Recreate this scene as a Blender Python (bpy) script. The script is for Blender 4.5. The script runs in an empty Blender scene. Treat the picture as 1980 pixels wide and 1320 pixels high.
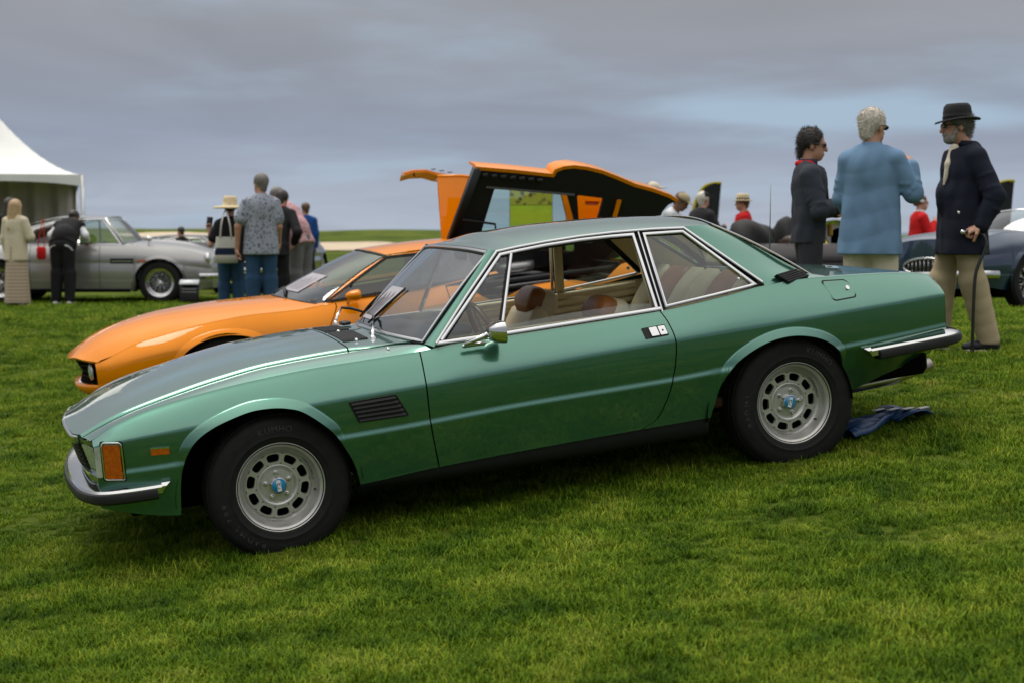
import bpy, bmesh, math, random
import numpy as np
from mathutils import Vector, Matrix

# ------------------------------------------------------------------ camera, sky, sun, exposure
SC = bpy.context.scene
COL = SC.collection
FPX = 3025.0                      # focal length in photo pixels (1980 wide)
HORIZON = 446.0
CAM_Z = 1.48
PITCH = math.atan((660 - HORIZON) / FPX)
cam_data = bpy.data.cameras.new("camera")
cam_data.sensor_width = 36.0
cam_data.lens = FPX / 1980.0 * 36.0
cam_data.clip_start = 0.1
cam_data.clip_end = 20000.0
cam_data.dof.use_dof = True
cam_data.dof.focus_distance = 7.55
cam_data.dof.aperture_fstop = 3.2
cam = bpy.data.objects.new("camera", cam_data)
COL.objects.link(cam)
cam.location = (0, 0, CAM_Z)
cam.rotation_euler = (math.pi / 2 - PITCH, 0, 0)
SC.camera = cam

SUN_EL, SUN_AZ = 66.0, -42.0      # azimuth: degrees clockwise from +Y (behind the cars, to the left)
world = bpy.data.worlds.new("World")
SC.world = world
world.use_nodes = True
wn, wl = world.node_tree.nodes, world.node_tree.links
wn.clear()
def wnode(t, **kw):
    n = wn.new(t)
    for k, v in kw.items():
        setattr(n, k, v)
    return n
def wmath(op, a, b=None, clamp=False):
    n = wn.new('ShaderNodeMath'); n.operation = op; n.use_clamp = clamp
    for i, v in enumerate((a, b)):
        if v is None: continue
        if isinstance(v, (int, float)): n.inputs[i].default_value = v
        else: wl.new(v, n.inputs[i])
    return n.outputs[0]
w_out = wnode('ShaderNodeOutputWorld')
w_bg = wnode('ShaderNodeBackground'); w_bg.inputs['Strength'].default_value = 1.0
w_tc = wnode('ShaderNodeTexCoord')
w_sep = wnode('ShaderNodeSeparateXYZ'); wl.new(w_tc.outputs['Generated'], w_sep.inputs[0])
w_sky = wnode('ShaderNodeTexSky'); w_sky.sky_type = 'NISHITA'; w_sky.sun_disc = False
w_sky.sun_elevation = math.radians(SUN_EL); w_sky.sun_rotation = math.radians(SUN_AZ)
w_sky.air_density = 1.2; w_sky.dust_density = 1.0; w_sky.ozone_density = 2.0
w_skys = wnode('ShaderNodeVectorMath', operation='SCALE'); w_skys.inputs['Scale'].default_value = 0.055
wl.new(w_sky.outputs[0], w_skys.inputs[0])
# cloud deck: brighter overhead, a pale band at the horizon, streaky noise on a flat layer
w_el = wmath('MAXIMUM', w_sep.outputs['Z'], 0.0)
w_ramp = wnode('ShaderNodeValToRGB'); wl.new(w_el, w_ramp.inputs[0])
cr = w_ramp.color_ramp
cr.elements[0].position = 0.0; cr.elements[0].color = (0.300, 0.332, 0.390, 1)
cr.elements[1].position = 1.0; cr.elements[1].color = (1.08, 1.07, 1.03, 1)
for pos, c in ((0.025, (0.282, 0.316, 0.380)), (0.06, (0.215, 0.247, 0.312)), (0.10, (0.214, 0.232, 0.274)), (0.16, (0.232, 0.240, 0.258)), (0.28, (0.252, 0.260, 0.278)), (0.42, (0.40, 0.405, 0.42)), (0.62, (0.86, 0.86, 0.86))):
    e = cr.elements.new(pos); e.color = c + (1,)
w_den = wmath('ADD', w_el, 0.09)
w_px = wmath('DIVIDE', w_sep.outputs['X'], w_den)
w_py = wmath('DIVIDE', w_sep.outputs['Y'], w_den)
w_cmb = wnode('ShaderNodeCombineXYZ'); wl.new(w_px, w_cmb.inputs[0]); wl.new(w_py, w_cmb.inputs[1])
w_map = wnode('ShaderNodeMapping'); w_map.inputs['Scale'].default_value = (0.85, 0.75, 1); w_map.inputs['Rotation'].default_value = (0, 0, 0.30)
w_map.inputs['Location'].default_value = (3.3, 1.7, 0)
wl.new(w_cmb.outputs[0], w_map.inputs[0])
w_n1 = wnode('ShaderNodeTexNoise'); w_n1.inputs['Scale'].default_value = 0.9; w_n1.inputs['Detail'].default_value = 6.0; w_n1.inputs['Roughness'].default_value = 0.52
w_n1.inputs['Distortion'].default_value = 1.0
wl.new(w_map.outputs[0], w_n1.inputs['Vector'])
w_n2 = wnode('ShaderNodeTexNoise'); w_n2.inputs['Scale'].default_value = 0.8; w_n2.inputs['Detail'].default_value = 5.0; w_n2.inputs['Roughness'].default_value = 0.5
wl.new(w_map.outputs[0], w_n2.inputs['Vector'])
w_mr = wnode('ShaderNodeMapRange'); w_mr.inputs[1].default_value = 0.30; w_mr.inputs[2].default_value = 0.70
w_mr.inputs[3].default_value = 0.925; w_mr.inputs[4].default_value = 1.085
wl.new(w_n1.outputs['Fac'], w_mr.inputs[0])
w_cl = wnode('ShaderNodeVectorMath', operation='SCALE'); wl.new(w_ramp.outputs[0], w_cl.inputs[0]); wl.new(w_mr.outputs[0], w_cl.inputs['Scale'])
w_hole = wnode('ShaderNodeMapRange'); w_hole.interpolation_type = 'SMOOTHSTEP'
w_hole.inputs[1].default_value = 0.50; w_hole.inputs[2].default_value = 0.78; w_hole.inputs[3].default_value = 0.0; w_hole.inputs[4].default_value = 0.75
# a thin break in the deck over the sea (azimuth 12 degrees, 4 degrees up), ragged by the noise
w_hy = wmath('MAXIMUM', w_sep.outputs['Y'], 0.05); w_az = wmath('DIVIDE', w_sep.outputs['X'], w_hy); w_e2 = wmath('DIVIDE', w_sep.outputs['Z'], w_hy)
w_d1 = wmath('DIVIDE', wmath('SUBTRACT', w_az, 0.235), 0.19); w_d2 = wmath('DIVIDE', wmath('SUBTRACT', wmath('ADD', w_e2, wmath('MULTIPLY', w_az, 0.02)), 0.078), 0.0090)
w_gs = wmath('POWER', 2.718, wmath('MULTIPLY', wmath('ADD', wmath('MULTIPLY', w_d1, w_d1), wmath('MULTIPLY', w_d2, w_d2)), -1.0))
w_d3 = wmath('DIVIDE', wmath('SUBTRACT', w_az, 0.17), 0.13); w_d4 = wmath('DIVIDE', wmath('SUBTRACT', w_e2, 0.028), 0.008)
w_g2 = wmath('POWER', 2.718, wmath('MULTIPLY', wmath('ADD', wmath('MULTIPLY', w_d3, w_d3), wmath('MULTIPLY', w_d4, w_d4)), -1.0))
w_sum = wmath('ADD', wmath('MULTIPLY', w_gs, 0.34), wmath('MULTIPLY', w_g2, 0.16))
wl.new(wmath('ADD', w_n2.outputs['Fac'], w_sum), w_hole.inputs[0])
w_blue = wnode('ShaderNodeMix'); w_blue.data_type = 'RGBA'; w_blue.inputs[0].default_value = 0.75; w_blue.inputs[7].default_value = (0.30, 0.42, 0.56, 1)
w_mix = wnode('ShaderNodeMix'); w_mix.data_type = 'RGBA'
wl.new(w_hole.outputs[0], w_mix.inputs[0]); wl.new(w_cl.outputs[0], w_mix.inputs[6]); wl.new(w_skys.outputs[0], w_blue.inputs[6]); wl.new(w_blue.outputs[2], w_mix.inputs[7])
wl.new(w_mix.outputs[2], w_bg.inputs['Color']); wl.new(w_bg.outputs[0], w_out.inputs[0])

sun_data = bpy.data.lights.new("sun", 'SUN')
sun_data.energy = 1.5; sun_data.angle = math.radians(30.0); sun_data.color = (1.0, 0.95, 0.87)
sun = bpy.data.objects.new("sun", sun_data); COL.objects.link(sun)
_a, _e = math.radians(SUN_AZ), math.radians(SUN_EL)
_sd = Vector((math.sin(_a) * math.cos(_e), math.cos(_a) * math.cos(_e), math.sin(_e)))
sun.rotation_euler = _sd.to_track_quat('Z', 'Y').to_euler(); sun.location = (0, 0, 30)
SC.view_settings.view_transform = 'Standard'
SC.view_settings.look = 'None'
SC.view_settings.exposure = 0.48
SC.view_settings.gamma = 1.0
SC.view_settings.use_curve_mapping = False
SC.cycles.max_bounces = 8
SC.cycles.transparent_max_bounces = 12
# ------------------------------------------------------------------ helpers
PI = math.pi
rng = np.random.default_rng(7)
def pix_ray(u, v):
    a = (u - 990) / FPX; b = -(v - 660) / FPX
    return np.array([a, math.cos(PITCH) + b * math.sin(PITCH), -math.sin(PITCH) + b * math.cos(PITCH)])
def at_depth(u, v, d):
    r = pix_ray(u, v); return np.array([0, 0, CAM_Z]) + r * (d / r[1])
def sstep(a, b, x):
    t = np.clip((np.asarray(x, float) - a) / (b - a), 0, 1); return t * t * (3 - 2 * t)
def pchip(xs, ys):
    xs = np.array(xs, float); ys = np.array(ys, float)
    if xs[0] > xs[-1]: xs, ys = xs[::-1], ys[::-1]
    h = np.diff(xs); d = np.diff(ys) / h; m = np.zeros(len(xs)); m[0] = d[0]; m[-1] = d[-1]
    for i in range(1, len(xs) - 1):
        if d[i-1] * d[i] > 0:
            w1 = 2*h[i] + h[i-1]; w2 = h[i] + 2*h[i-1]; m[i] = (w1 + w2) / (w1/d[i-1] + w2/d[i])
    def f(x):
        x = np.clip(np.asarray(x, float), xs[0], xs[-1]); i = np.clip(np.searchsorted(xs, x) - 1, 0, len(h) - 1)
        t = (x - xs[i]) / h[i]
        return ((2*t**3 - 3*t**2 + 1)*ys[i] + (t**3 - 2*t**2 + t)*h[i]*m[i] + (-2*t**3 + 3*t**2)*ys[i+1] + (t**3 - t**2)*h[i]*m[i+1])
    return f
def spline(pts, n=None, closed=False, per=8):
    """Catmull-Rom through points"""
    P = np.array(pts, float); N = len(P); out = []
    segs = N if closed else N - 1
    for i in range(segs):
        p1, p2 = P[i], P[(i+1) % N]
        p0 = P[(i-1) % N] if (closed or i > 0) else 2*p1 - p2
        p3 = P[(i+2) % N] if (closed or i + 2 < N) else 2*p2 - p1
        for k in range(per):
            t = k / per
            out.append(0.5*((2*p1) + (p2-p0)*t + (2*p0-5*p1+4*p2-p3)*t*t + (3*p1-p0-3*p2+p3)*t**3))
    if not closed: out.append(P[-1])
    return np.array(out)

MATS = {}
def mat(name, col, rough=0.5, metal=0.0, var=0.06, vscale=12.0, bump=0.0, bscale=200.0, coat=0.0, coat_rough=0.03, spec=0.5, trans=0.0, alpha=1.0, sheen=0.0, emit=None, ior=1.5, sss=0.0):
    if name in MATS: return MATS[name]
    m = bpy.data.materials.new(name); m.use_nodes = True
    nt = m.node_tree; N, L = nt.nodes, nt.links
    p = N['Principled BSDF']
    p.inputs['Roughness'].default_value = rough; p.inputs['Metallic'].default_value = metal
    p.inputs['Coat Weight'].default_value = coat; p.inputs['Coat Roughness'].default_value = coat_rough
    p.inputs['Specular IOR Level'].default_value = spec; p.inputs['Transmission Weight'].default_value = trans
    p.inputs['Alpha'].default_value = alpha; p.inputs['Sheen Weight'].default_value = sheen; p.inputs['IOR'].default_value = ior
    tc = N.new('ShaderNodeTexCoord'); nz = N.new('ShaderNodeTexNoise')
    nz.inputs['Scale'].default_value = vscale; nz.inputs['Detail'].default_value = 4
    L.new(tc.outputs['Object'], nz.inputs['Vector'])
    mr = N.new('ShaderNodeMapRange'); mr.inputs[1].default_value = 0.3; mr.inputs[2].default_value = 0.7
    mr.inputs[3].default_value = 1 - var; mr.inputs[4].default_value = 1 + var
    L.new(nz.outputs['Fac'], mr.inputs[0])
    sc = N.new('ShaderNodeVectorMath'); sc.operation = 'SCALE'; sc.inputs[0].default_value = col[:3]
    L.new(mr.outputs[0], sc.inputs['Scale']); L.new(sc.outputs[0], p.inputs['Base Color'])
    if emit:
        p.inputs['Emission Color'].default_value = tuple(emit[:3]) + (1,); p.inputs['Emission Strength'].default_value = emit[3]
    if bump:
        nb = N.new('ShaderNodeTexNoise'); nb.inputs['Scale'].default_value = bscale; nb.inputs['Detail'].default_value = 3
        L.new(tc.outputs['Object'], nb.inputs['Vector'])
        bp = N.new('ShaderNodeBump'); bp.inputs['Strength'].default_value = bump; bp.inputs['Distance'].default_value = 0.01
        L.new(nb.outputs['Fac'], bp.inputs['Height']); L.new(bp.outputs[0], p.inputs['Normal'])
    MATS[name] = m
    return m
def glass_mat(name, tint=(0.8, 0.9, 0.88), refl_boost=1.0, trans=0.9):
    """thin window glass: clear tinted transmission plus a Fresnel reflection"""
    if name in MATS: return MATS[name]
    m = bpy.data.materials.new(name); m.use_nodes = True
    N, L = m.node_tree.nodes, m.node_tree.links
    N.clear()
    o = N.new('ShaderNodeOutputMaterial'); mx = N.new('ShaderNodeMixShader')
    tr = N.new('ShaderNodeBsdfTransparent'); gl = N.new('ShaderNodeBsdfGlossy'); gl.inputs['Roughness'].default_value = 0.012
    tc = N.new('ShaderNodeTexCoord'); nz = N.new('ShaderNodeTexNoise'); nz.inputs['Scale'].default_value = 3.0; L.new(tc.outputs['Object'], nz.inputs['Vector'])
    cr_ = N.new('ShaderNodeValToRGB'); a = np.array(tint) * trans
    cr_.color_ramp.elements[0].color = tuple(a * 0.97) + (1,); cr_.color_ramp.elements[1].color = tuple(np.minimum(a * 1.03, 1)) + (1,)
    L.new(nz.outputs['Fac'], cr_.inputs[0]); L.new(cr_.outputs[0], tr.inputs['Color'])
    fr = N.new('ShaderNodeFresnel'); fr.inputs['IOR'].default_value = 1.52      # two faces of the pane: 2R/(1+R)
    ad = N.new('ShaderNodeMath'); ad.operation = 'ADD'; ad.inputs[1].default_value = 1.0; L.new(fr.outputs[0], ad.inputs[0])
    dv = N.new('ShaderNodeMath'); dv.operation = 'DIVIDE'; L.new(fr.outputs[0], dv.inputs[0]); L.new(ad.outputs[0], dv.inputs[1])
    mm = N.new('ShaderNodeMath'); mm.operation = 'MULTIPLY'; mm.use_clamp = True; mm.inputs[1].default_value = 2.0*refl_boost; L.new(dv.outputs[0], mm.inputs[0])
    L.new(mm.outputs[0], mx.inputs[0]); L.new(tr.outputs[0], mx.inputs[1]); L.new(gl.outputs[0], mx.inputs[2]); L.new(mx.outputs[0], o.inputs[0])
    MATS[name] = m
    return m

def empty(name, loc=(0, 0, 0), rot=None, parent=None):
    o = bpy.data.objects.new(name, None); COL.objects.link(o)
    o.empty_display_size = 0.2
    o.location = loc
    if rot is not None: o.rotation_euler = rot
    if parent: o.parent = parent
    return o
def tag(o, label=None, cat=None, group=None, kind=None):
    if label: o['label'] = label
    if cat: o['category'] = cat
    if group: o['group'] = group
    if kind: o['kind'] = kind
    return o
def mesh(name, V, F, m, parent=None, smooth=True, normals=None, mi=None):
    me = bpy.data.meshes.new(name)
    me.from_pydata([tuple(map(float, v)) for v in V], [], [tuple(map(int, f)) for f in F])
    ms = m if isinstance(m, (list, tuple)) else [m]
    for q in ms: me.materials.append(q)
    if mi is not None: me.polygons.foreach_set('material_index', np.array(mi, np.int32))
    if smooth: me.polygons.foreach_set('use_smooth', np.ones(len(me.polygons), bool))
    me.update()
    if normals is not None:
        me.normals_split_custom_set_from_vertices([tuple(map(float, n)) for n in normals])
    o = bpy.data.objects.new(name, me); COL.objects.link(o)
    if parent: o.parent = parent
    return o
def sharp(o, deg=35):
    """smooth shading split at edges sharper than deg"""
    me = o.data; bm = bmesh.new(); bm.from_mesh(me)
    for e in bm.edges:
        if len(e.link_faces) == 2 and e.calc_face_angle(0) > math.radians(deg): e.smooth = False
    bm.to_mesh(me); bm.free(); return o
class MB:
    """collects shapes into one mesh"""
    def __init__(s): s.V = []; s.F = []
    def add(s, V, F):
        b = len(s.V); s.V += [tuple(v) for v in V]; s.F += [tuple(i + b for i in f) for f in F]; return s
    def build(s, name, m, parent=None, smooth=True, deg=35):
        o = mesh(name, s.V, s.F, m, parent, smooth)
        if smooth and deg: sharp(o, deg)
        return o
def grid_faces(nu, nv, flip=False, closeu=False, closev=False):
    F = []
    for i in range(nu if closeu else nu - 1):
        for j in range(nv if closev else nv - 1):
            a, b = i*nv + j, ((i+1) % nu)*nv + j; c, d = ((i+1) % nu)*nv + (j+1) % nv, i*nv + (j+1) % nv
            F.append((a, d, c, b) if flip else (a, b, c, d))
    return F
def box(cx, cy, cz, sx, sy, sz, rot=None, bev=0.0, taper=1.0):
    """box (centre, full sizes), optional bevelled edges, optional 3x3 rotation"""
    h = np.array([sx, sy, sz]) / 2; b = min(bev, h.min() * 0.95)
    if b <= 0:
        V = np.array([(x, y, z) for z in (-1, 1) for y in (-1, 1) for x in (-1, 1)], float) * h
        F = [(0,2,3,1), (4,5,7,6), (0,1,5,4), (2,6,7,3), (0,4,6,2), (1,3,7,5)]
    else:
        V = []; idx = {}
        for sx_ in (-1, 1):
            for sy_ in (-1, 1):
                for sz_ in (-1, 1):
                    for ax in range(3):
                        p = [sx_*(h[0]-b), sy_*(h[1]-b), sz_*(h[2]-b)]; p[ax] = (sx_, sy_, sz_)[ax]*h[ax]
                        idx[(sx_, sy_, sz_, ax)] = len(V); V.append(p)
        F = []
        for ax in range(3):
            o1, o2 = [(1, 2), (2, 0), (0, 1)][ax]
            for s in (-1, 1):
                q = []
                for a, c in ((-1, -1), (1, -1), (1, 1), (-1, 1)):
                    k = [0, 0, 0]; k[ax] = s; k[o1] = a; k[o2] = c; q.append(idx[tuple(k) + (ax,)])
                F.append(tuple(q) if s > 0 else tuple(q[::-1]))
        for ax in range(3):
            o1, o2 = [(1, 2), (2, 0), (0, 1)][ax]
            for a in (-1, 1):
                for c in (-1, 1):
                    q = []
                    for s, oo in ((-1, o1), (1, o1), (1, o2), (-1, o2)):
                        k = [0, 0, 0]; k[ax] = s; k[o1] = a; k[o2] = c; q.append(idx[tuple(k) + (oo,)])
                    F.append(tuple(q) if a*c < 0 else tuple(q[::-1]))
        for sx_ in (-1, 1):
            for sy_ in (-1, 1):
                for sz_ in (-1, 1):
                    q = [idx[(sx_, sy_, sz_, ax)] for ax in range(3)]
                    F.append(tuple(q) if sx_*sy_*sz_ > 0 else tuple(q[::-1]))
        V = np.array(V)
    if taper != 1.0:
        t = (V[:, 2] / h[2] + 1) / 2; s_ = 1 + (taper - 1) * t; V = V * np.stack([s_, s_, np.ones_like(s_)], 1)
    if rot is not None: V = V @ np.array(rot).T
    return V + np.array([cx, cy, cz]), F
def rotm(ax=0, ay=0, az=0):
    return np.array(Matrix.Rotation(az, 3, 'Z') @ Matrix.Rotation(ay, 3, 'Y') @ Matrix.Rotation(ax, 3, 'X'))
def frames(P, closed=False, ref=(0, 0, 1)):
    P = np.array(P, float); n = len(P)
    T = np.zeros_like(P)
    for i in range(n):
        a = P[(i-1) % n] if (closed or i > 0) else P[i]; b = P[(i+1) % n] if (closed or i < n-1) else P[i]
        T[i] = (b - a) / max(1e-9, np.linalg.norm(b - a))
    return P, T
def tube(P, r, seg=8, closed=False, caps=True):
    P, T = frames(P, closed); n = len(P); r = np.broadcast_to(np.array(r, float), (n,))
    ref = np.array([0, 0, 1.0]) if abs(T[0][2]) < 0.9 else np.array([1.0, 0, 0])
    u = np.cross(T[0], ref); u /= np.linalg.norm(u)
    V = []
    for i in range(n):
        u = u - T[i] * (u @ T[i]); u /= max(1e-9, np.linalg.norm(u)); w = np.cross(T[i], u)
        for k in range(seg):
            a = 2*PI*k/seg; V.append(P[i] + r[i]*(math.cos(a)*u + math.sin(a)*w))
    F = grid_faces(n, seg, closeu=closed, closev=True)
    if caps and not closed:
        F.append(tuple(range(seg))); F.append(tuple(range(n*seg - 1, (n-1)*seg - 1, -1)))
    return np.array(V), F
def sweep(P, prof, nrm, closed=False, caps=True):
    """sweep closed profile [(a,b)...] along P; b along the normal(s), a along normal x tangent; mitred"""
    P = np.array(P, float); n = len(P); k = len(prof)
    nrm = np.broadcast_to(np.array(nrm, float), (n, 3)); V = []
    for i in range(n):
        pa = P[(i-1) % n] if (closed or i > 0) else None; pb = P[(i+1) % n] if (closed or i < n-1) else None
        t1 = (P[i]-pa) if pa is not None else (pb - P[i]); t2 = (pb-P[i]) if pb is not None else (P[i]-pa)
        t1 = t1/max(1e-9, np.linalg.norm(t1)); t2 = t2/max(1e-9, np.linalg.norm(t2)); t = t1 + t2; t /= max(1e-9, np.linalg.norm(t))
        nn = nrm[i] - t*(nrm[i] @ t); nn /= np.linalg.norm(nn); s = np.cross(nn, t)
        mit = min(2.5, 1/max(0.3, math.sqrt(max(0, (1 + t1 @ t2)/2))))
        for a, b in prof: V.append(P[i] + s*a*mit + nn*b)
    F = grid_faces(n, k, closeu=closed, closev=True)
    if caps and not closed:
        F.append(tuple(range(k-1, -1, -1))); F.append(tuple(range((n-1)*k, n*k)))
    return np.array(V), F
def rect_prof(w, h, r=0.0, z0=0.0):
    """rectangle w wide, from z0 to z0+h, rounded on top"""
    if r <= 0: return [(-w/2, z0), (w/2, z0), (w/2, z0+h), (-w/2, z0+h)]
    r = min(r, w/2, h)
    return [(-w/2, z0), (w/2, z0), (w/2, z0+h-r), (w/2-r*0.3, z0+h-r*0.3), (w/2-r, z0+h), (-w/2+r, z0+h), (-w/2+r*0.3, z0+h-r*0.3), (-w/2, z0+h-r)]
def lathe(prof, seg=48, axis='y', c=(0, 0, 0), closed=False):
    """prof: list of (radius, offset along axis)"""
    V = []
    for r, o in prof:
        for k in range(seg):
            a = 2*PI*k/seg
            if axis == 'y': V.append((c[0] + r*math.cos(a), c[1] + o, c[2] + r*math.sin(a)))
            elif axis == 'z': V.append((c[0] + r*math.cos(a), c[1] + r*math.sin(a), c[2] + o))
            else: V.append((c[0] + o, c[1] + r*math.cos(a), c[2] + r*math.sin(a)))
    return np.array(V), grid_faces(len(prof), seg, closeu=closed, closev=True)
def offset2(poly, d):
    """offset a closed 2D polygon inwards (d>0) with mitres"""
    P = np.array(poly, float); n = len(P); out = []
    area = 0.5*sum(P[i][0]*P[(i+1) % n][1] - P[(i+1) % n][0]*P[i][1] for i in range(n)); sg = 1 if area > 0 else -1
    for i in range(n):
        e1 = P[i]-P[i-1]; e2 = P[(i+1) % n]-P[i]; e1 /= np.linalg.norm(e1); e2 /= np.linalg.norm(e2)
        n1 = np.array([-e1[1], e1[0]])*sg; n2 = np.array([-e2[1], e2[0]])*sg; b = n1 + n2; b /= max(1e-9, b @ b) / 2
        out.append(P[i] + b*d)
    return np.array(out)
def rounded(poly, r, seg=5):
    """round the corners of a 2D polygon"""
    P = np.array(poly, float); n = len(P); out = []
    for i in range(n):
        a, b, c = P[i-1], P[i], P[(i+1) % n]; l1 = np.linalg.norm(a-b); l2 = np.linalg.norm(c-b); q = min(r, l1*0.45, l2*0.45)
        p1 = b + (a-b)/l1*q; p2 = b + (c-b)/l2*q
        for k in range(seg + 1):
            t = k/seg; out.append((1-t)**2*p1 + 2*t*(1-t)*b + t*t*p2)
    return np.array(out)
def slab(poly2, f, t0, t1):
    """closed slab over a 2D polygon; f(p, h) maps 2D point and height to 3D"""
    n = len(poly2); V = [f(p, t1) for p in poly2] + [f(p, t0) for p in poly2]
    F = [tuple(range(n)), tuple(range(2*n-1, n-1, -1))] + [(i, i + n, (i+1) % n + n, (i+1) % n) for i in range(n)]
    return np.array(V), F
def fix_normals(o):
    bm = bmesh.new(); bm.from_mesh(o.data); bmesh.ops.recalc_face_normals(bm, faces=bm.faces); bm.to_mesh(o.data); bm.free(); return o
TEXT_CACHE = {}
def join_text(txt, size, name='text', extrude=0.0005, spacing=1.0):
    """returns verts, faces of flat lettering centred on the origin in XY (cached per letter)"""
    key = (txt, extrude, spacing)
    if key in TEXT_CACHE: V, F = TEXT_CACHE[key]; return V*np.array([size, size, 1]), F
    cu = bpy.data.curves.new(name, 'FONT'); cu.body = txt; cu.size = 1.0; cu.extrude = extrude; cu.align_x = 'CENTER'; cu.align_y = 'CENTER'; cu.space_character = spacing; cu.resolution_u = 3
    ob = bpy.data.objects.new(name, cu); COL.objects.link(ob)
    dg = bpy.context.evaluated_depsgraph_get(); dg.update()
    me = bpy.data.meshes.new_from_object(ob.evaluated_get(dg))
    V = np.array([v.co[:] for v in me.vertices]) if len(me.vertices) else np.zeros((0, 3)); F = [tuple(p.vertices) for p in me.polygons]
    bpy.data.objects.remove(ob); bpy.data.curves.remove(cu); bpy.data.meshes.remove(me)
    TEXT_CACHE[key] = (V, F)
    return V*np.array([size, size, 1]), F
# ------------------------------------------------------------------ terrain, lawn, sea
GX, GY = 0.1088, 0.0453           # slope of the lawn under the parked cars
def vnoise(x, y, s, seed=0):
    """smooth value noise, 0..1"""
    r = np.random.default_rng(seed).random((64, 64)); x = np.asarray(x)*s; y = np.asarray(y)*s
    xi, yi = np.floor(x).astype(int), np.floor(y).astype(int); fx, fy = x - xi, y - yi; fx = fx*fx*(3-2*fx); fy = fy*fy*(3-2*fy)
    a, b, c, d = r[xi % 64, yi % 64], r[(xi+1) % 64, yi % 64], r[xi % 64, (yi+1) % 64], r[(xi+1) % 64, (yi+1) % 64]
    return (a*(1-fx)+b*fx)*(1-fy) + (c*(1-fx)+d*fx)*fy
def ground_z(x, y):
    x = np.asarray(x, float); y = np.asarray(y, float)
    p = GX*(x + 1.268) + GY*(y - 7.881)
    hi = 0.42 + 0.25*(1 - np.exp(-np.maximum(p - 0.42, 0)/0.25)); lo = -0.45 - 0.5*(1 - np.exp(-np.maximum(-0.45 - p, 0)/0.5))
    s = np.where(p > 0.42, hi, np.where(p < -0.45, lo, p))
    s = s + 0.042
    w = sstep(14, 23, y)
    far = 0.33 + 0.02*np.sin(x*0.05)
    h = s*(1 - w) + far*w
    ridge = sstep(46, 68, y)*(1.20 - 0.35*sstep(-6, 12, x) + 0.05*np.sin(x*0.31 + 1) + 0.03*np.sin(x*0.83))
    h = h + ridge - sstep(80, 150, y)*1.0
    h = h - sstep(150, 200, y)*22
    bump = (vnoise(x, y, 0.9, 3) - 0.5)*0.02*(1 - sstep(12, 20, y))*sstep(0.5, 2, np.hypot(x - 0.2, y - 8.2) - 2.0)
    return h + bump
def build_ground():
    xs = np.unique(np.concatenate([np.linspace(-400, -40, 30), np.linspace(-40, -8, 40), np.linspace(-8, 8, 129), np.linspace(8, 40, 40), np.linspace(40, 400, 30)]))
    ys = np.unique(np.concatenate([np.linspace(-300, -10, 24), np.linspace(-10, 3, 20), np.linspace(3, 18, 121), np.linspace(18, 90, 110), np.linspace(90, 220, 40)]))
    X, Y = np.meshgrid(xs, ys, indexing='ij'); Z = ground_z(X, Y)
    m = bpy.data.materials.new('lawn'); m.use_nodes = True
    N, L = m.node_tree.nodes, m.node_tree.links; p = N['Principled BSDF']; p.inputs['Roughness'].default_value = 0.9; p.inputs['Specular IOR Level'].default_value = 0.1
    ge = N.new('ShaderNodeNewGeometry'); cols = []
    n1 = N.new('ShaderNodeTexNoise'); n1.inputs['Scale'].default_value = 0.55; n1.inputs['Detail'].default_value = 8; n1.inputs['Roughness'].default_value = 0.65
    n2 = N.new('ShaderNodeTexNoise'); n2.inputs['Scale'].default_value = 38; n2.inputs['Detail'].default_value = 5; n2.inputs['Roughness'].default_value = 0.7
    for n in (n1, n2): L.new(ge.outputs['Position'], n.inputs['Vector'])
    r1 = N.new('ShaderNodeValToRGB'); L.new(n1.outputs['Fac'], r1.inputs[0])
    e = r1.color_ramp.elements; e[0].position = 0.30; e[0].color = (0.034, 0.058, 0.005, 1); e[1].position = 0.72; e[1].color = (0.140, 0.160, 0.018, 1)
    e = r1.color_ramp.elements.new(0.5); e.color = (0.078, 0.110, 0.009, 1)
    mr = N.new('ShaderNodeMapRange'); mr.inputs[1].default_value = 0.25; mr.inputs[2].default_value = 0.75; mr.inputs[3].default_value = 0.45; mr.inputs[4].default_value = 1.5
    L.new(n2.outputs['Fac'], mr.inputs[0])
    sc = N.new('ShaderNodeVectorMath'); sc.operation = 'SCALE'; L.new(r1.outputs[0], sc.inputs[0]); L.new(mr.outputs[0], sc.inputs['Scale']); L.new(sc.outputs[0], p.inputs['Base Color'])
    bp = N.new('ShaderNodeBump'); bp.inputs['Strength'].default_value = 0.8; bp.inputs['Distance'].default_value = 0.03; L.new(n2.outputs['Fac'], bp.inputs['Height']); L.new(bp.outputs[0], p.inputs['Normal'])
    o = mesh('lawn', np.stack([X.ravel(), Y.ravel(), Z.ravel()], 1), grid_faces(len(xs), len(ys)), m)
    tag(o, 'mown green lawn of the show field sloping up to the right', kind='structure')
build_ground()

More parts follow.
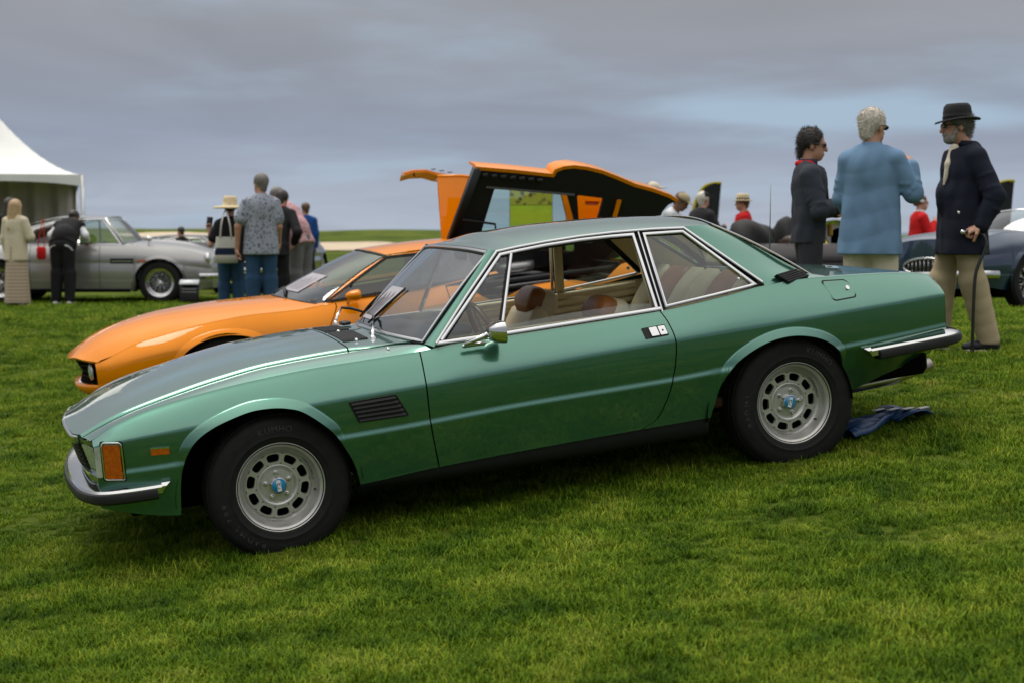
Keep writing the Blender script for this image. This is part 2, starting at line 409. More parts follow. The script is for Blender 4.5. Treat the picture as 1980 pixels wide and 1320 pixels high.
def build_sea():
    m = mat('sea', (0.06, 0.09, 0.12), rough=0.22, var=0.1, vscale=0.02, bump=0.25, bscale=0.15)
    xs = np.linspace(-9000, 9000, 25); ys = np.array([150, 400, 900, 2000, 5000, 14000.])
    X, Y = np.meshgrid(xs, ys, indexing='ij')
    o = mesh('sea', np.stack([X.ravel(), Y.ravel(), np.full(X.size, -16.0)], 1), grid_faces(len(xs), len(ys)), m)
    tag(o, 'grey sea beyond the golf course', kind='structure')
build_sea()
def bunker(name, x0, x1, y0, y1, label, seed):
    m = mat('bunker_sand', (0.50, 0.40, 0.28), rough=0.95, var=0.12, vscale=1.2, bump=0.3, bscale=14)
    r = np.random.default_rng(seed); ph = r.random(4)*6.28; V = []
    cx, cy = (x0+x1)/2, (y0+y1)/2; n = 72; rings = 8
    for k in range(rings):
        for i in range(n):
            a = 2*PI*i/n; q = (k + 0.02)/(rings - 1)*(1 + 0.10*math.sin(3*a + ph[0]) + 0.07*math.sin(5*a + ph[1]) + 0.05*math.sin(8*a+ph[2]))
            x, y = cx + q*(x1-x0)/2*math.cos(a), cy + q*(y1-y0)/2*math.sin(a)
            V.append((x, y, float(ground_z(x, y)) + 0.035 - 0.0*q))
    o = mesh(name, V, grid_faces(rings, n, closev=True), m); tag(o, label, kind='structure')
bunker('sand_bunker', -8.6, -3.4, 55.0, 58.4, 'long pale sand bunker cut into the green ridge', 3)
bunker('sand_bunker', -15.4, -11.6, 60.0, 63.0, 'pale sand bunker on the ridge beyond the silver car', 5)

def grass_blades():
    gm = bpy.data.materials.new('grass_blade'); gm.use_nodes = True
    N, L = gm.node_tree.nodes, gm.node_tree.links; p = N['Principled BSDF']; p.inputs['Roughness'].default_value = 0.7; p.inputs['Specular IOR Level'].default_value = 0.12
    ge = N.new('ShaderNodeNewGeometry')
    n1 = N.new('ShaderNodeTexNoise'); n1.inputs['Scale'].default_value = 2.6; n1.inputs['Detail'].default_value = 8; n1.inputs['Roughness'].default_value = 0.72
    L.new(ge.outputs['Position'], n1.inputs['Vector'])
    r1 = N.new('ShaderNodeValToRGB'); L.new(n1.outputs['Fac'], r1.inputs[0]); e = r1.color_ramp.elements
    e[0].position = 0.33; e[0].color = (0.026, 0.068, 0.004, 1); e[1].position = 0.72; e[1].color = (0.35, 0.34, 0.08, 1)
    for q_, c_ in ((0.43, (0.086, 0.155, 0.008)), (0.51, (0.148, 0.225, 0.013)), (0.60, (0.245, 0.305, 0.030))): e = r1.color_ramp.elements.new(q_); e.color = c_ + (1,)
    at = N.new('ShaderNodeAttribute'); at.attribute_name = 'tone'; at.attribute_type = 'GEOMETRY'
    r2 = N.new('ShaderNodeValToRGB'); L.new(at.outputs['Fac'], r2.inputs[0]); e = r2.color_ramp.elements
    e[0].position = 0.0; e[0].color = (0.34, 0.42, 0.4, 1); e[1].position = 1.0; e[1].color = (1.75, 1.35, 1.2, 1)
    e = r2.color_ramp.elements.new(0.5); e.color = (0.85, 0.95, 0.8, 1)
    e = r2.color_ramp.elements.new(0.86); e.color = (1.2, 1.22, 1.05, 1)
    mx = N.new('ShaderNodeMix'); mx.data_type = 'RGBA'; mx.blend_type = 'MULTIPLY'; mx.inputs[0].default_value = 1.0
    L.new(r1.outputs[0], mx.inputs[6]); L.new(r2.outputs[0], mx.inputs[7]); L.new(mx.outputs[2], p.inputs['Base Color'])
    p.inputs['Transmission Weight'].default_value = 0.0
    tl = N.new('ShaderNodeBsdfTranslucent'); L.new(mx.outputs[2], tl.inputs['Color'])
    ms = N.new('ShaderNodeMixShader'); ms.inputs[0].default_value = 0.22; L.new(p.outputs[0], ms.inputs[1]); L.new(tl.outputs[0], ms.inputs[2]); L.new(ms.outputs[0], N['Material Output'].inputs[0])
    tufts = []
    src = bpy.data.collections.new('grass_sources')          # not linked to the scene: only read by the geometry nodes
    for v in range(4):
        r = np.random.default_rng(40 + v); V, F, tone = [], [], []
        for b in range(30):
            a = r.random()*6.28; q = 0.042*math.sqrt(r.random()); bx, by = q*math.cos(a), q*math.sin(a)
            ln = 0.022 + 0.032*r.random()**1.5; d = r.random()*6.28; lean = 0.35 + 0.95*r.random(); w = 0.0015 + 0.0011*r.random(); tn = r.random()
            dx, dy = math.cos(d), math.sin(d); base = len(V); ang = 0.15 + 0.25*r.random(); px = py = 0.0; pz = -0.006; h = 0
            for s in range(4):
                ww = w*(1.0, 0.95, 0.7, 0.08)[s]
                V += [(bx + dx*h - dy*ww, by + dy*h + dx*ww, pz), (bx + dx*h + dy*ww, by + dy*h - dx*ww, pz)]; tone += [tn, tn]
                h += ln/3*math.sin(ang); pz += ln/3*math.cos(ang); ang += lean/2.2
            for s in range(3): F.append((base+2*s, base+2*s+1, base+2*s+3, base+2*s+2))
        me = bpy.data.meshes.new('tuft'); me.from_pydata(V, [], F); me.materials.append(gm)
        at_ = me.attributes.new('tone', 'FLOAT', 'POINT'); at_.data.foreach_set('value', np.array(tone, np.float32))
        ob = bpy.data.objects.new('tuft', me); src.objects.link(ob); tufts.append(ob)
    # points over the part of the lawn the camera can see, thinning with distance
    r = np.random.default_rng(11); P = []
    for y0 in np.arange(4.0, 27.0, 0.25):
        yc = y0 + 0.125; wd = 0.37*yc + 1.0
        n = int(1150*(5.0/max(yc, 5.0))**1.55 * 2*wd*0.25)
        P.append(np.stack([(r.random(n)*2-1)*wd, y0 + r.random(n)*0.25], 1))
    P = np.concatenate(P); x, y = P[:, 0], P[:, 1]; z = ground_z(x, y)
    clump = 0.40*vnoise(x, y, 2.3, 1) + 0.45*vnoise(x, y, 6.1, 2) + 0.15*vnoise(x, y, 0.8, 9)
    scale = (0.30 + 1.35*clump)*(0.85 + 0.3*r.random(len(x)))*(1 + 1.0*sstep(9, 26, y)); rot = r.random(len(x))*6.28
    me = bpy.data.meshes.new('grass'); me.from_pydata(np.stack([x, y, z], 1).tolist(), [], [])
    for nm, dt in (('gscale', scale), ('grot', rot)):
        a = me.attributes.new(nm, 'FLOAT', 'POINT'); a.data.foreach_set('value', dt.astype(np.float32))
    a = me.attributes.new('gidx', 'INT', 'POINT'); a.data.foreach_set('value', r.integers(0, 4, len(x)).astype(np.int32))
    o = bpy.data.objects.new('grass', me); COL.objects.link(o)
    tag(o, 'short green grass blades of the lawn', 'grass', kind='stuff')
    ng = bpy.data.node_groups.new('grass_nodes', 'GeometryNodeTree')
    ng.interface.new_socket('Geometry', in_out='INPUT', socket_type='NodeSocketGeometry'); ng.interface.new_socket('Geometry', in_out='OUTPUT', socket_type='NodeSocketGeometry')
    n, l = ng.nodes, ng.links
    gi, go = n.new('NodeGroupInput'), n.new('NodeGroupOutput'); iop = n.new('GeometryNodeInstanceOnPoints'); ci = n.new('GeometryNodeCollectionInfo')
    ci.inputs['Collection'].default_value = src; ci.inputs['Separate Children'].default_value = True; ci.inputs['Reset Children'].default_value = True
    def named(nm, dt):
        q = n.new('GeometryNodeInputNamedAttribute'); q.data_type = dt; q.inputs['Name'].default_value = nm; return q.outputs['Attribute']
    cx = n.new('ShaderNodeCombineXYZ'); l.new(named('grot', 'FLOAT'), cx.inputs[2]); e2r = n.new('FunctionNodeEulerToRotation'); l.new(cx.outputs[0], e2r.inputs[0])
    l.new(gi.outputs[0], iop.inputs['Points']); l.new(ci.outputs[0], iop.inputs['Instance']); iop.inputs['Pick Instance'].default_value = True
    l.new(named('gidx', 'INT'), iop.inputs['Instance Index']); l.new(e2r.outputs[0], iop.inputs['Rotation']); l.new(named('gscale', 'FLOAT'), iop.inputs['Scale'])
    l.new(iop.outputs[0], go.inputs[0])
    md = o.modifiers.new('scatter', 'NODES'); md.node_group = ng
grass_blades()
# ------------------------------------------------------------------ shared car materials
CHROME = mat('chrome', (0.66, 0.655, 0.65), rough=0.11, metal=1.0, var=0.03)
ALLOY = mat('alloy_silver', (0.54, 0.525, 0.49), rough=0.32, metal=0.55, var=0.05, vscale=30, coat=0.3, coat_rough=0.15)
RUBBER = mat('black_rubber', (0.013, 0.0125, 0.013), rough=0.5, var=0.12, vscale=40, bump=0.05, bscale=400, spec=0.35)
TYRE = mat('tyre_rubber', (0.013, 0.0122, 0.0115), rough=0.65, var=0.2, vscale=25, bump=0.1, bscale=300, spec=0.22)
TYRE_TXT = mat('tyre_lettering', (0.042, 0.040, 0.038), rough=0.6)
BLACK = mat('black_trim', (0.009, 0.009, 0.0095), rough=0.5, var=0.1, spec=0.3)
DARK = mat('underbody_black', (0.004, 0.004, 0.004), rough=0.95, var=0.3, spec=0.05)
GLASS = glass_mat('window_glass', (0.80, 0.90, 0.86), 1.0, 0.88)
WSGLASS = glass_mat('windscreen_glass', (0.78, 0.87, 0.88), 1.15, 0.86)
AMBER = mat('amber_lens', (0.46, 0.085, 0.005), rough=0.12, var=0.25, vscale=60, coat=0.8, bump=0.2, bscale=120)
LENS = mat('clear_lens', (0.55, 0.58, 0.56), rough=0.08, metal=0.4, var=0.2, vscale=30, coat=1.0)
PAPER = mat('placard_paper', (0.36, 0.34, 0.37), rough=0.8, var=0.05)
INK = mat('printed_ink', (0.20, 0.17, 0.20), rough=0.8)
def paint(name, col, flake=0.06, metal=0.35, rough=0.32):
    """car paint: metallic base under a smooth clear coat, faint orange peel"""
    m = mat(name, col, rough=rough, metal=metal, var=flake, vscale=2.0, coat=1.0, coat_rough=0.018)
    N, L = m.node_tree.nodes, m.node_tree.links; p = N['Principled BSDF']
    p.inputs['Coat IOR'].default_value = 1.72
    tc = [n for n in N if n.type == 'TEX_COORD'][0]
    nb = N.new('ShaderNodeTexNoise'); nb.inputs['Scale'].default_value = 55; nb.inputs['Detail'].default_value = 1
    L.new(tc.outputs['Object'], nb.inputs['Vector'])
    bp = N.new('ShaderNodeBump'); bp.inputs['Strength'].default_value = 0.012; bp.inputs['Distance'].default_value = 0.01
    L.new(nb.outputs['Fac'], bp.inputs['Height']); L.new(bp.outputs[0], p.inputs['Coat Normal'])
    return m

# ------------------------------------------------------------------ side panels from section curves
class Side:
    """near-side surface y(x,z) of a car: shoulder A, crease B, ridge C, lower edge D and flared arches"""
    def __init__(s, A, B, C, D, arches, ridge=0.010, bulge=(0.012, 0.003), flare=0.022, fw=0.045, fz=(0.46, 0.60)):
        s.yA, s.zA = pchip([a[0] for a in A], [a[1] for a in A]), pchip([a[0] for a in A], [a[2] for a in A])
        s.yB, s.zB = pchip([a[0] for a in B], [a[1] for a in B]), pchip([a[0] for a in B], [a[2] for a in B])
        s.zC = pchip([a[0] for a in C], [a[1] for a in C])
        s.yD, s.zD = pchip([a[0] for a in D], [a[1] for a in D]), pchip([a[0] for a in D], [a[2] for a in D])
        s.arch = [spline(a, per=6) for a in arches]; s.ridge = ridge; s.bulge = bulge; s.flare = flare; s.fw = fw; s.fz = fz
    def raw(s, x, z):
        zA, yA, zB, yB, zC, zD, yD = s.zA(x), s.yA(x), s.zB(x), s.yB(x), s.zC(x), s.zD(x), s.yD(x)
        zA = np.maximum(zA, zB + 0.012)
        zs = [zA, zB, zC + 0.007, zC - 0.009, np.minimum(zD, zC - 0.03)]; ys = [yA, yB, yB - s.ridge, yB - 0.002, yD]
        y = yA.copy() if hasattr(yA, 'copy') else yA
        for i in range(4):
            t = np.clip((zs[i] - z)/np.maximum(1e-4, zs[i] - zs[i+1]), 0, 1); y = y + t*(ys[i+1] - ys[i])
            if i == 0: y = y + s.bulge[0]*4*t*(1-t)*np.clip((zA - zB)/0.12, 0, 1)
            if i == 1: y = y + s.bulge[1]*4*t*(1-t)
        return y
    def y(s, x, z):
        x = np.asarray(x, float); z = np.asarray(z, float); x, z = np.broadcast_arrays(x, z)
        w = np.array([1, 2, 3, 4, 3, 2, 1.]); off = np.linspace(-0.012, 0.012, 7); y = 0
        for wi, o in zip(w/w.sum(), off): y = y + wi*s.raw(x, z + o)
        for a in s.arch:
            xf, zf = x.ravel(), z.ravel(); d = np.full(xf.shape, 9.0)
            near = (xf > a[:, 0].min() - 0.1) & (xf < a[:, 0].max() + 0.1) & (zf < a[:, 1].max() + 0.1)
            if near.any():
                xn, zn = xf[near][:, None], zf[near][:, None]; e = np.diff(a, axis=0); dd = []
                for c0 in range(0, len(xn), 4000):
                    xc, zc_ = xn[c0:c0+4000], zn[c0:c0+4000]
                    q = np.clip(((xc - a[:-1, 0])*e[:, 0] + (zc_ - a[:-1, 1])*e[:, 1])/np.maximum(1e-9, (e*e).sum(1)), 0, 1)
                    dd.append(np.hypot(xc - a[:-1, 0] - q*e[:, 0], zc_ - a[:-1, 1] - q*e[:, 1]).min(1))
                dd = np.concatenate(dd)
                d[near] = dd
            k = sstep(s.fz[0], s.fz[1], zf); fw = 0.012 + (s.fw - 0.012)*k; u = np.clip(1 - d/fw, 0, 1)
            y = y + (s.flare*k*(u + 0.0)*np.clip(u*6, 0, 1)).reshape(x.shape)
        return y
    def normal(s, x, z, e=0.0015):
        gx = (s.y(x+e, z) - s.y(x-e, z))/(2*e); gz = (s.y(x, z+e) - s.y(x, z-e))/(2*e)
        n = np.stack([-gx, np.ones_like(gx), -gz], -1); return n/np.linalg.norm(n, axis=-1, keepdims=True)
    def zbot(s, x):
        z = s.zD(x)
        for a in s.arch:
            i = np.argsort(a[:, 0]); za = np.interp(x, a[i, 0], a[i, 1], left=-1, right=-1); z = np.maximum(z, za)
        return z
    def columns(s, x0, x1, step=0.016):
        lo, hi = min(x0, x1), max(x0, x1); xs = list(np.linspace(lo, hi, int((hi-lo)/step) + 2))
        for a in s.arch:
            q = np.concatenate([a[:, 0], [a[:, 0].min() - 0.0015, a[:, 0].max() + 0.0015]]); xs += [v for v in q if lo < v < hi]
        return np.unique(np.round(xs, 5))[::-1]
    def panel(s, name, x0, x1, m, parent, cut0=None, cut1=None, reach=0.3, rows=96, sides=(1, -1), flange=0.028, top=None, edges=('l', 'r', 'b')):
        """panel from x0 (front) to x1 (rear); cut0/cut1: optional x(z) shut lines"""
        xs = s.columns(x0, x1); n = len(xs); t = np.linspace(0, 1, rows)
        X = np.repeat(xs[:, None], rows, 1); zb = s.zbot(xs)[:, None]; Xw = X
        for _ in range(3):
            zt = s.zA(Xw) if top is None else top(Xw); Z = zb + (zt - zb)*t[None, :]; Xw = X.copy()
            if cut0 is not None: Xw = Xw + np.clip(1 - (x0 - X)/reach, 0, 1)*(cut0(Z) - x0)
            if cut1 is not None: Xw = Xw + np.clip(1 - (X - x1)/reach, 0, 1)*(cut1(Z) - x1)
        Y = s.y(Xw, Z); Nn = s.normal(Xw, Z); out = []
        for sd in sides:
            V = np.stack([Xw, Y*sd, Z], -1).reshape(-1, 3); NN = Nn*np.array([1, sd, 1]); F = grid_faces(n, rows, flip=sd < 0)
            V = list(V); NV = list(NN.reshape(-1, 3))
            for ed in edges:
                if ed == 'l': idx = [j for j in range(rows)]; dr = np.array([-1.0, 0, 0])
                elif ed == 'r': idx = [(n-1)*rows + j for j in range(rows)]; dr = np.array([1.0, 0, 0])
                else: idx = [i*rows for i in range(n)]; dr = None
                b = len(V)
                for k, i in enumerate(idx):
                    p = np.array(V[i])
                    if dr is None:
                        i0, i1 = idx[max(0, k-1)], idx[min(len(idx)-1, k+1)]; tg = np.array(V[i1]) - np.array(V[i0]); nn = np.cross(tg, [0, sd, 0.0]); nn = nn/max(1e-9, np.linalg.norm(nn)); nn = nn*(-1 if nn[2] > 0 else 1) if abs(nn[2]) > 0.2 else nn
                    else: nn = -dr
                    V += [p, p + np.array([0, -sd*flange, 0])]; NV += [nn, nn]
                for k in range(len(idx) - 1):
                    F.append((b+2*k, b+2*k+1, b+2*k+3, b+2*k+2))
            out.append(mesh(name, V, F, m, parent, True, NV))
        return out
    def onto(s, sd=1):
        """maps (x,z) and an offset along the surface normal to 3D"""
        def f(p, h):
            x, z = np.array([p[0]]), np.array([p[1]]); n = s.normal(x, z)[0]; q = np.array([p[0], float(s.y(x, z)[0]), p[1]]) + n*h
            return q*np.array([1, sd, 1])
        return f
    def patch(s, name, poly, m, parent, t0, t1, sd=1, deg=40):
        V, F = slab(poly, s.onto(sd), t0, t1); o = mesh(name, V, F, m, parent, True); fix_normals(o); return sharp(o, deg)
    def patch_local(s, lp, poly, m, parent, name, t0, t1, sd=1): return s.patch(name, poly, m, parent, t0, t1, sd)

# ------------------------------------------------------------------ wheels
def arc_text(mb, txt, rad, a0, size, y, sd=1, adv=0.78, outward=True):
    """letters round a wheel centred on the origin in the XZ plane, read from +Y*sd; a0 = angle of the first letter, degrees clockwise from the top as seen"""
    a = math.radians(a0)
    for ch in txt:
        if ch != ' ':
            V, F = join_text(ch, size, extrude=0.0006)
            if len(V):
                if not outward: V = V*np.array([-1, -1, 1])
                u = rad*math.sin(a) + V[:, 0]*math.cos(a) + V[:, 1]*math.sin(a); v = rad*math.cos(a) - V[:, 0]*math.sin(a) + V[:, 1]*math.cos(a)
                W = np.stack([-u*sd, y + V[:, 2]*sd, v], 1); mb.add(W, F)
        a += (size*adv*(0.5 if ch in 'I1 ' else 1.0))/rad*(1 if outward else -1)
def slot_ring(r0, r1, n, hw, hh, rc, y, depth, rot=0.0):
    """disc ring with n rounded slots; faces +y"""
    V, F = [], []; K = 28; w = 2*PI/n
    for q in range(n):
        ac = q*w + rot; b = len(V)
        for k in range(K):
            a = 2*PI*k/K; c, s_ = math.cos(a), math.sin(a)
            hx = hw*np.sign(c)*abs(c)**0.55; hz = hh*np.sign(s_)*abs(s_)**0.55
            # sector box boundary in the same direction
            ex, ez = w/2*rc, None; tx = ex/max(1e-6, abs(c)); tz = ((r1 - rc) if s_ > 0 else (rc - r0))/max(1e-6, abs(s_)); tt = min(tx, tz); bx, bz = c*tt, s_*tt
            if True:
                for (px, pz, py) in ((bx, bz, y), (hx, hz, y), (hx*0.96, hz*0.96, y - depth)):
                    ang = ac + px/rc; rr = rc + pz; V.append((rr*math.sin(ang), py, rr*math.cos(ang)))
        for k in range(K):
            i, j = b + 3*k, b + 3*((k+1) % K); F += [(i, j, j+1, i+1), (i+1, j+1, j+2, i+2)]
    return V, F
def make_slot_wheel(parent, x, y, z, sd, steer=0.0, spin=0.0, detail=True, words=True):
    """Campagnolo-style ten-slot alloy on a fat radial; local +Y is the outer face"""
    w = empty('wheel', (x, y*sd, z), (0, 0, steer + (0 if sd > 0 else PI)), parent)
    tw = 0.105
    prof = [(0.196, -tw+0.005), (0.215, -tw-0.004), (0.262, -tw-0.012), (0.300, -tw-0.008), (0.322, -tw+0.010), (0.331, -tw+0.028), (0.335, -0.04), (0.336, 0), (0.335, 0.04), (0.331, tw-0.028), (0.326, tw-0.014), (0.318, tw-0.002), (0.302, tw+0.007), (0.296, tw+0.0075), (0.290, tw+0.0100), (0.262, tw+0.0125), (0.240, tw+0.0105), (0.236, tw+0.0125), (0.230, tw+0.009), (0.219, tw+0.004), (0.213, tw+0.003), (0.206, tw-0.006), (0.196, tw-0.012)]
    V, F = lathe(prof, 96); ty = mesh('tyre', V, F, TYRE, w); fix_normals(ty); sharp(ty, 40)
    # tread blocks round the shoulder
    mb = MB()
    for k in range(130):
        a = 2*PI*k/130
        for yy, wy in ((tw-0.040, 0.028), (-tw+0.040, 0.028), (0.026, 0.034), (-0.026, 0.034)):
            r_ = 0.3312 if abs(yy) > 0.05 else 0.3345
            V, F = box(0, yy, r_, 0.0125, wy, 0.007); V = V @ rotm(0, a + (0.018 if yy > 0 else 0), 0).T; mb.add(V, F)
    tb = mb.build('tread', TYRE, w, deg=30); tb.parent = ty
    if words and sd > 0:
        mb = MB(); arc_text(mb, words[0], 0.270, words[1], 0.040, tw+0.0118, 1, 0.82); arc_text(mb, words[2], 0.268, words[3], 0.040, tw+0.0115, 1, 0.82)
        t_ = mb.build('tyre_lettering', TYRE_TXT, w, smooth=False); t_.parent = ty
    rim = [(0.150, 0.030), (0.158, 0.022), (0.170, 0.030), (0.1795, 0.060), (0.183, 0.080), (0.188, 0.089), (0.198, 0.093), (0.2035, 0.099), (0.208, 0.098), (0.2095, 0.092), (0.206, 0.082), (0.200, 0.0)]
    V, F = lathe(rim, 96); rm = mesh('rim', V, F, ALLOY, w); fix_normals(rm); sharp(rm, 50)
    V, F = slot_ring(0.099, 0.1505, 10, 0.0285, 0.0185, 0.1270, 0.032, 0.014, spin); V2, F2 = lathe([(0.0995, 0.0315), (0.0965, 0.036), (0.092, 0.0375), (0.087, 0.036), (0.0805, 0.028), (0.076, 0.024), (0.040, 0.026), (0.0, 0.026)], 64)
    mb = MB(); mb.add(V, F); mb.add(V2, F2); ds = mb.build('wheel_disc', ALLOY, w, deg=38); ds.parent = rm
    V, F = lathe([(0.0, -0.03), (0.199, -0.03)], 40); bd = mesh('brake_drum', V, F, DARK, w); bd.parent = rm
    nut = MB()
    for k in range(5):
        a = spin + 2*PI*k/5; V, F = lathe([(0.0125, 0.022), (0.0115, 0.030), (0.0085, 0.031), (0.0080, 0.043), (0.0055, 0.047), (0.0, 0.048)], 10, c=(0.058*math.sin(a), 0, 0.058*math.cos(a))); n_ = mesh('lug_nut', V, F, CHROME, w); fix_normals(n_); sharp(n_, 40)
    V, F = lathe([(0.040, 0.025), (0.038, 0.046), (0.036, 0.052), (0.033, 0.053), (0.0315, 0.051)], 40); cp = mesh('hub_cap', V, F, CHROME, w); fix_normals(cp); sharp(cp, 40)
    V, F = lathe([(0.0318, 0.050), (0.0318, 0.0515), (0.0, 0.0525)], 40); e_ = mesh('emblem', V, F, mat('emblem_blue', (0.01, 0.27, 0.56), rough=0.3, coat=0.6), w); e_.parent = cp; fix_normals(e_)
    mb = MB(); V, F = box(0, 0.0532, 0, 0.019, 0.0016, 0.052); mb.add(V, F); ew = mb.build('emblem_band', mat('emblem_white', (0.8, 0.8, 0.78), rough=0.4), w, smooth=False); ew.parent = cp
    mb = MB()
    for bx in ((0, 0.0545, 0.009, 0.017, 0.0012, 0.0028), (0.0065, 0.0545, -0.004, 0.0022, 0.0012, 0.020), (-0.004, 0.0545, 0.002, 0.0022, 0.0012, 0.010), (0.000, 0.0545, -0.013, 0.007, 0.0012, 0.0022)):
        V, F = box(*bx); mb.add(V, F)
    eb = mb.build('emblem_mark', BLACK, w, smooth=False); eb.parent = cp
    for o_ in (e_, ew, eb): o_.rotation_euler = (0, spin, 0)
    V, F = tube([(0.172*math.sin(spin-1.9), 0.035, 0.172*math.cos(spin-1.9)), (0.166*math.sin(spin-1.9), 0.062, 0.166*math.cos(spin-1.9))], [0.0045, 0.0035], 8); vs = mesh('valve_stem', V, F, RUBBER, w); vs.parent = rm
    if words and sd > 0:
        mb = MB(); arc_text(mb, 'CAMPAGNOLO', 0.1655, 52, 0.0125, 0.0285, 1, 0.95); arc_text(mb, '15 X 7 MADE IN ITALY', 0.1655, 205, 0.0060, 0.0285, 1, 0.85, outward=False)
        for i in range(len(mb.V)):
            X, Y_, Z = mb.V[i]; r_ = math.hypot(X, Z); mb.V[i] = (X, Y_ + np.interp(r_, [0.158, 0.170, 0.1795], [0.022, 0.030, 0.060]) - 0.0275, Z)
        rt = mb.build('rim_lettering', BLACK, w, smooth=False); rt.parent = rm
    return w
# ------------------------------------------------------------------ the green coupe
CAR_YAW, CAR_PITCH, CAR_ROLL = 3.435, 0.1170, math.radians(-0.7)
GREEN = paint('green_metallic_paint', (0.062, 0.200, 0.142), metal=0.85, rough=0.30)
def green_coupe():
    car = empty('green_coupe', (-1.268, 7.881, 0.0))
    car.rotation_mode = 'QUATERNION'
    car.rotation_quaternion = (Matrix.Rotation(CAR_YAW, 3, 'Z') @ Matrix.Rotation(CAR_PITCH, 3, 'Y') @ Matrix.Rotation(CAR_ROLL, 3, 'X')).to_quaternion()
    tag(car, 'metallic green two-door coupe with chrome trim and ten-slot silver wheels', 'car')
    BEIGE = mat('beige_leather', (0.66, 0.56, 0.37), rough=0.5, var=0.08, vscale=9, bump=0.12, bscale=160)
    BROWN = mat('caramel_leather', (0.30, 0.110, 0.026), rough=0.42, var=0.15, vscale=8, bump=0.1, bscale=180)
    LINER = mat('headliner', (0.58, 0.52, 0.32), rough=0.85, var=0.05)
    CARPET = mat('brown_carpet', (0.09, 0.045, 0.02), rough=0.95, var=0.2, vscale=60)
    DASH = mat('dash_vinyl', (0.05, 0.05, 0.052), rough=0.6, var=0.1)
    A = [(.80, .745, .652), (.768, .765, .668), (.688, .785, .713), (.5, .795, .768), (.27, .80, .803), (.036, .80, .826), (-.25, .80, .842), (-.61, .80, .847), (-.75, .802, .850), (-.9, .812, .861), (-1.15, .815, .863), (-1.95, .815, .877), (-2.3, .812, .905), (-2.5, .80, .928), (-2.73, .785, .934), (-2.885, .78, .926), (-3.18, .77, .905), (-3.40, .757, .878), (-3.47, .750, .862), (-3.50, .742, .842)]
    B = [(.80, .815, .640), (.755, .838, .648), (.66, .866, .654), (.4, .896, .667), (.1, .905, .680), (-.22, .907, .692), (-.7, .907, .702), (-1.07, .907, .712), (-1.54, .907, .727), (-1.95, .907, .737), (-2.32, .907, .744), (-2.68, .905, .750), (-2.97, .898, .757), (-3.2, .885, .760), (-3.5, .850, .764)]
    C = [(.80, .512), (.42, .517), (-.34, .523), (-.54, .526), (-1.19, .545), (-1.93, .551), (-2.24, .562), (-2.89, .580), (-3.5, .602)]
    D = [(.80, .79, .36), (.6, .84, .305), (.45, .86, .282), (-.37, .868, .287), (-.734, .868, .307), (-1.778, .868, .327), (-2.16, .868, .330), (-2.89, .80, .335), (-3.2, .72, .38), (-3.5, .66, .44)]
    fa = [(.457, .24), (.449, .30), (.436, .42), (.412, .51), (.358, .598), (.262, .657), (.121, .698), (.02, .705), (-.07, .693), (-.149, .658), (-.26, .555), (-.322, .449), (-.351, .377), (-.366, .299), (-.372, .24)]
    ra = [(-2.115, .24), (-2.128, .31), (-2.150, .375), (-2.202, .50), (-2.294, .594), (-2.447, .661), (-2.597, .674), (-2.742, .639), (-2.837, .570), (-2.878, .472), (-2.888, .38), (-2.890, .24)]
    S = Side(A, B, C, D, [fa, ra])
    cutF = pchip([.25, .313, .414, .538, .697, .86], [-.752, -.745, -.733, -.722, -.721, -.732])
    cutR = pchip([.30, .331, .361, .435, .531, .629, .73, .82, .90], [-1.72, -1.776, -1.842, -1.895, -1.935, -1.963, -1.974, -1.962, -1.935])
    g = 0.0032
    S.panel('front_fender', .785, -.735, GREEN, car, cut1=lambda z: cutF(z) + g, edges=('r', 'b'), reach=0.25)
    S.panel('door', -.735, -1.78, GREEN, car, cut0=lambda z: cutF(z) - g, cut1=lambda z: cutR(z) + g, reach=0.42)
    S.panel('rear_quarter', -1.78, -3.50, GREEN, car, cut0=lambda z: cutR(z) - g, reach=0.34, edges=('l', 'b'))
    for sd in (1, -1):                                   # black backing strips added so the shut lines read as shaded gaps
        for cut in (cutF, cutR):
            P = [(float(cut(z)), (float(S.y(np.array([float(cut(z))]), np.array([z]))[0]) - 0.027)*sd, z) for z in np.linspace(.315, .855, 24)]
            V, F = sweep(P, rect_prof(0.05, 0.004), (0, sd, 0)); mesh('gap_backing', V, F, BLACK, car)
    # ---- top surfaces
    zh = pchip([.86, .82, .65, .48, .19, -.05, -.4, -.8], [.650, .672, .740, .785, .845, .877, .892, .896]); yh = pchip([.86, .6, .3, -.8], [.600, .625, .642, .650])
    nose = lambda y: .888 - .028*(np.abs(y)/.5)**2 - 0.10*np.clip(np.abs(y) - .5, 0, 1)
    n, mrow = 70, 61
    def hood_z(x, y):
        e = yh(x); u = np.clip(np.abs(y)/e, 0, 1); z = zh(x) + .020*(1 - u**2); k = np.clip((np.abs(y) - (e - .030))/.030, 0, 1); return z - .016*k*k
    def deck(name, xfun0, xfun1, y0, y1, zfun, m, ny=61, nx=60, flip=False, fl=0.02, pw=1.0):
        ys = np.linspace(-1, 1, ny); ys = np.sign(ys)*(1 - (1 - np.abs(ys))**1.5); V = []
        for i in range(nx):
            t = (i/(nx-1))**pw
            for u in ys:
                x = None; yy = u*y0; xa = float(xfun0(yy)); xb = float(xfun1(yy)); x = xa + (xb - xa)*t; yw = u*float(y1(x)); V.append((x, yw, float(zfun(np.array(x), np.array(yw)))))
        F = grid_faces(nx, ny, flip=flip); V = [np.array(v) for v in V]; o = len(V)
        ring = [j for j in range(ny)] + [i*ny + ny - 1 for i in range(1, nx)] + [(nx-1)*ny + j for j in range(ny-2, -1, -1)] + [i*ny for i in range(nx-2, 0, -1)]
        for i in ring: V += [V[i].copy(), V[i] - np.array([0, 0, fl])]
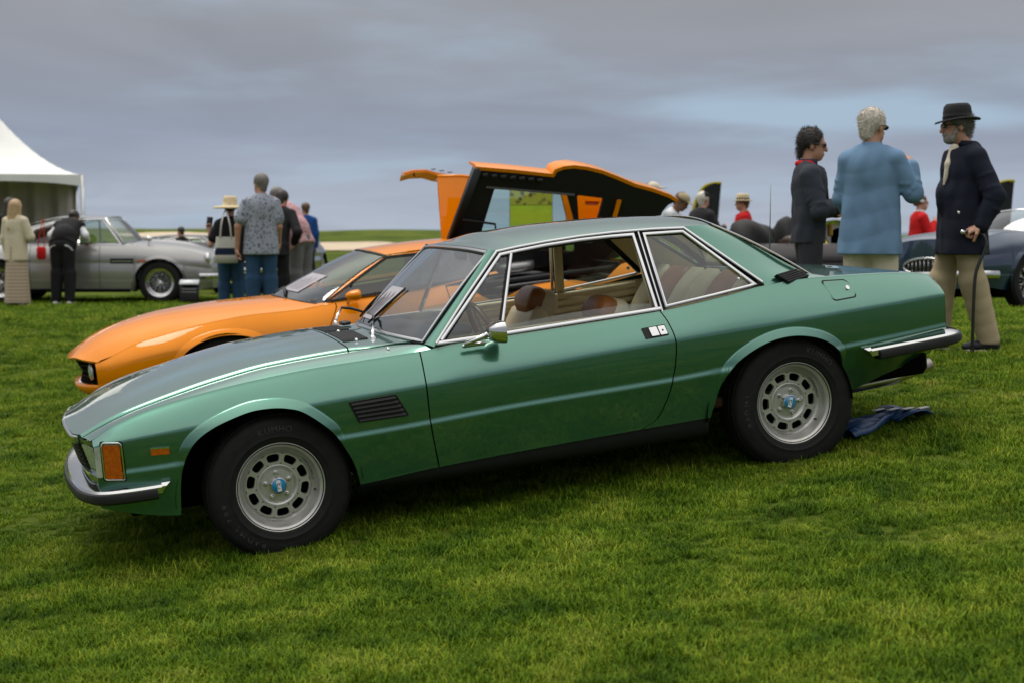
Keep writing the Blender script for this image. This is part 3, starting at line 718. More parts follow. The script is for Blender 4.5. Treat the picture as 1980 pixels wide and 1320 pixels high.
        for k in range(len(ring)):
            a, b = o + 2*k, o + 2*((k+1) % len(ring)); F.append((a, b, b+1, a+1))
        ob = mesh(name, V, F, m, car); sharp(ob, 50); return fix_normals(ob)
    deck('hood', nose, lambda y: -.422 + 0*y, .65, lambda x: yh(x) - .003, hood_z, GREEN, flip=True, pw=0.75)
    wsx = lambda y: -.648 - .122*(np.abs(y)/.742)**2.3; wsz = lambda y: .906 - .030*(np.abs(y)/.742)**2
    def cowl_z(x, y):
        t = np.clip((-.43 - x)/.22, 0, 1); e = .650; u = np.clip(np.abs(y)/e, 0, 1); z0 = zh(np.array(-.43)) + .020*(1 - u**2); k = np.clip((np.abs(y) - (e - .030))/.030, 0, 1)
        return z0*(1-t) + (wsz(y) + .002)*t - .016*k*k*(1-t)
    deck('cowl_panel', lambda y: -.4295 + 0*y, lambda y: wsx(y)*1.0 - .004, .65, lambda x: .647 + 0*x, cowl_z, GREEN, flip=True, nx=24)
    for sd in (1, -1):                                   # fender tops between shoulder crease and hood edge
        V = []; nk = 22; nx_ = 200
        for i in range(nx_):
            for k in range(nk):
                t = k/(nk-1); yk = .748 + (.600 - .748)*t; x0 = float(nose(yk)) - .006; x = x0 + (-.80 - x0)*i/(nx_-1)
                ya, za = float(S.yA(x)), float(max(S.zA(x), S.zB(x) + .012)); yb, zb_ = float(yh(min(x, .86))) + .003, float(zh(x)) - .015
                if x < -.60:
                    w_ = float(sstep(-.60, -.79, x)); yb = yb + w_*0.085; zb_ = zb_*(1 - w_) + 0.874*w_
                V.append((x, (ya + (yb - ya)*t)*sd, za + (zb_ - za)*t + 0.006*4*t*(1-t)))
        xs = np.zeros(nx_)
        o = mesh('fender_top', V, grid_faces(len(xs), nk, flip=sd < 0), GREEN, car); fix_normals(o)
    # ---- roof, pillars, rear deck
    PL = lambda z: .80 - .42*(z - .885)                  # plane of the side glass
    rail = pchip([-1.10, -1.197, -1.4, -1.63, -1.9, -2.174, -2.4], [1.235, 1.252, 1.266, 1.274, 1.269, 1.252, 1.228])
    rf_x0 = lambda y: -1.128 - .045*(np.abs(y)/.64)**2; rf_x1 = lambda y: np.interp(np.abs(y), [0, .42, .53, .60, .625, .648], [-2.405, -2.397, -2.382, -2.350, -2.285, -2.180])
    def roof_z(x, y):
        u = np.clip(np.abs(y)/.650, 0, 1); cr_ = .050*np.clip((-1.08 - x)/.25, 0.62, 1)*np.clip((x + 2.75)/.45, 0.55, 1); return rail(x) + .008 + cr_*(1 - u**2.5)
    deck('roof', rf_x0, rf_x1, .648, lambda x: .646 + 0*x, roof_z, GREEN, nx=70, flip=True, fl=0.012)
    ROOFC = {}
    for sd in (1, -1):
        # windscreen pillar
        a0, a1 = np.array([-.762, .722, .872]), np.array([-1.160, .618, 1.266]); b0, b1 = np.array([-.800, .812, .860]), np.array([-1.200, .652, 1.257]); V = []
        for i in range(20):
            t = i/19
            for j in range(8):
                u = j/7; p = (a0 + (a1-a0)*t)*(1-u) + (b0 + (b1-b0)*t)*u + np.array([.45, .70, .45])*0.016*4*u*(1-u); V.append(p*np.array([1, sd, 1]))
        o = mesh('windscreen_pillar', V, grid_faces(20, 8, flip=sd < 0), GREEN, car); fix_normals(o)
        # rear pillar flowing into the shoulder
        f0, f1 = np.array([-2.172, .649, 1.2580]), np.array([-2.522, .786, .938]); V = []
        rc = spline([(-2.338, .603, 1.2490), (-2.47, .612, 1.180), (-2.60, .630, 1.095), (-2.735, .652, 1.003), (-2.815, .685, .952), (-2.90, .735, .925)], per=5); nr = len(rc)
        for i in range(nr):
            t = i/(nr-1); p0 = f0 + (f1-f0)*t
            for j in range(14):
                u = j/13; p = p0*(1-u) + rc[i]*u + np.array([-.25, .85, .3])*0.014*4*u*(1-u)*(1 - 0.5*t); V.append(p)
        for i in range(1, 7):                            # blend from the pillar foot out to the shoulder crease
            t = i/6
            for j in range(14):
                p = V[(nr-1)*14 + j]; x = p[0] - .012*t; q = np.array([x, float(S.yA(x)), float(S.zA(x))]); V.append(p*(1-t) + q*t + np.array([0, 0, -0.005*4*t*(1-t)]))
        V = np.array(V)*np.array([1, sd, 1]); o = mesh('rear_pillar', V, grid_faces(nr + 6, 14, flip=sd < 0), GREEN, car); fix_normals(o)
        mb = MB(); q = [(-2.612, .938), (-2.742, .944), (-2.80, .905), (-2.665, .895)]
        # black extractor vent at the foot of the pillar
        vp = []
        for (px, py) in ((1481, 524), (1526, 521), (1543, 535), (1498, 540)):
            vp.append((px, py))
        c4 = [np.array([-2.590, .789, .972]), np.array([-2.722, .742, .983]), np.array([-2.790, .755, .940]), np.array([-2.652, .802, .926])]
        nv = np.array([-.18, .86, .48]); nv /= np.linalg.norm(nv)
        V = [p*np.array([1, sd, 1]) + nv*np.array([1, sd, 1])*h for h in (-0.02, 0.006) for p in c4]; F = [(0,1,2,3), (7,6,5,4), (0,4,5,1), (1,5,6,2), (2,6,7,3), (3,7,4,0)]
        o = mesh('pillar_vent', V, F, BLACK, car, smooth=False); fix_normals(o)
        for k in range(5):
            t = (k + 0.5)/5; p, r_ = c4[0]*(1-t) + c4[3]*t, c4[1]*(1-t) + c4[2]*t; m_ = np.array([1, sd, 1]); V, F = sweep([(p + nv*.006)*m_, (r_ + nv*.006)*m_], rect_prof(.004, .003), nv*m_); sl = mesh('vent_slat', V, F, RUBBER, o)
    tz = lambda x, y: S.zA(np.clip(x, -3.5, -2.5)) + .012*(1 - np.clip(np.abs(y)/.77, 0, 1)**2) - .03*sstep(-3.42, -3.51, x)
    deck('trunk_lid', lambda y: -2.862 + .03*(np.abs(y)/.7)**2, lambda y: -3.49 + 0*y, .73, lambda x: np.minimum(S.yA(x) - .028, .752), tz, GREEN, flip=True, nx=40)
    for sd in (1, -1):
        V = []; xs = np.linspace(-2.80, -3.50, 40)
        for x in xs:
            ya = float(S.yA(x)); yi = min(ya - .024, .756)
            for k in range(5):
                t = k/4; y = ya + (yi - ya)*t; V.append((x, y*sd, float(S.zA(x))*(1-t) + float(tz(np.array(x), np.array(y)))*t + .003*4*t*(1-t)))
        o = mesh('quarter_top', V, grid_faces(len(xs), 5, flip=sd < 0), GREEN, car); fix_normals(o)
    # tail panel
    V = []; zz = np.linspace(.44, .842, 14); yy = np.linspace(-1, 1, 41)
    for z in zz:
        e = float(S.y(np.array([-3.495]), np.array([min(z, .84)]))[0])
        for u in yy: V.append((-3.497 - .030*(1 - u*u) - .02*sstep(.6, .44, z)*0, u*e, z if z < .84 else .842 + .012*(1 - u*u)))
    o = mesh('tail_panel', V, grid_faces(14, 41), GREEN, car); fix_normals(o)
    for sd in (1, -1):
        for (y0, y1, mm, nm) in ((.42, .60, mat('red_lens', (0.35, 0.01, 0.01), rough=0.15, coat=0.8), 'tail_light'), (.62, .76, AMBER, 'rear_indicator')):
            V, F = box(-3.522 + .018*(y0 - .42)/.2, (y0+y1)/2*sd, .69, .03, y1 - y0, .12, bev=.008); mesh(nm, V, F, mm, car, False)
    # ---- front fascia
    def fx(y, z, zt): return nose(y) - .004 - .24*(zt - z)
    V = []; ys = np.linspace(-.80, .80, 61); nz = 16
    def ftop(y):
        a = abs(y); x = float(nose(y)) - .004; return float(hood_z(np.array(min(x, .86)), np.array(min(a, .60)))) - .004 if a < .60 else float(np.interp(a, [.60, .745, .80], [zh(.83) - .012, .650, .642]))
    for y in ys:
        zt = ftop(y)
        for k in range(nz):
            z = zt + (.470 - zt)*k/(nz-1); V.append((float(fx(y, z, zt)) - 0.012*sstep(.62, .80, abs(y)), y, z))
    o = mesh('front_fascia', V, grid_faces(61, nz, flip=True), GREEN, car); fix_normals(o)
    # lower valance wrapping from fender to fender
    V = []; prof = [(.475, -.03), (.44, -.02), (.40, -.03), (.36, -.06), (.34, -.10)]
    pth = spline([(.775, .812), (.80, .76), (.815, .6), (.83, .3), (.835, 0), (.83, -.3), (.815, -.6), (.80, -.76), (.775, -.812)], per=6)
    for (x, y) in pth:
        for (z, dx) in prof: V.append((x + dx, y, z))
    o = mesh('front_valance', V, grid_faces(len(pth), len(prof)), GREEN, car); fix_normals(o)
    # grille: dark recess panel with bars, bright surround
    gb = MB(); P = []
    for y in np.linspace(-.55, .55, 25):
        zt = ftop(y); P.append((y, zt))
    V = []
    for (y, zt) in P:
        for z in (zt - .030, (zt + .50)/2, .490): V.append((float(fx(y, z, zt)) + .003, y, z))
    gr = mesh('grille', V, grid_faces(len(P), 3, flip=True), BLACK, car); fix_normals(gr)
    for k in range(6):
        t = (k + .5)/6; L_ = []
        for (y, zt) in P: z = (zt - .035)*(1-t) + .495*t; L_.append((float(fx(y, z, zt)) + .006, y, z))
        V, F = sweep(L_, rect_prof(.006, .006), (1, 0, .2)); mesh('grille_bar', V, F, RUBBER, gr, False)
    L_ = [(float(fx(y, ftop(y) - .014, ftop(y))) + .004, y, ftop(y) - .014) for y in np.linspace(-.57, .57, 25)]
    V, F = sweep(L_, rect_prof(.034, .016, .005), (1, 0, -.1)); t_ = mesh('grille_trim', V, F, CHROME, car); sharp(t_, 30)
    L_ = [(float(fx(y, .484, ftop(y))) + .004, y, .484) for y in np.linspace(-.57, .57, 25)]
    V, F = sweep(L_, rect_prof(.010, .006, .003), (1, 0, -.1)); t_ = mesh('grille_trim', V, F, CHROME, car); sharp(t_, 30)
    for sd in (1, -1):
        # headlight on the front face, indicator round the corner
        def hf(p, h): zt = ftop(p[0]); return np.array([float(fx(p[0], p[1], zt)) - 0.012*float(sstep(.62, .80, p[0])) + h, p[0]*sd, p[1]])
        po = rounded([(.590, .505), (.735, .498), (.735, .630), (.590, .636)], .012); V, F = slab(po, hf, -.01, .0015); o = mesh('headlight_bezel', V, F, BLACK, car); fix_normals(o); sharp(o, 30)
        po = rounded(offset2([(.590, .505), (.735, .498), (.735, .630), (.590, .636)], .008), .012); V, F = slab(po, hf, -.006, .003); o = mesh('headlight', V, F, LENS, car); fix_normals(o); sharp(o, 30)
        ip = [(.750, .490), (.674, .483), (.671, .640), (.746, .645)]
        S.patch('indicator_bezel', rounded(offset2(ip, -.012), .016), BLACK, car, -.012, .002, sd)
        L2 = rounded(offset2(ip, -.004), .014); f_ = S.onto(sd); V, F = sweep([f_(p, .003) for p in L2], rect_prof(.008, .007, .003), (0, sd, 0), closed=True); t_ = mesh('indicator_trim', V, F, CHROME, car); fix_normals(t_); sharp(t_, 35)
        S.patch('indicator', rounded(offset2(ip, .003), .008), AMBER, car, -.005, .010, sd); S.patch('corner_lens', rounded([(.783, .500), (.7595, .4985), (.7555, .636), (.779, .634)], .005), LENS, car, -.005, .009, sd)
        mk = [(.545, .5985), (.466, .5935), (.466, .568), (.545, .572)]
        S.patch('side_marker', rounded(mk, .003), AMBER, car, -.003, .009, sd); S.patch('marker_trim', [(.546, .6045), (.465, .5995), (.465, .5935), (.546, .5985)], CHROME, car, -.003, .010, sd)
        # fender vent with slats
        vq = [(-.352, .677), (-.572, .681), (-.622, .577), (-.388, .579)]
        vo = S.patch('fender_vent', rounded(vq, .006), BLACK, car, -.008, .0022, sd); f_ = S.onto(sd)
        L2 = rounded(vq, .006); V, F = sweep([f_(p, .001) for p in L2], rect_prof(.006, .005, .002), (0, sd, 0), closed=True); t_ = mesh('vent_frame', V, F, RUBBER, vo); fix_normals(t_)
        for k in range(5):
            t = (k + .5)/5; a = np.array(vq[0])*(1-t) + np.array(vq[3])*t; b = np.array(vq[1])*(1-t) + np.array(vq[2])*t; a = a + (b-a)*.03; b = b - (b-a)*.03
            L3 = [f_(a + (b-a)*q, .001) for q in np.linspace(0, 1, 9)]; V, F = sweep(L3, [(-.005, 0), (.006, 0), (.006, .002), (-.005, .010)], (0, sd, 0)); sl = mesh('vent_slat', V, F, BLACK, vo, False); fix_normals(sl)
        # door handle, fuel flap
        hq = np.array([(-1.815, .812), (-1.938, .816), (-1.946, .765), (-1.824, .761)])
        S.patch('handle_plate', rounded(hq, .006), BLACK, car, -.004, .003, sd)
        def sub(u0, u1, v0=.12, v1=.88):
            f2 = lambda u, v: (hq[0]*(1-u) + hq[1]*u)*(1-v) + (hq[3]*(1-u) + hq[2]*u)*v; return [f2(u0, v0), f2(u1, v0), f2(u1, v1), f2(u0, v1)]
        S.patch('door_handle', rounded(sub(.28, .60), .004), CHROME, car, 0, .010, sd); S.patch('door_lock', rounded(sub(.66, .95), .004), CHROME, car, 0, .008, sd); S.patch('keyhole', rounded(sub(.78, .84, .42, .58), .002), BLACK, car, .007, .0088, sd)
    fq = np.array([(-2.826, .915), (-2.972, .904), (-2.993, .812), (-2.853, .808)])
    S.patch('fuel_flap_gap', rounded(fq, .022), BLACK, car, -.004, .0006, 1); fo = S.patch('fuel_flap', rounded(offset2(fq, .0065), .019), GREEN, car, -.002, .0016, 1)
    lc = np.array([-2.957, .862]); S.patch('fuel_lock', [lc + .010*np.array([math.cos(a), math.sin(a)]) for a in np.linspace(0, 2*PI, 17)[:-1]], CHROME, car, 0, .006, 1)
    # sills and underside
    for sd in (1, -1):
        V = []; xs = np.linspace(-.365, -2.125, 20)
        for x in xs:
            zt = float(S.zD(x)); V += [(x, .866*sd - .004*sd, zt + .012), (x, .860*sd, zt - .03), (x, .852*sd, .262), (x, .836*sd, .238), (x, .60*sd, .234)]
        o = mesh('sill', V, grid_faces(20, 5, flip=sd < 0), BLACK, car); fix_normals(o)
        for (xc, zc, rr) in ((.045, .315, .425), (-2.51, .31, .40)):            # wheel housings
            V = []; an = np.linspace(0.0, PI, 28)
            for a in an:
                for yv in (.885, .60): V.append((xc + rr*math.cos(a), yv*sd, zc + rr*math.sin(a)*0.94))
            b = len(V); V.append((xc, .60*sd, zc)); F = grid_faces(28, 2) + [(2*i+1, 2*i+3, b) for i in range(27)]
            o = mesh('wheel_housing', V, F, DARK, car); fix_normals(o)
    mb = MB()
    for bx in ((-1.28, 0, .30, 1.75, 1.62, .12), (.25, 0, .36, .85, 1.16, .22), (-2.6, 0, .40, 1.0, 1.16, .22), (-3.2, 0, .42, .55, 1.40, .16), (.62, 0, .40, .24, 1.4, .18)):
        V, F = box(*bx, bev=.03); mb.add(V, F)
    mb.build('underbody', DARK, car)
    # exhaust tips
    EXH = mat('exhaust_steel', (.62, .56, .48), rough=.28, metal=1.0, var=.15)
    for yv in (.46, .36):
        V, F = tube([(-3.1, yv, .285), (-3.38, yv, .30), (-3.62, yv, .345)], [.026, .030, .032], 16, caps=False); o = mesh('exhaust_pipe', V, F, EXH, car); o.modifiers.new('s', 'SOLIDIFY').thickness = .003
    # ---- bumpers
    def bumper(path, z0, tilt, nm):
        P = np.array([(x, y, z0 + tilt*x) for x, y in path]); T = np.gradient(P, axis=0); nr = np.stack([-T[:, 1]*-1, T[:, 0]*-1, 0*T[:, 0]], 1)
        nr /= np.linalg.norm(nr, axis=1, keepdims=True); c = P.mean(0); sg = np.sign(((P - c)*nr).sum()); nr *= sg
        s_ = np.sign(np.cross(nr[len(P)//2], T[len(P)//2])[2])
        prof = [(.036*s_, -.062), (.030*s_, -.022), (.022*s_, .002), (.012*s_, .010), (-.014*s_, .010), (-.014*s_, -.062)]
        V, F = sweep(P, prof, nr); o = mesh(nm, V, F, CHROME, car); fix_normals(o); sharp(o, 32)
        prof = [(.010*s_, .004), (.008*s_, .020), (-.008*s_, .026), (-.030*s_, .022), (-.040*s_, .004), (-.036*s_, -.05), (-.010*s_, -.05)]
        V, F = sweep(P[1:-1], prof, nr[1:-1]); o2 = mesh('bumper_rubber', V, F, RUBBER, o); fix_normals(o2); sharp(o2, 32)
        for i0, i1 in ((0, 1), (-1, -2)):
            d = (P[i0] - P[i1]); d /= np.linalg.norm(d); a = P[i0]
            pr = [(a + np.array([0, 0, q*1.0])*1 + nr[i0]*b) for q, b in ((.036, -.05), (.030, .000), (.016, .012), (-.010, .010), (-.010, -.05))]
            V = pr + [p + d*e for p, e in zip(pr, (.045, .038, .02, .0, .0))]; n_ = len(pr); F = [tuple(range(n_)), tuple(range(2*n_-1, n_-1, -1))] + [(i, i+n_, (i+1) % n_+n_, (i+1) % n_) for i in range(n_)]
            o3 = mesh('bumper_end', V, F, CHROME, o); fix_normals(o3); sharp(o3, 25)
    half = [(.520, .908), (.60, .907), (.68, .898), (.745, .878), (.795, .835), (.835, .745), (.865, .60), (.893, .30), (.902, 0)]
    pf = spline(half + [(x, -y) for x, y in half[-2::-1]], per=4); bumper(pf, .418, 0.0, 'front_bumper')
    half = [(-3.02, .905), (-3.2, .897), (-3.40, .882), (-3.52, .860), (-3.585, .80), (-3.615, .68), (-3.635, .35), (-3.64, 0)]
    pr_ = spline(half + [(x, -y) for x, y in half[-2::-1]], per=4); bumper(pr_, .455, -.0240, 'rear_bumper')
    # ---- glass and bright trim
    def wsurf(u, t, h=0.0):
        y0 = u*.742; y1 = u*.640; b = np.array([float(wsx(y0)), y0, float(wsz(y0))]); tp = np.array([float(rf_x0(y1)) + .004, y1, float(roof_z(float(rf_x0(y1)), y1)) - .004]); p = b*(1-t) + tp*t
        return p + np.array([.55, u*.25, .75])*(0.020*4*t*(1-t)*(1 - .5*u*u) + h)
    V = [wsurf(u, t) for t in np.linspace(0, 1, 24) for u in np.linspace(-1, 1, 41)]
    ws = mesh('windscreen', V, grid_faces(24, 41), WSGLASS, car); fix_normals(ws)
    loop = [wsurf(u, .012, .004) for u in np.linspace(-.985, .985, 31)] + [wsurf(.985, t, .004) for t in np.linspace(.03, .97, 14)] + [wsurf(u, .985, .004) for u in np.linspace(.985, -.985, 31)] + [wsurf(-.985, t, .004) for t in np.linspace(.97, .03, 14)]
    V, F = sweep(loop, rect_prof(.034, .004, 0, -.004), (.6, 0, .8), closed=True); o = mesh('windscreen_gasket', V, F, RUBBER, ws); fix_normals(o)
    V, F = sweep(loop, rect_prof(.017, .007, .004), (.6, 0, .8), closed=True); o = mesh('windscreen_trim', V, F, CHROME, ws); fix_normals(o); sharp(o, 35)
    # rear window
    def rw(u, t):
        a = np.array([-2.405 + .055*u*u, u*.585, 1.255 + .030*(1-u*u)]); b = np.array([-2.862 + .03*u*u, u*.690, .938 + .004*(1-u*u)]); return a*(1-t) + b*t + np.array([-.5, 0, .8])*.015*4*t*(1-t)
    V = [rw(u, t) for t in np.linspace(0, 1, 14) for u in np.linspace(-1, 1, 25)]
    rwo = mesh('rear_window', V, grid_faces(14, 25), GLASS, car); fix_normals(rwo)
    loop = [rw(u, .01) for u in np.linspace(-1, 1, 21)] + [rw(1, t) for t in np.linspace(.05, .95, 10)] + [rw(u, .99) for u in np.linspace(1, -1, 21)] + [rw(-1, t) for t in np.linspace(.95, .05, 10)]
    V, F = sweep(loop, rect_prof(.018, .006, .003), (-.55, 0, .8), closed=True); o = mesh('rear_window_trim', V, F, CHROME, rwo); fix_normals(o); sharp(o, 35)
    O = np.array([(-.812, .872), (-1.00, 1.062), (-1.197, 1.251), (-1.30, 1.2595), (-1.45, 1.268), (-1.63, 1.273), (-1.80, 1.2715), (-2.0, 1.264), (-2.174, 1.251), (-2.513, .941), (-2.465, .929), (-2.25, .9095), (-1.95, .884), (-1.15, .872)])
    for sd in (1, -1):
        def sp(p, h=0.0): return np.array([p[0], (PL(p[1]) + h)*sd, p[1] + .42*h])
        nrm = (0, .92*sd, .39)
        top = O[:10]                                     # drip rail over the whole side glass
        V, F = sweep([sp(p, .006) for p in top], rect_prof(.014, .012, .005), nrm); o = mesh('drip_rail', V, F, CHROME, car); fix_normals(o); sharp(o, 35)
        I1 = offset2(O, .013)[:10]; V, F = sweep([sp(p, -.001) for p in I1], rect_prof(.036, .004), nrm); o = mesh('window_gasket', V, F, BLACK, car); fix_normals(o)
        belt = [(-1.953, .8845), (-1.55, .878)] + [tuple(p) for p in O[13:]] + [tuple(O[0])]
        V, F = sweep([sp(p, .004) for p in belt], rect_prof(.020, .011, .005), nrm); o = mesh('belt_trim', V, F, CHROME, car); fix_normals(o); sharp(o, 35)
        # door frame: vent + drop window; quarter window frame
        vt = np.array([(-.852, .888), (-1.222, 1.228), (-1.262, 1.230), (-1.128, .890)]); vent = vt
        door = np.array([(-1.138, .893), (-1.272, 1.229), (-1.45, 1.242), (-1.63, 1.2465), (-1.78, 1.245), (-1.895, 1.2405), (-1.921, .901)])
        quart = np.array([(-1.984, .904), (-1.966, 1.242), (-2.164, 1.231), (-2.462, .948), (-2.44, .944), (-2.25, .926)])
        frame = np.array([(-.840, .882), (-1.212, 1.235), (-1.30, 1.2425), (-1.45, 1.2525), (-1.63, 1.257), (-1.78, 1.255), (-1.903, 1.2505), (-1.930, .892)])
        V, F = sweep([sp(p, .003) for p in frame], rect_prof(.017, .012, .005), nrm); o = mesh('door_frame_trim', V, F, CHROME, car); fix_normals(o); sharp(o, 35)
        qf = offset2(quart, -.004); qf[[0, 3, 4, 5], 1] -= .008; V, F = sweep([sp(p, .003) for p in qf], rect_prof(.016, .012, .005), nrm, closed=True); o = mesh('quarter_window_trim', V, F, CHROME, car); fix_normals(o); sharp(o, 35)
        V, F = sweep([sp((-1.133, .880), .004), sp((-1.268, 1.234), .004)], rect_prof(.015, .012, .005), nrm); o = mesh('vent_post', V, F, CHROME, car); fix_normals(o); sharp(o, 35)
        V, F = sweep([sp((-1.123, .886), .001), sp((-1.256, 1.230), .001)], rect_prof(.010, .008), nrm); mesh('vent_seal', V, F, BLACK, car, False)
        V, F = sweep([sp((-1.962, .880), -.004), sp((-1.938, 1.257), -.004)], rect_prof(.040, .006), nrm); o = mesh('centre_pillar', V, F, BLACK, car, False)
        V, F = sweep([sp((-1.955, .868), .006), sp((-1.933, 1.259), .006)], rect_prof(.009, .010, .004), nrm); o = mesh('pillar_trim', V, F, CHROME, car); fix_normals(o); sharp(o, 35)
        for nm, pg in (('vent_window', vent), ('quarter_window', quart)):
            V = [sp(p) for p in pg]; o = mesh(nm, V, [tuple(range(len(pg)))], GLASS, car, False); fix_normals(o)
        # lowered door glass still showing a strip above the belt
        pg = [(-1.140, .885), (-1.148, .912), (-1.50, .930), (-1.80, .930), (-1.912, .922), (-1.915, .890)]
        o = mesh('door_window', [sp(p, -.010) for p in pg], [tuple(range(len(pg)))], GLASS, car, False); fix_normals(o)
        V, F = lathe([(.010, 0), (.009, .006), (.0, .008)], 14); V = V*np.array([1, sd, 1]) + sp((-2.40, .975), .0); o = mesh('window_catch', V, F, CHROME, car); fix_normals(o)
        # inner lining of door, pillar and quarter, with quilted ribs
        zi = lambda z: (.765 - .42*max(0, z - .885))*sd
        V = [(x, .735*sd if z < .86 else .745*sd, z) for x in (-.80, -2.09) for z in (.36, .60, .885)] + [(x, (.735 if z < .86 else .745)*sd, z) for x in (-2.0901, -2.55) for z in (.70, .72, .905)]
        o = mesh('door_lining', V[:6], grid_faces(2, 3), BEIGE, car, False); fix_normals(o); mesh('quarter_lining', V[6:], grid_faces(2, 3), BEIGE, car, False); fix_normals(o)
        for k in range(5):
            zc = .70 + .042*k; P = [(x, .728*sd, zc + .01*(x < -2.0)) for x in (-.85, -1.4, -1.9, -2.42)]; V, F = sweep(P, [(-.019, 0), (.019, 0), (.016, .010), (.006, .016), (-.006, .016), (-.016, .010)], (0, -sd, 0)); q = mesh('lining_rib', V, F, BEIGE, o); fix_normals(q)
        V, F = box(-1.5, .722*sd, .655, 1.2, .03, .035, bev=.01); q = mesh('armrest', V, F, CHROME if False else mat('trim_strip', (.55, .52, .46), rough=.3, metal=.6), o)
        V, F = box(-1.44, .728*sd, .52, 1.26, .016, .22, bev=.004); q = mesh('door_carpet', V, F, BROWN, o)
        # pillars inside
        for a, b, w_ in (((-1.955, .745, .87), (-1.935, .630, 1.25), .05), ((-1.185, .632, 1.235), (-.80, .775, .87), .035)):
            V, F = sweep([np.array(a)*np.array([1, sd, 1]), np.array(b)*np.array([1, sd, 1])], rect_prof(w_, .012), (0, -sd, 0)); q = mesh('pillar_lining', V, F, LINER, car); fix_normals(q)
        f0 = [(-2.19, .625, 1.235), (-2.50, .745, .93)]; rcl = [(-2.36, .565, 1.235), (-2.62, .60, 1.05), (-2.80, .64, .93)]
        V = [np.array(f0[0])*np.array([1, sd, 1]), np.array([-2.35, .685, 1.08])*np.array([1, sd, 1]), np.array(f0[1])*np.array([1, sd, 1])] + [np.array(p)*np.array([1, sd, 1]) for p in rcl]
        o = mesh('rear_pillar_lining', V, [(0, 3, 4, 1), (1, 4, 5, 2)], LINER, car, False); fix_normals(o)
    V = [(x, u*.62, float(roof_z(np.array(x), np.array(u*.62))) - .028) for x in np.linspace(-1.17, -2.36, 14) for u in np.linspace(-1, 1, 15)]
    o = mesh('headliner', V, grid_faces(14, 15), LINER, car); fix_normals(o)
    V, F = box(-1.72, 0, .37, 1.9, 1.46, .05, bev=.01); mesh('cabin_floor', V, F, CARPET, car, False)
    V, F = box(-2.70, 0, .895, .30, 1.36, .03, bev=.01); mesh('parcel_shelf', V, F, BEIGE, car, False)
    V, F = box(-.80, 0, .64, .05, 1.46, .40, bev=.01); mesh('firewall', V, F, DARK, car, False)
    # dashboard
    pr = [(-.70, .70), (-.72, .868), (-.80, .878), (-.98, .872), (-1.03, .850), (-1.04, .80), (-1.00, .66)]
    V = [(x, y, z + (.012*(1 - (y/.7)**2))) for y in np.linspace(-.72, .72, 15) for (x, z) in pr]; o = mesh('dashboard', V, grid_faces(15, len(pr)), DASH, car); fix_normals(o); sharp(o, 40)
    V, F = box(-1.0, .37, .885, .14, .36, .05, bev=.02); q = mesh('instrument_hood', V, F, DASH, o)
    sw = empty('steering_wheel', (-1.19, .37, .815), (0, math.radians(-68), 0), car)
    V, F = tube([(.19*math.cos(a), .19*math.sin(a), 0) for a in np.linspace(0, 2*PI, 41)[:-1]], .0135, 10, closed=True); mesh('wheel_rim', V, F, mat('wood_rim', (.16, .06, .02), rough=.3, coat=.6), sw)
    for a in (0.3, PI - .3, -PI/2): V, F = box(.095*math.cos(a), .095*math.sin(a), -.012, .19, .03, .006, rot=None); V, F = box(.095, 0, -.012, .18, .028, .006, bev=.002); V = V @ rotm(0, 0, a).T; mesh('spoke', V, F, ALLOY, sw, False)
    V, F = lathe([(0, .01), (.04, .008), (.05, -.02), (.03, -.2)], 20, 'z'); o = mesh('column', V, F, BLACK, sw); fix_normals(o)
    # seats
    def seat(yc, recl, nm='front_seat', zo=0.0, xo=0.0):
        s0 = empty(nm, (-1.62 + xo, yc, .44 + zo), None, car)
        def pad(name, w, l, th, m, org, ang, curve=.03, nu=13, nv=17, tw_=1.0, parent=None, lift=0):
            V = []                                       # rounded cushion
            for i in range(nv):
                t = i/(nv-1); wv = w*(1 + (tw_-1)*t)
                for k in range(20):
                    a = 2*PI*k/20; c, s2 = math.cos(a), math.sin(a); e = min(1, math.sin(PI*min(max(t, .0), 1))**.28 + 0.0) if 0 < t < 1 else 0.03
                    V.append((wv/2*np.sign(c)*abs(c)**.45*(.72 + .28*e), l*t, th/2*np.sign(s2)*abs(s2)**.6*e + curve*(abs(c)**3)*(s2 > 0)))
            V = np.array(V); V = np.stack([V[:, 2], V[:, 0], V[:, 1]], 1) @ rotm(0, ang, 0).T + np.array(org); F = grid_faces(nv, 20, closev=True) + [tuple(range(20)), tuple(range(nv*20-1, (nv-1)*20-1, -1))]
            o = mesh(name, V, F, m, parent or s0); fix_normals(o); return o
        pad('cushion', .50, .52, .16, BEIGE, (.22, 0, .02), math.radians(-84)); pad('cushion_centre', .26, .46, .19, BROWN, (.20, 0, .02), math.radians(-84), curve=0)
        bk = pad('backrest', .52, .56, .17, BEIGE, (-.26, 0, .02), math.radians(-recl), .035, tw_=.86); pad('backrest_centre', .27, .46, .17, BROWN, (-.255, 0, .03), math.radians(-recl), .0, parent=bk)
        # headrest: brown half-moon roll in a beige shell
        c = np.array([-.26 - math.sin(math.radians(recl))*.53, 0, .02 + math.cos(math.radians(recl))*.53]); F = grid_faces(14, 24, closev=True) + [tuple(range(24)), tuple(range(14*24-1, 13*24-1, -1))]
        def roll(xa, xb, hw, hh, zc, ex):
            V = []
            for i in range(14):
                t = i/13; rr = max(.05, 1 - abs(2*t-1)**ex)**(1/ex)
                for k in range(24):
                    b = 2*PI*k/24; cb, sb = math.cos(b), math.sin(b); V.append((xa + (xb-xa)*t, hw*np.sign(cb)*abs(cb)**.55*(.82 + .18*rr), hh*np.sign(sb)*abs(sb)**.8*rr + zc))
            return np.array(V) @ rotm(0, math.radians(-recl), 0).T + c
        h = mesh('headrest', roll(-.045, .075, .150, .088, .050, 2.4), F, BROWN, s0); fix_normals(h)
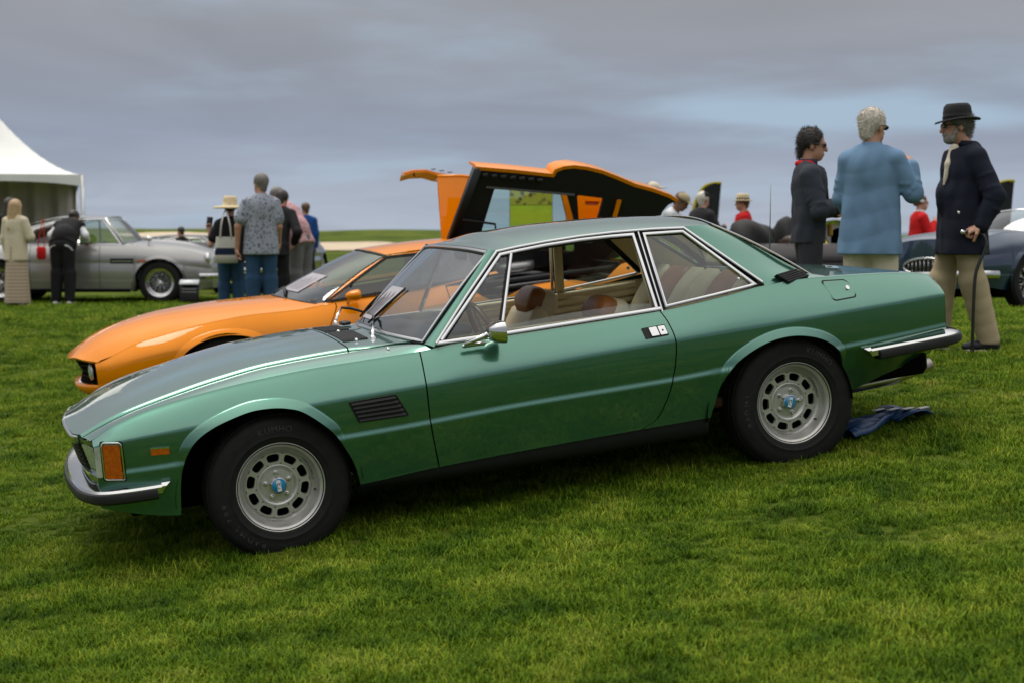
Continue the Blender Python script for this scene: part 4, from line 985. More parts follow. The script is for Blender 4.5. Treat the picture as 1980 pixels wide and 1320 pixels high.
        h2 = mesh('headrest_back', roll(-.095, .005, .158, .094, .040, 3.2), F, BEIGE, h); fix_normals(h2)
        return s0
    seat(.38, 18, zo=-.150, xo=.25); seat(-.38, 20, zo=-.115, xo=.40)
    # rear bench
    bench = empty('rear_bench', (-2.3, 0, .45), None, car)
    def bolster(name, yc, w, m, z0, z1, x0, x1, th):
        V = []
        for i in range(15):
            t = i/14; a = math.sin(PI*min(1, .08 + t*.95))**.35
            for k in range(16):
                b = 2*PI*k/16; V.append((x0 + (x1-x0)*t + th/2*math.sin(b)*a, yc + w/2*np.sign(math.cos(b))*abs(math.cos(b))**.5*(.75 + .25*a), z0 + (z1-z0)*t))
        o = mesh(name, V, grid_faces(15, 16, closev=True) + [tuple(range(16)), tuple(range(15*16-1, 14*16-1, -1))], m, bench); fix_normals(o)
    for yc, w, m in ((-.60, .24, BEIGE), (-.35, .30, BROWN), (-.10, .22, BEIGE), (.10, .22, BEIGE), (.35, .30, BROWN), (.60, .24, BEIGE)):
        bolster('bench_back', yc, w, m, .02, .535, .02, -.26, .19)
    V, F = box(.22, 0, -.02, .46, 1.3, .16, bev=.05); mesh('bench_cushion', V, F, BEIGE, bench)
    # mirror on the door
    mr = empty('door_mirror', (-1.055, .86, .868), None, car)
    V, F = tube([(.125, .010, -.012), (.06, .022, .008), (.005, .040, .028)], [.009, .012, .013], 12); V[:, 1] *= 1.0; o = mesh('mirror_arm', V, F, CHROME, mr); fix_normals(o)
    V, F = box(.075, .004, -.016, .12, .022, .020, bev=.008); o = mesh('mirror_foot', V, F, CHROME, mr); sharp(o, 40)
    V = []; nn = 20
    for t, sc_ in ((0, .35), (.12, .62), (.45, .88), (.85, 1.0), (1.0, 1.0), (1.0, .93), (.90, .90)):
        for k in range(nn):
            a = 2*PI*k/nn; c, s2 = math.cos(a), math.sin(a); V.append((.02 - .075*t, .055 + .075*np.sign(c)*abs(c)**.5*sc_, .030 + .052*np.sign(s2)*abs(s2)**.5*sc_))
    F = grid_faces(7, nn, closev=True) + [tuple(range(nn))]; o = mesh('mirror_shell', V, F, CHROME, mr); fix_normals(o); sharp(o, 50)
    V = [(-.052, .055 + .068*np.sign(math.cos(a))*abs(math.cos(a))**.5, .030 + .046*np.sign(math.sin(a))*abs(math.sin(a))**.5) for a in np.linspace(0, 2*PI, 21)[:-1]]; o = mesh('mirror_glass', V, [tuple(range(20))], CHROME, mr, False)
    # wipers, washers, cowl vents
    for k, o_ in enumerate((np.array([-.592, .43, .898]), np.array([-.600, -.60, .898]))):
        wp = empty('wiper', o_, None, car)
        p0, p1 = (wsurf(.0, .05, .012), wsurf(.175, .46, .012)) if k == 0 else (wsurf(-.80, .06, .012), wsurf(-.55, .32, .012))
        tip0 = np.array([-.075, -.30, .058]) if k == 0 else np.array([-.06, -.10, .075])
        V, F = lathe([(.014, -.012), (.013, .012), (.007, .016), (0, .017)], 14, 'z'); o = mesh('wiper_pivot', V, F, CHROME, wp); fix_normals(o)
        V, F = tube([(0, 0, .012), tip0*.45 + np.array([0, 0, .014]), tip0], [.0085, .007, .005], 8); mesh('wiper_arm', V, F, CHROME, wp)
        mid = (p0 + p1)/2
        V, F = tube([tip0, (tip0 + p0*.85 + p1*.15 - o_)/2 + np.array([0, 0, .012]), p0*.85 + p1*.15 - o_ + np.array([.0, 0, .008])], [.007, .009, .006], 6); mesh('wiper_link', V, F, BLACK, wp)
        V, F = tube([p0 - o_, mid - o_, p1 - o_], [.006, .0085, .0045], 6); mesh('wiper_blade', V, F, BLACK, wp)
    V, F = box(-.615, -.40, .914, .05, .10, .018, bev=.006); mesh('wiper_cover', V, F, BLACK, car)
    for y0, y1 in ((.02, .44), (-.45, -.035)):
        def cz(p, h): return np.array([p[0], p[1], float(cowl_z(np.array(p[0]), np.array(p[1]))) + h])
        po = rounded([(-.445, y0), (-.445, y1), (-.572, y1 - .02), (-.572, y0 + .0)], .006); V, F = slab(po, cz, -.004, .0035); o = mesh('cowl_vent', V, F, BLACK, car); fix_normals(o); sharp(o, 30)
        for k in range(9):
            x = -.452 - .014*k; V, F = sweep([cz((x, y0 + .012), .0035), cz((x, y1 - .02), .0035)], rect_prof(.005, .0035), (0, 0, 1)); mesh('vent_slat', V, F, RUBBER, o, False)
    for (x, y, z) in ((-.60, .725, .872), (-.505, -.01, .912), (-.505, .46, .906)):
        V, F = lathe([(.009, -.004), (.008, .006), (0, .009)], 10, 'z', (x, y, z)); o = mesh('washer_jet', V, F, CHROME, car); fix_normals(o)
    # aerial on the tail
    an_ = empty("aerial", (-3.30, -.735, .884), None, car); V, F = tube([(0, 0, 0), (0, 0, .28), (.0, 0, .485)], [.0045, .003, .0018], 8); V = V @ rotm(0, -CAR_PITCH, 0).T; mesh('aerial_mast', V, F, mat('dull_metal', (.2, .2, .2), rough=.4, metal=.8), an_); V, F = lathe([(.016, -.01), (.014, .012), (.006, .02), (0, .02)], 12, 'z'); o = mesh('aerial_base', V, F, CHROME, an_); fix_normals(o)
    # inner mirror
    V, F = box(-1.19, 0, 1.222, .02, .20, .055, bev=.01); mesh('inner_mirror', V, F, BLACK, car)
    # wheels
    make_slot_wheel(car, 0, .755, .33, 1, 0.06, 0.06, words=('KUMHO', -14, 'RADIAL 798', 205)); make_slot_wheel(car, -2.6, .755, .33, 1, 0, -.35, words=('KUMHO', 20, 'RADIAL', 255))
    make_slot_wheel(car, 0, .755, .33, -1, 0.06, 0.5, words=None); make_slot_wheel(car, -2.6, .755, .33, -1, 0, .3, words=None)
    return car, S, wsurf
GREEN_CAR, GREEN_S, GREEN_WS = green_coupe()
# ------------------------------------------------------------------ placards behind the windscreens
def placard(surf, q, label, parent_rot):
    """printed sheet held on the windscreen by the wiper; surf(u,t,h) in car space"""
    root, M4 = parent_rot
    def f(a, b, h=.006):
        p = (np.array(q[0])*(1-a) + np.array(q[1])*a)*(1-b) + (np.array(q[3])*(1-a) + np.array(q[2])*a)*b; return surf(p[0], p[1], h)
    na, nb = 7, 5; V = [f(i/(na-1), j/(nb-1)) for i in range(na) for j in range(nb)]; V2 = [f(i/(na-1), j/(nb-1), .0045) for i in range(na) for j in range(nb)]
    W = [M4 @ Vector(tuple(map(float, v))) for v in V + V2]; c = sum(W, Vector())/len(W)
    o = empty('windscreen_placard', c); tag(o, label, 'placard')
    F = grid_faces(na, nb) + [tuple(x + na*nb for x in f_[::-1]) for f_ in grid_faces(na, nb)]
    s_ = mesh('sheet', [tuple(w - c) for w in W], F, PAPER, o, False)
    for k in range(9):
        b0 = .14 + .085*k; P = [M4 @ Vector(tuple(map(float, f(a, b0, .0068)))) - c for a in (.10, .45, .62 + .26*((k*37) % 10)/10)]
        V, F = sweep([tuple(p) for p in P], rect_prof(.005, .0006), (0, 0, 1)); mesh('text_line', V, F, INK, o, False)
def car_matrix(o):
    return Matrix.Translation(o.location) @ (o.rotation_quaternion.to_matrix().to_4x4() if o.rotation_mode == 'QUATERNION' else o.rotation_euler.to_matrix().to_4x4())
placard(GREEN_WS, [(-.44, .09), (-.32, .46), (.13, .46), (-.03, .09)], 'printed show placard under the wiper of the green coupe', (GREEN_CAR, car_matrix(GREEN_CAR)))

def holed_plate(outer, holes, f, t0, t1):
    """closed plate with holes from 2D loops; f(p,h)->3D"""
    bm = bmesh.new(); loops = [outer] + holes; ed = []
    for lp in loops:
        vs = [bm.verts.new((p[0], p[1], 0)) for p in lp]
        for i in range(len(vs)): ed.append(bm.edges.new((vs[i], vs[(i+1) % len(vs)])))
    bmesh.ops.triangle_fill(bm, use_beauty=True, use_dissolve=False, edges=ed)
    bm.verts.index_update(); P = [tuple(v.co[:2]) for v in bm.verts]; T = [tuple(v.index for v in fc.verts) for fc in bm.faces]; bm.free(); n = len(P)
    V = [f(p, t1) for p in P] + [f(p, t0) for p in P]; F = T + [tuple(i + n for i in t[::-1]) for t in T]; b = 0; mi = [0]*len(T) + [1]*len(T)
    for lp in loops:
        k = len(lp)
        for i in range(k): F.append((b+i, b+(i+1) % k, b+(i+1) % k+n, b+i+n)); mi.append(0)
        b += k
    return np.array(V), F, mi

# ------------------------------------------------------------------ the orange mid-engined coupe with its engine covers open
ORANGE = paint('orange_paint', (0.78, 0.235, 0.0008), metal=0.0, rough=0.5)
ORANGE.node_tree.nodes['Principled BSDF'].inputs['Coat IOR'].default_value = 1.36
ORANGE.node_tree.nodes['Principled BSDF'].inputs['Specular IOR Level'].default_value = 0.0
def simple_wheel(car, x, y, z, sd, R_, rim_r, w_, m_rim, kind='disc', rimdark=DARK):
    w = empty('wheel', (x, y*sd, z), (0, 0, 0 if sd > 0 else PI), car); h = w_/2
    V, F = lathe([(rim_r-.01, -h), (rim_r+.02, -h-.006), (R_-.03, -h), (R_, -h+.03), (R_, h-.03), (R_-.03, h), (rim_r+.02, h+.006), (rim_r-.01, h-.008)], 56); t = mesh('tyre', V, F, TYRE, w); fix_normals(t); sharp(t, 40)
    V, F = lathe([(rim_r-.05, h-.06), (rim_r-.022, h-.05), (rim_r-.012, h-.006), (rim_r, h), (rim_r+.004, h-.01)], 56); rm = mesh('rim', V, F, m_rim, w); fix_normals(rm); sharp(rm, 40)
    V, F = lathe([(0, h-.10), (rim_r-.01, h-.10)], 32); mesh('brake_drum', V, F, rimdark, w)
    if kind == 'disc':
        for k in range(5):
            V, F = box(0, h-.045, (rim_r-.02)/2, .075, .03, rim_r-.03, bev=.01); V = V @ rotm(0, 2*PI*k/5, 0).T; mesh('spoke', V, F, m_rim, rm)
        V, F = lathe([(.06, h-.05), (.05, h-.02), (0, h-.016)], 20); q = mesh('hub', V, F, m_rim, w); fix_normals(q)
    else:                                                # wire wheel
        for k in range(36):
            a = 2*PI*k/36; sg = 1 if k % 2 else -1; b = a + sg*.35; r0 = .035; r1 = rim_r - .025; yy = h-.02 if k % 4 < 2 else h-.075
            V, F = tube([(r0*math.sin(a), yy, r0*math.cos(a)), (r1*math.sin(b), h-.05, r1*math.cos(b))], .0032, 5); mesh('spoke', V, F, CHROME, rm)
        V, F = lathe([(.042, h-.09), (.040, h-.02), (.030, h), (0, h+.012)], 20); q = mesh('hub', V, F, CHROME, w); fix_normals(q)
        for k in range(3):
            V, F = box(0, h+.004, .035, .018, .012, .06, bev=.004); V = V @ rotm(0, 2*PI*k/3 + .4, 0).T; mesh('knock_off_ear', V, F, CHROME, w)
    return w
def loft_deck(name, x0f, x1f, yf, zf, m, parent, nx=50, ny=41, dense=1.4):
    ys = np.linspace(-1, 1, ny); ys = np.sign(ys)*(1 - (1 - np.abs(ys))**dense); V = []
    for i in range(nx):
        t = i/(nx-1)
        for u in ys:
            xa, xb = float(x0f(u)), float(x1f(u)); x = xa + (xb-xa)*t; y = u*float(yf(x)); V.append((x, y, float(zf(x, y, u))))
    o = mesh(name, V, grid_faces(nx, ny, flip=True), m, parent); return fix_normals(o)
def orange_coupe():
    car = empty('orange_coupe', (-2.63, 12.67, .066)); car.rotation_mode = 'QUATERNION'; car.rotation_quaternion = GREEN_CAR.rotation_quaternion.copy()
    tag(car, 'bright orange low mid-engined coupe with both engine covers raised', 'car')
    Mx = Matrix.Translation(car.location) @ car.rotation_quaternion.to_matrix().to_4x4(); Mi = Mx.inverted()
    def un(u, v, n, c):
        """photo direction met with a plane n.p=c of this car"""
        d = np.array(Mi.to_3x3() @ Vector(pix_ray(u, v))); o = np.array(Mi @ Vector((0, 0, CAM_Z))); n = np.array(n, float); return o + d*(c - n @ o)/(n @ d)
    A = [(.80, .52, .515), (.70, .64, .505), (.644, .68, .520), (.50, .72, .580), (.364, .74, .628), (.142, .76, .665), (-.10, .775, .700), (-.305, .78, .716), (-.459, .78, .724), (-.894, .775, .715), (-1.064, .77, .724), (-1.8, .775, .735), (-2.4, .79, .790), (-3.0, .79, .810), (-3.5, .76, .770), (-3.78, .70, .72)]
    B = [(.80, .56, .43), (.70, .68, .44), (.60, .76, .46), (.4, .85, .51), (.1, .90, .545), (-.5, .905, .55), (-1.2, .895, .555), (-2.4, .915, .58), (-3.0, .92, .60), (-3.5, .88, .60), (-3.78, .80, .60)]
    C = [(.8, .33), (.4, .36), (-3.78, .40)]; D = [(.8, .60, .24), (.5, .80, .20), (.1, .86, .19), (-3.2, .87, .19), (-3.78, .76, .26)]
    fa = [(.165, .15), (.16, .25), (.13, .40), (.05, .51), (-.08, .578), (-.25, .602), (-.42, .580), (-.55, .51), (-.635, .40), (-.665, .25), (-.67, .15)]
    ra = [(x - 2.66, z + .02) for x, z in fa]
    S = Side(A, B, C, D, [fa, ra], ridge=.004, bulge=(.020, .006), flare=.018, fw=.05, fz=(.30, .5))
    cut = pchip([.2, .5, .7], [-1.05, -1.06, -1.16])
    S.panel('front_fender', .70, -1.05, ORANGE, car, cut1=lambda z: cut(z) + .004, rows=50, reach=.25); S.panel('door', -1.05, -2.05, ORANGE, car, cut0=lambda z: cut(z) - .004, rows=40); S.panel('rear_fender', -2.06, -3.76, ORANGE, car, rows=50, top=lambda x: np.minimum(S.zA(x), .60 + .14*sstep(-2.40, -2.15, x) + .14*sstep(-3.25, -3.60, x) + .075*np.exp(-((x + 2.9)/.33)**4)))
    for (xc, yc, zc, sx, sy, sz) in ((-2.95, -.66, .62, 1.25, .03, .50), (-3.58, 0, .60, .03, 1.30, .30), (-2.40, 0, .60, .03, 1.36, .46), (-2.95, .58, .44, 1.2, .03, .20)): V, F = box(xc, yc, zc, sx, sy, sz, bev=.005); mesh('bay_wall', V, F, BLACK, car, False)
    zm = pchip([.89, .86, .80, .70, .576, .35, .147, -.28, -.6, -.84, -1.1], [.520, .548, .592, .650, .700, .752, .782, .800, .796, .788, .770])
    def tz(x, y, u): za = float(S.zA(min(x, .80))); ya = max(.05, float(S.yA(min(x, .80)))); return float(zm(x)) - (float(zm(x)) - za)*min(1, abs(y)/ya)**2.6
    xn = lambda u: .888 - .205*abs(u)**2.6; wb = lambda u: -.80 - .26*abs(u)**2.2
    yf = lambda x: S.yA(min(x, .80)) if x < .80 else .66*math.sqrt(max(0.002, (.889 - x)/.205))**.78 if x > .69 else S.yA(x)
    hood_y = lambda x: float(S.yA(x)) if x < .69 else .64*max(.0, min(1, (.889 - x)/.20))**.385
    ys = np.linspace(-1, 1, 49); V = []; nx = 60
    for i in range(nx):
        t = (i/(nx-1))
        for u in ys:
            xa, xb = float(xn(u)), float(wb(u)); x = xa + (xb - xa)*t; ym = .645 if x > .69 else float(S.yA(x)); w_ = float(sstep(.55, .75, x)); y = u*(.645*w_ + float(S.yA(min(x, .75)))*(1 - w_)); V.append((x, y, tz(x, y, u)))
    o = mesh('hood', V, grid_faces(nx, 49, flip=True), ORANGE, car); fix_normals(o)
    # nose lip, grille opening, lamps
    nose = [(float(xn(u)), u*.645, tz(float(xn(u)), u*.645, u)) for u in np.linspace(-1, 1, 41)]
    V = [];
    for p in nose: V += [p, (p[0] - .010, p[1], p[2] - .016), (p[0] - .06, p[1]*.985, p[2] - .022)]
    o = mesh('nose_lip', V, grid_faces(41, 3), ORANGE, car); fix_normals(o)
    V = []
    for p in nose: V += [(p[0] - .055, p[1]*.985, p[2] - .020), (p[0] - .10, p[1]*.985, .40), (p[0] - .075, p[1]*.985, .325)]
    o = mesh('grille', V, grid_faces(41, 3), DARK, car); fix_normals(o)
    for k in range(4):
        P = [(p[0] - .060 - .012*k, p[1]*.97, (p[2] - .03)*(1 - k/4) + .34*k/4) for p in nose[6:-6]]; V, F = sweep(P, rect_prof(.004, .004), (1, 0, 0)); mesh('grille_bar', V, F, BLACK, o, False)
    V = []
    for p in nose:
        for dx, z in ((-.075, .328), (-.030, .330), (-.022, .310), (-.045, .265), (-.12, .215)): V.append((p[0] + dx, p[1]*1.0, z))
    o = mesh('front_lip', V, grid_faces(41, 5), ORANGE, car); fix_normals(o)
    for sd in (1, -1):
        for yy in (.43, .57):
            u = yy/.645; x = float(xn(u)) - .075; V, F = lathe([(0, .014), (.045, .010), (.058, 0), (.064, .004), (.066, -.02)], 24, 'x', (x, yy*sd, .425)); q = mesh('headlight', V, F, LENS, car); fix_normals(q)
    # windscreen, roof, pillars
    def ws(u, t, h=0.0):
        b = np.array([-.795 - .27*abs(u)**2.2, u*.70, .792 - .070*abs(u)**2]); tp = np.array([-1.545 - .10*u*u, u*.555, 1.075 - .045*u*u]); return b*(1-t) + tp*t + np.array([.35, 0, .9])*(.022*4*t*(1-t) + h)
    V = [ws(u, t) for t in np.linspace(0, 1, 20) for u in np.linspace(-1, 1, 33)]; wso = mesh('windscreen', V, grid_faces(20, 33), WSGLASS, car); fix_normals(wso)
    loop = [ws(u, .0, .003) for u in np.linspace(-1, 1, 25)] + [ws(1, t, .003) for t in np.linspace(.05, .95, 10)] + [ws(u, 1, .003) for u in np.linspace(1, -1, 25)] + [ws(-1, t, .003) for t in np.linspace(.95, .05, 10)]
    V, F = sweep(loop, rect_prof(.016, .006, .003), (.35, 0, .9), closed=True); o = mesh('windscreen_trim', V, F, BLACK, wso); fix_normals(o)
    rz = lambda x, y, u: 1.083 - .048*abs(u)**2.2 + .012*math.sin(PI*min(1, max(0, (-1.5 - x)/.9)))
    V = []
    for i in range(20):
        for u in np.linspace(-1, 1, 25): x = -1.55 - .10*u*u - (i/19)*.72; V.append((x, u*(.562 + .01*(i/19)), rz(x, 0, u)))
    o = mesh('roof', V, grid_faces(20, 25, flip=True), ORANGE, car); fix_normals(o)
    for sd in (1, -1):
        m_ = np.array([1, sd, 1]); a = [ws(1, t) for t in np.linspace(0, 1, 16)]; V = []
        for i, p in enumerate(a):
            t = i/15; q = p + np.array([-.03 - .02*t, .060 - .035*t, -.012]); V += [p*m_, ((p + q)/2 + np.array([.008, .012, .012]))*m_, q*m_]
        for x in np.linspace(-1.70, -2.36, 8): V += [(x, .560*sd, 1.037), (x, .585*sd, 1.032), (x, .598*sd, 1.015)]
        o = mesh('windscreen_pillar', V, grid_faces(24, 3), ORANGE, car); fix_normals(o)
        pg = [(-1.10, .745, .745), (-1.64, .598, 1.02), (-2.30, .600, 1.015), (-2.42, .760, .78)]
        o = mesh('side_window', [np.array(p)*m_ for p in pg], [(0, 1, 2, 3)], WSGLASS, car, False); fix_normals(o)
        V, F = sweep([np.array(p)*m_ for p in pg], rect_prof(.024, .006), (0, sd, .4), closed=True); q = mesh('window_seal', V, F, BLACK, o, False); fix_normals(q)
        V, F = sweep([np.array((-1.33, .682, .866))*m_, np.array((-1.27, .705, .765))*m_], rect_prof(.018, .01), (0, sd, .4)); mesh('vent_post', V, F, BLACK, o, False)
        # shoulder inside the belt line
        V = []
        for x in np.linspace(-.9, -2.5, 12): V += [(x, float(S.yA(x))*sd, float(S.zA(x))), (x, (float(S.yA(x)) - .07)*sd, float(S.zA(x)) + .012)]
        o = mesh('belt_panel', V, grid_faces(12, 2), ORANGE, car); fix_normals(o)
        mr = empty('door_mirror', (-1.27, .80*sd, .735), None, car); V, F = lathe([(0, .045), (.03, .03), (.05, 0), (.058, -.05), (.056, -.07), (0, -.068)], 18, 'x'); V = V*np.array([1, 1.3, .75]) + np.array([0, .06*sd, .04]); o = mesh('mirror_shell', V, F, ORANGE, mr); fix_normals(o)
        V, F = tube([(.02, 0, -.02), (0, .045*sd, .03)], .012, 8); mesh('mirror_arm', V, F, CHROME, mr)
        simple_wheel(car, -.26, .74, .30, sd, .315, .20, .20, ALLOY); simple_wheel(car, -2.91, .74, .32, sd, .335, .20, .24, ALLOY)
        for (xc) in (-.25, -2.91):
            V = [(xc + .44*math.cos(a), yv*sd, .20 + .42*math.sin(a)) for a in np.linspace(0, PI, 20) for yv in (.90, .55)]; o = mesh('wheel_housing', V, grid_faces(20, 2), DARK, car); fix_normals(o)
    mb = MB()
    for bx in ((-1.5, 0, .22, 2.0, 1.6, .10), (.2, 0, .32, .85, 1.05, .20), (-2.9, 0, .36, 1.5, 1.05, .30)): V, F = box(*bx); mb.add(V, F)
    mb.build('underbody', DARK, car, smooth=False)
    V, F = box(-1.15, 0, .70, .35, 1.3, .14, bev=.04); mesh('dashboard', V, F, BLACK, car)
    V, F = box(-1.6, 0, .30, 1.2, 1.3, .06, bev=.01); mesh('cabin_floor', V, F, DARK, car)
    for yc in (.36, -.36):
        s0 = empty('seat', (-1.75, yc, .35), None, car); V, F = box(0, 0, .04, .5, .5, .14, bev=.05); mesh('cushion', V, F, BLACK, s0); V, F = box(-.30, 0, .36, .14, .5, .62, rot=rotm(0, -.35, 0), bev=.05); mesh('backrest', V, F, BLACK, s0)
    V, F = box(-2.34, 0, .66, .04, 1.4, .62, bev=.01); mesh('bulkhead', V, F, BLACK, car)
    # tail with open engine bay
    V = []
    for y in np.linspace(-.72, .72, 9): V += [(-3.74, y, .74), (-3.80, y, .70), (-3.80, y, .42), (-3.74, y, .30)]
    o = mesh('tail_panel', V, grid_faces(9, 4), ORANGE, car); fix_normals(o)
    eng = empty('engine', (-2.85, 0, .50), None, car); STEEL = mat('engine_metal', (.45, .44, .42), rough=.35, metal=.9)
    V, F = box(0, 0, .02, .62, .50, .36, bev=.05); mesh('engine_block', V, F, BLACK, eng)
    V, F = lathe([(.19, 0), (.20, .02), (.20, .06), (.185, .075), (.03, .08), (0, .095)], 28, 'z', (.0, 0, .24)); q = mesh('air_cleaner', V, F, STEEL, eng); fix_normals(q)
    for sd in (1, -1):
        V, F = box(0, .27*sd, .14, .55, .14, .09, bev=.03); mesh('rocker_cover', V, F, STEEL, eng)
        V, F = tube([(-.3, .30*sd, .02), (-.5, .34*sd, .06), (-.75, .2*sd, .0), (-.9, .18*sd, -.05)], .035, 10); mesh('exhaust_header', V, F, STEEL, eng)
    V, F = box(-3.55, 0, .62, .06, 1.30, .05, bev=.01); mesh('frame_rail', V, F, BLACK, car)
    for yy in (.60, -.60): V, F = box(-3.0, yy, .70, 1.3, .06, .05, bev=.01); mesh('frame_rail', V, F, BLACK, car)
    # raised covers, hinged along the spine
    V, F = box(-2.95, 0, .985, 1.35, .07, .05, rot=rotm(0, -.10, 0), bev=.015); sp_ = mesh('spine', V, F, ORANGE, car)
    nN = np.array([0, 1, -.35]); cN = .1 - .35; eN = nN/np.linalg.norm(nN)
    def fN(p, h): return np.array([p[0], cN + .35*p[1], p[1]]) - eN*h*-1
    px = lambda L, n, c: [tuple(un(u, v, n, c)[[0, 2]]) for u, v in L]
    outl = px([(921, 325), (995, 331), (1069, 339), (1074, 330), (1090, 324), (1110, 322), (1135, 325), (1164, 332), (1195, 344), (1228, 358), (1262, 367), (1295, 379), (1310, 388), (1292, 397), (1281, 410), (1274, 428), (1255, 480), (1150, 512), (1000, 516), (900, 500), (868, 470)], nN, cN)
    win = rounded(np.array(px([(957, 363), (1097, 376), (1110, 424), (1112, 488), (922, 478)], nN, cN)), .03)
    win2 = rounded(np.array(px([(1116, 378), (1167, 384), (1155, 428), (1146, 470), (1122, 470)], nN, cN)), .02)
    V, F, mi = holed_plate(outl, [win, win2], fN, -.028, 0); o = mesh('engine_cover', V, F, [BLACK, ORANGE], car, False, mi=[0 if i == 0 else 1 for i in mi]); fix_normals(o)
    top = [fN(p, -.006) for p in outl[:13]]; V, F = sweep(top, [(-.018, .010), (.012, .012), (.014, -.05), (-.008, -.20), (-.022, -.20)], eN); q = mesh('cover_skin', V, F, ORANGE, o); fix_normals(q); sharp(q, 45)
    for a, b, w_ in ((0, 20, .07),):
        P = [fN(outl[a], 0), fN(outl[b], 0)]; V, F = sweep(P, rect_prof(w_, .05, .01), eN); q = mesh('cover_rail', V, F, BLACK, o); fix_normals(q)
    g = mesh('cover_window', [fN(p, -.012) for p in win], [tuple(range(len(win)))], glass_mat('cover_glass', (.80, .94, .93), 1.0, .92), o, False); fix_normals(g)
    w4 = px([(940, 362), (1110, 377)], nN, cN); V, F = sweep([fN(p, .0) for p in w4], rect_prof(.016, .010), eN); mesh('cover_seal', V, F, mat('grey_seal', (.12, .12, .12)), o, False)
    st = px([(890, 421), (954, 430), (956, 452)], nN, cN); V, F = tube([fN(p, .05) for p in st], .010, 8); mesh('gas_strut', V, F, BLACK, o)
    st = px([(1195, 385), (1184, 424)], nN, cN); V, F = sweep([fN(p, .02) for p in st], rect_prof(.035, .02), eN); mesh('cover_brace', V, F, ORANGE, o, False)
    for k in range(7):
        t = .1 + .12*k; p = np.array(outl[0])*(1-t) + np.array(outl[2])*t - np.array([0, .05]); V, F = box(0, 0, 0, .05, .03, .03, bev=.004); mesh('cover_clip', V + fN(p, .015), F, RUBBER, o)
    nF = np.array([0, 1, .35]); cF = -.1 + .35; eF = nF/np.linalg.norm(nF)
    def fF(p, h): return np.array([p[0], cF - .35*p[1], p[1]]) + eF*h
    outl = px([(846, 341), (890, 340), (1000, 350), (1120, 368), (1168, 374), (1172, 381), (1152, 430), (1145, 462), (1000, 470), (855, 470)], nF, cF)
    slot = px([(1131, 389), (1160, 390), (1155, 398), (1132, 397)], nF, cF); winF = rounded(np.array(px([(925, 362), (1085, 372), (1096, 418), (1096, 450), (918, 452)], nF, cF)), .03)
    V, F, mi = holed_plate(outl, [slot, winF], fF, -.03, 0); o = mesh('engine_cover', V, F, ORANGE, car, False); fix_normals(o)
    slv = mesh('cover_slot', [fF(p, -.015) for p in slot], [(0, 1, 2, 3)], mat('dark_orange_inner', (.30, .075, .004), rough=.6), o, False)
    lip = px([(781, 335), (800, 330), (825, 329), (846, 335), (890, 341)], nF, cF); V = []
    for (x, z) in lip: p = fF((x, z), 0); V += [p, p + np.array([-.02, -.14, .012]), p + np.array([-.05, -.42, -.05]), p + np.array([-.05, -.42, -.07]), p + np.array([0, -.12, -.02]), p + np.array([0, 0, -.022])]
    q = mesh('cover_skin', V, grid_faces(len(lip), 6, closev=True) + [(0, 1, 2, 3, 4, 5)], ORANGE, o); fix_normals(q); sharp(q, 40)
    top2 = [fF(p, 0) for p in outl[:6]]; V, F = sweep(top2, [(-.012, .004), (.010, .004), (.010, -.10), (-.012, -.10)], eF); q = mesh('cover_edge', V, F, ORANGE, o); fix_normals(q)
    for k in range(3):
        t = .25 + .25*k; a = np.array(fF(lip[2], 0))*(1-t) + np.array(fF(lip[4], 0))*t; V, F = sweep([a + np.array([0, -.03, .016]), a + np.array([-.02, -.16, .022])], rect_prof(.035, .004), (0, 0, 1)); mesh('cover_louvre', V, F, BLACK, o, False)
    gl = mesh('cover_window', [fF(p, -.012) for p in winF], [tuple(range(len(winF)))], MATS['cover_glass'], o, False); fix_normals(gl)
    V, F = tube([fF(lip[1], -.01), np.array(fF(lip[1], -.01)) + np.array([0, 0, -.05])], .008, 6); mesh('cover_latch', V, F, BLACK, o)
    # wipers
    for u in (.42, -.45):
        a, b = ws(u, .02, .012), ws(u - .38, .14, .012); V, F = tube([a, (a+b)/2 + np.array([0, 0, .015]), b], [.010, .014, .006], 6); mesh('wiper', V, F, BLACK, car)
    return car, ws
ORANGE_CAR, ORANGE_WS = orange_coupe()
placard(ORANGE_WS, [(.05, .12), (.12, .45), (.60, .45), (.52, .12)], 'printed show placard on the windscreen of the orange coupe', (ORANGE_CAR, car_matrix(ORANGE_CAR)))
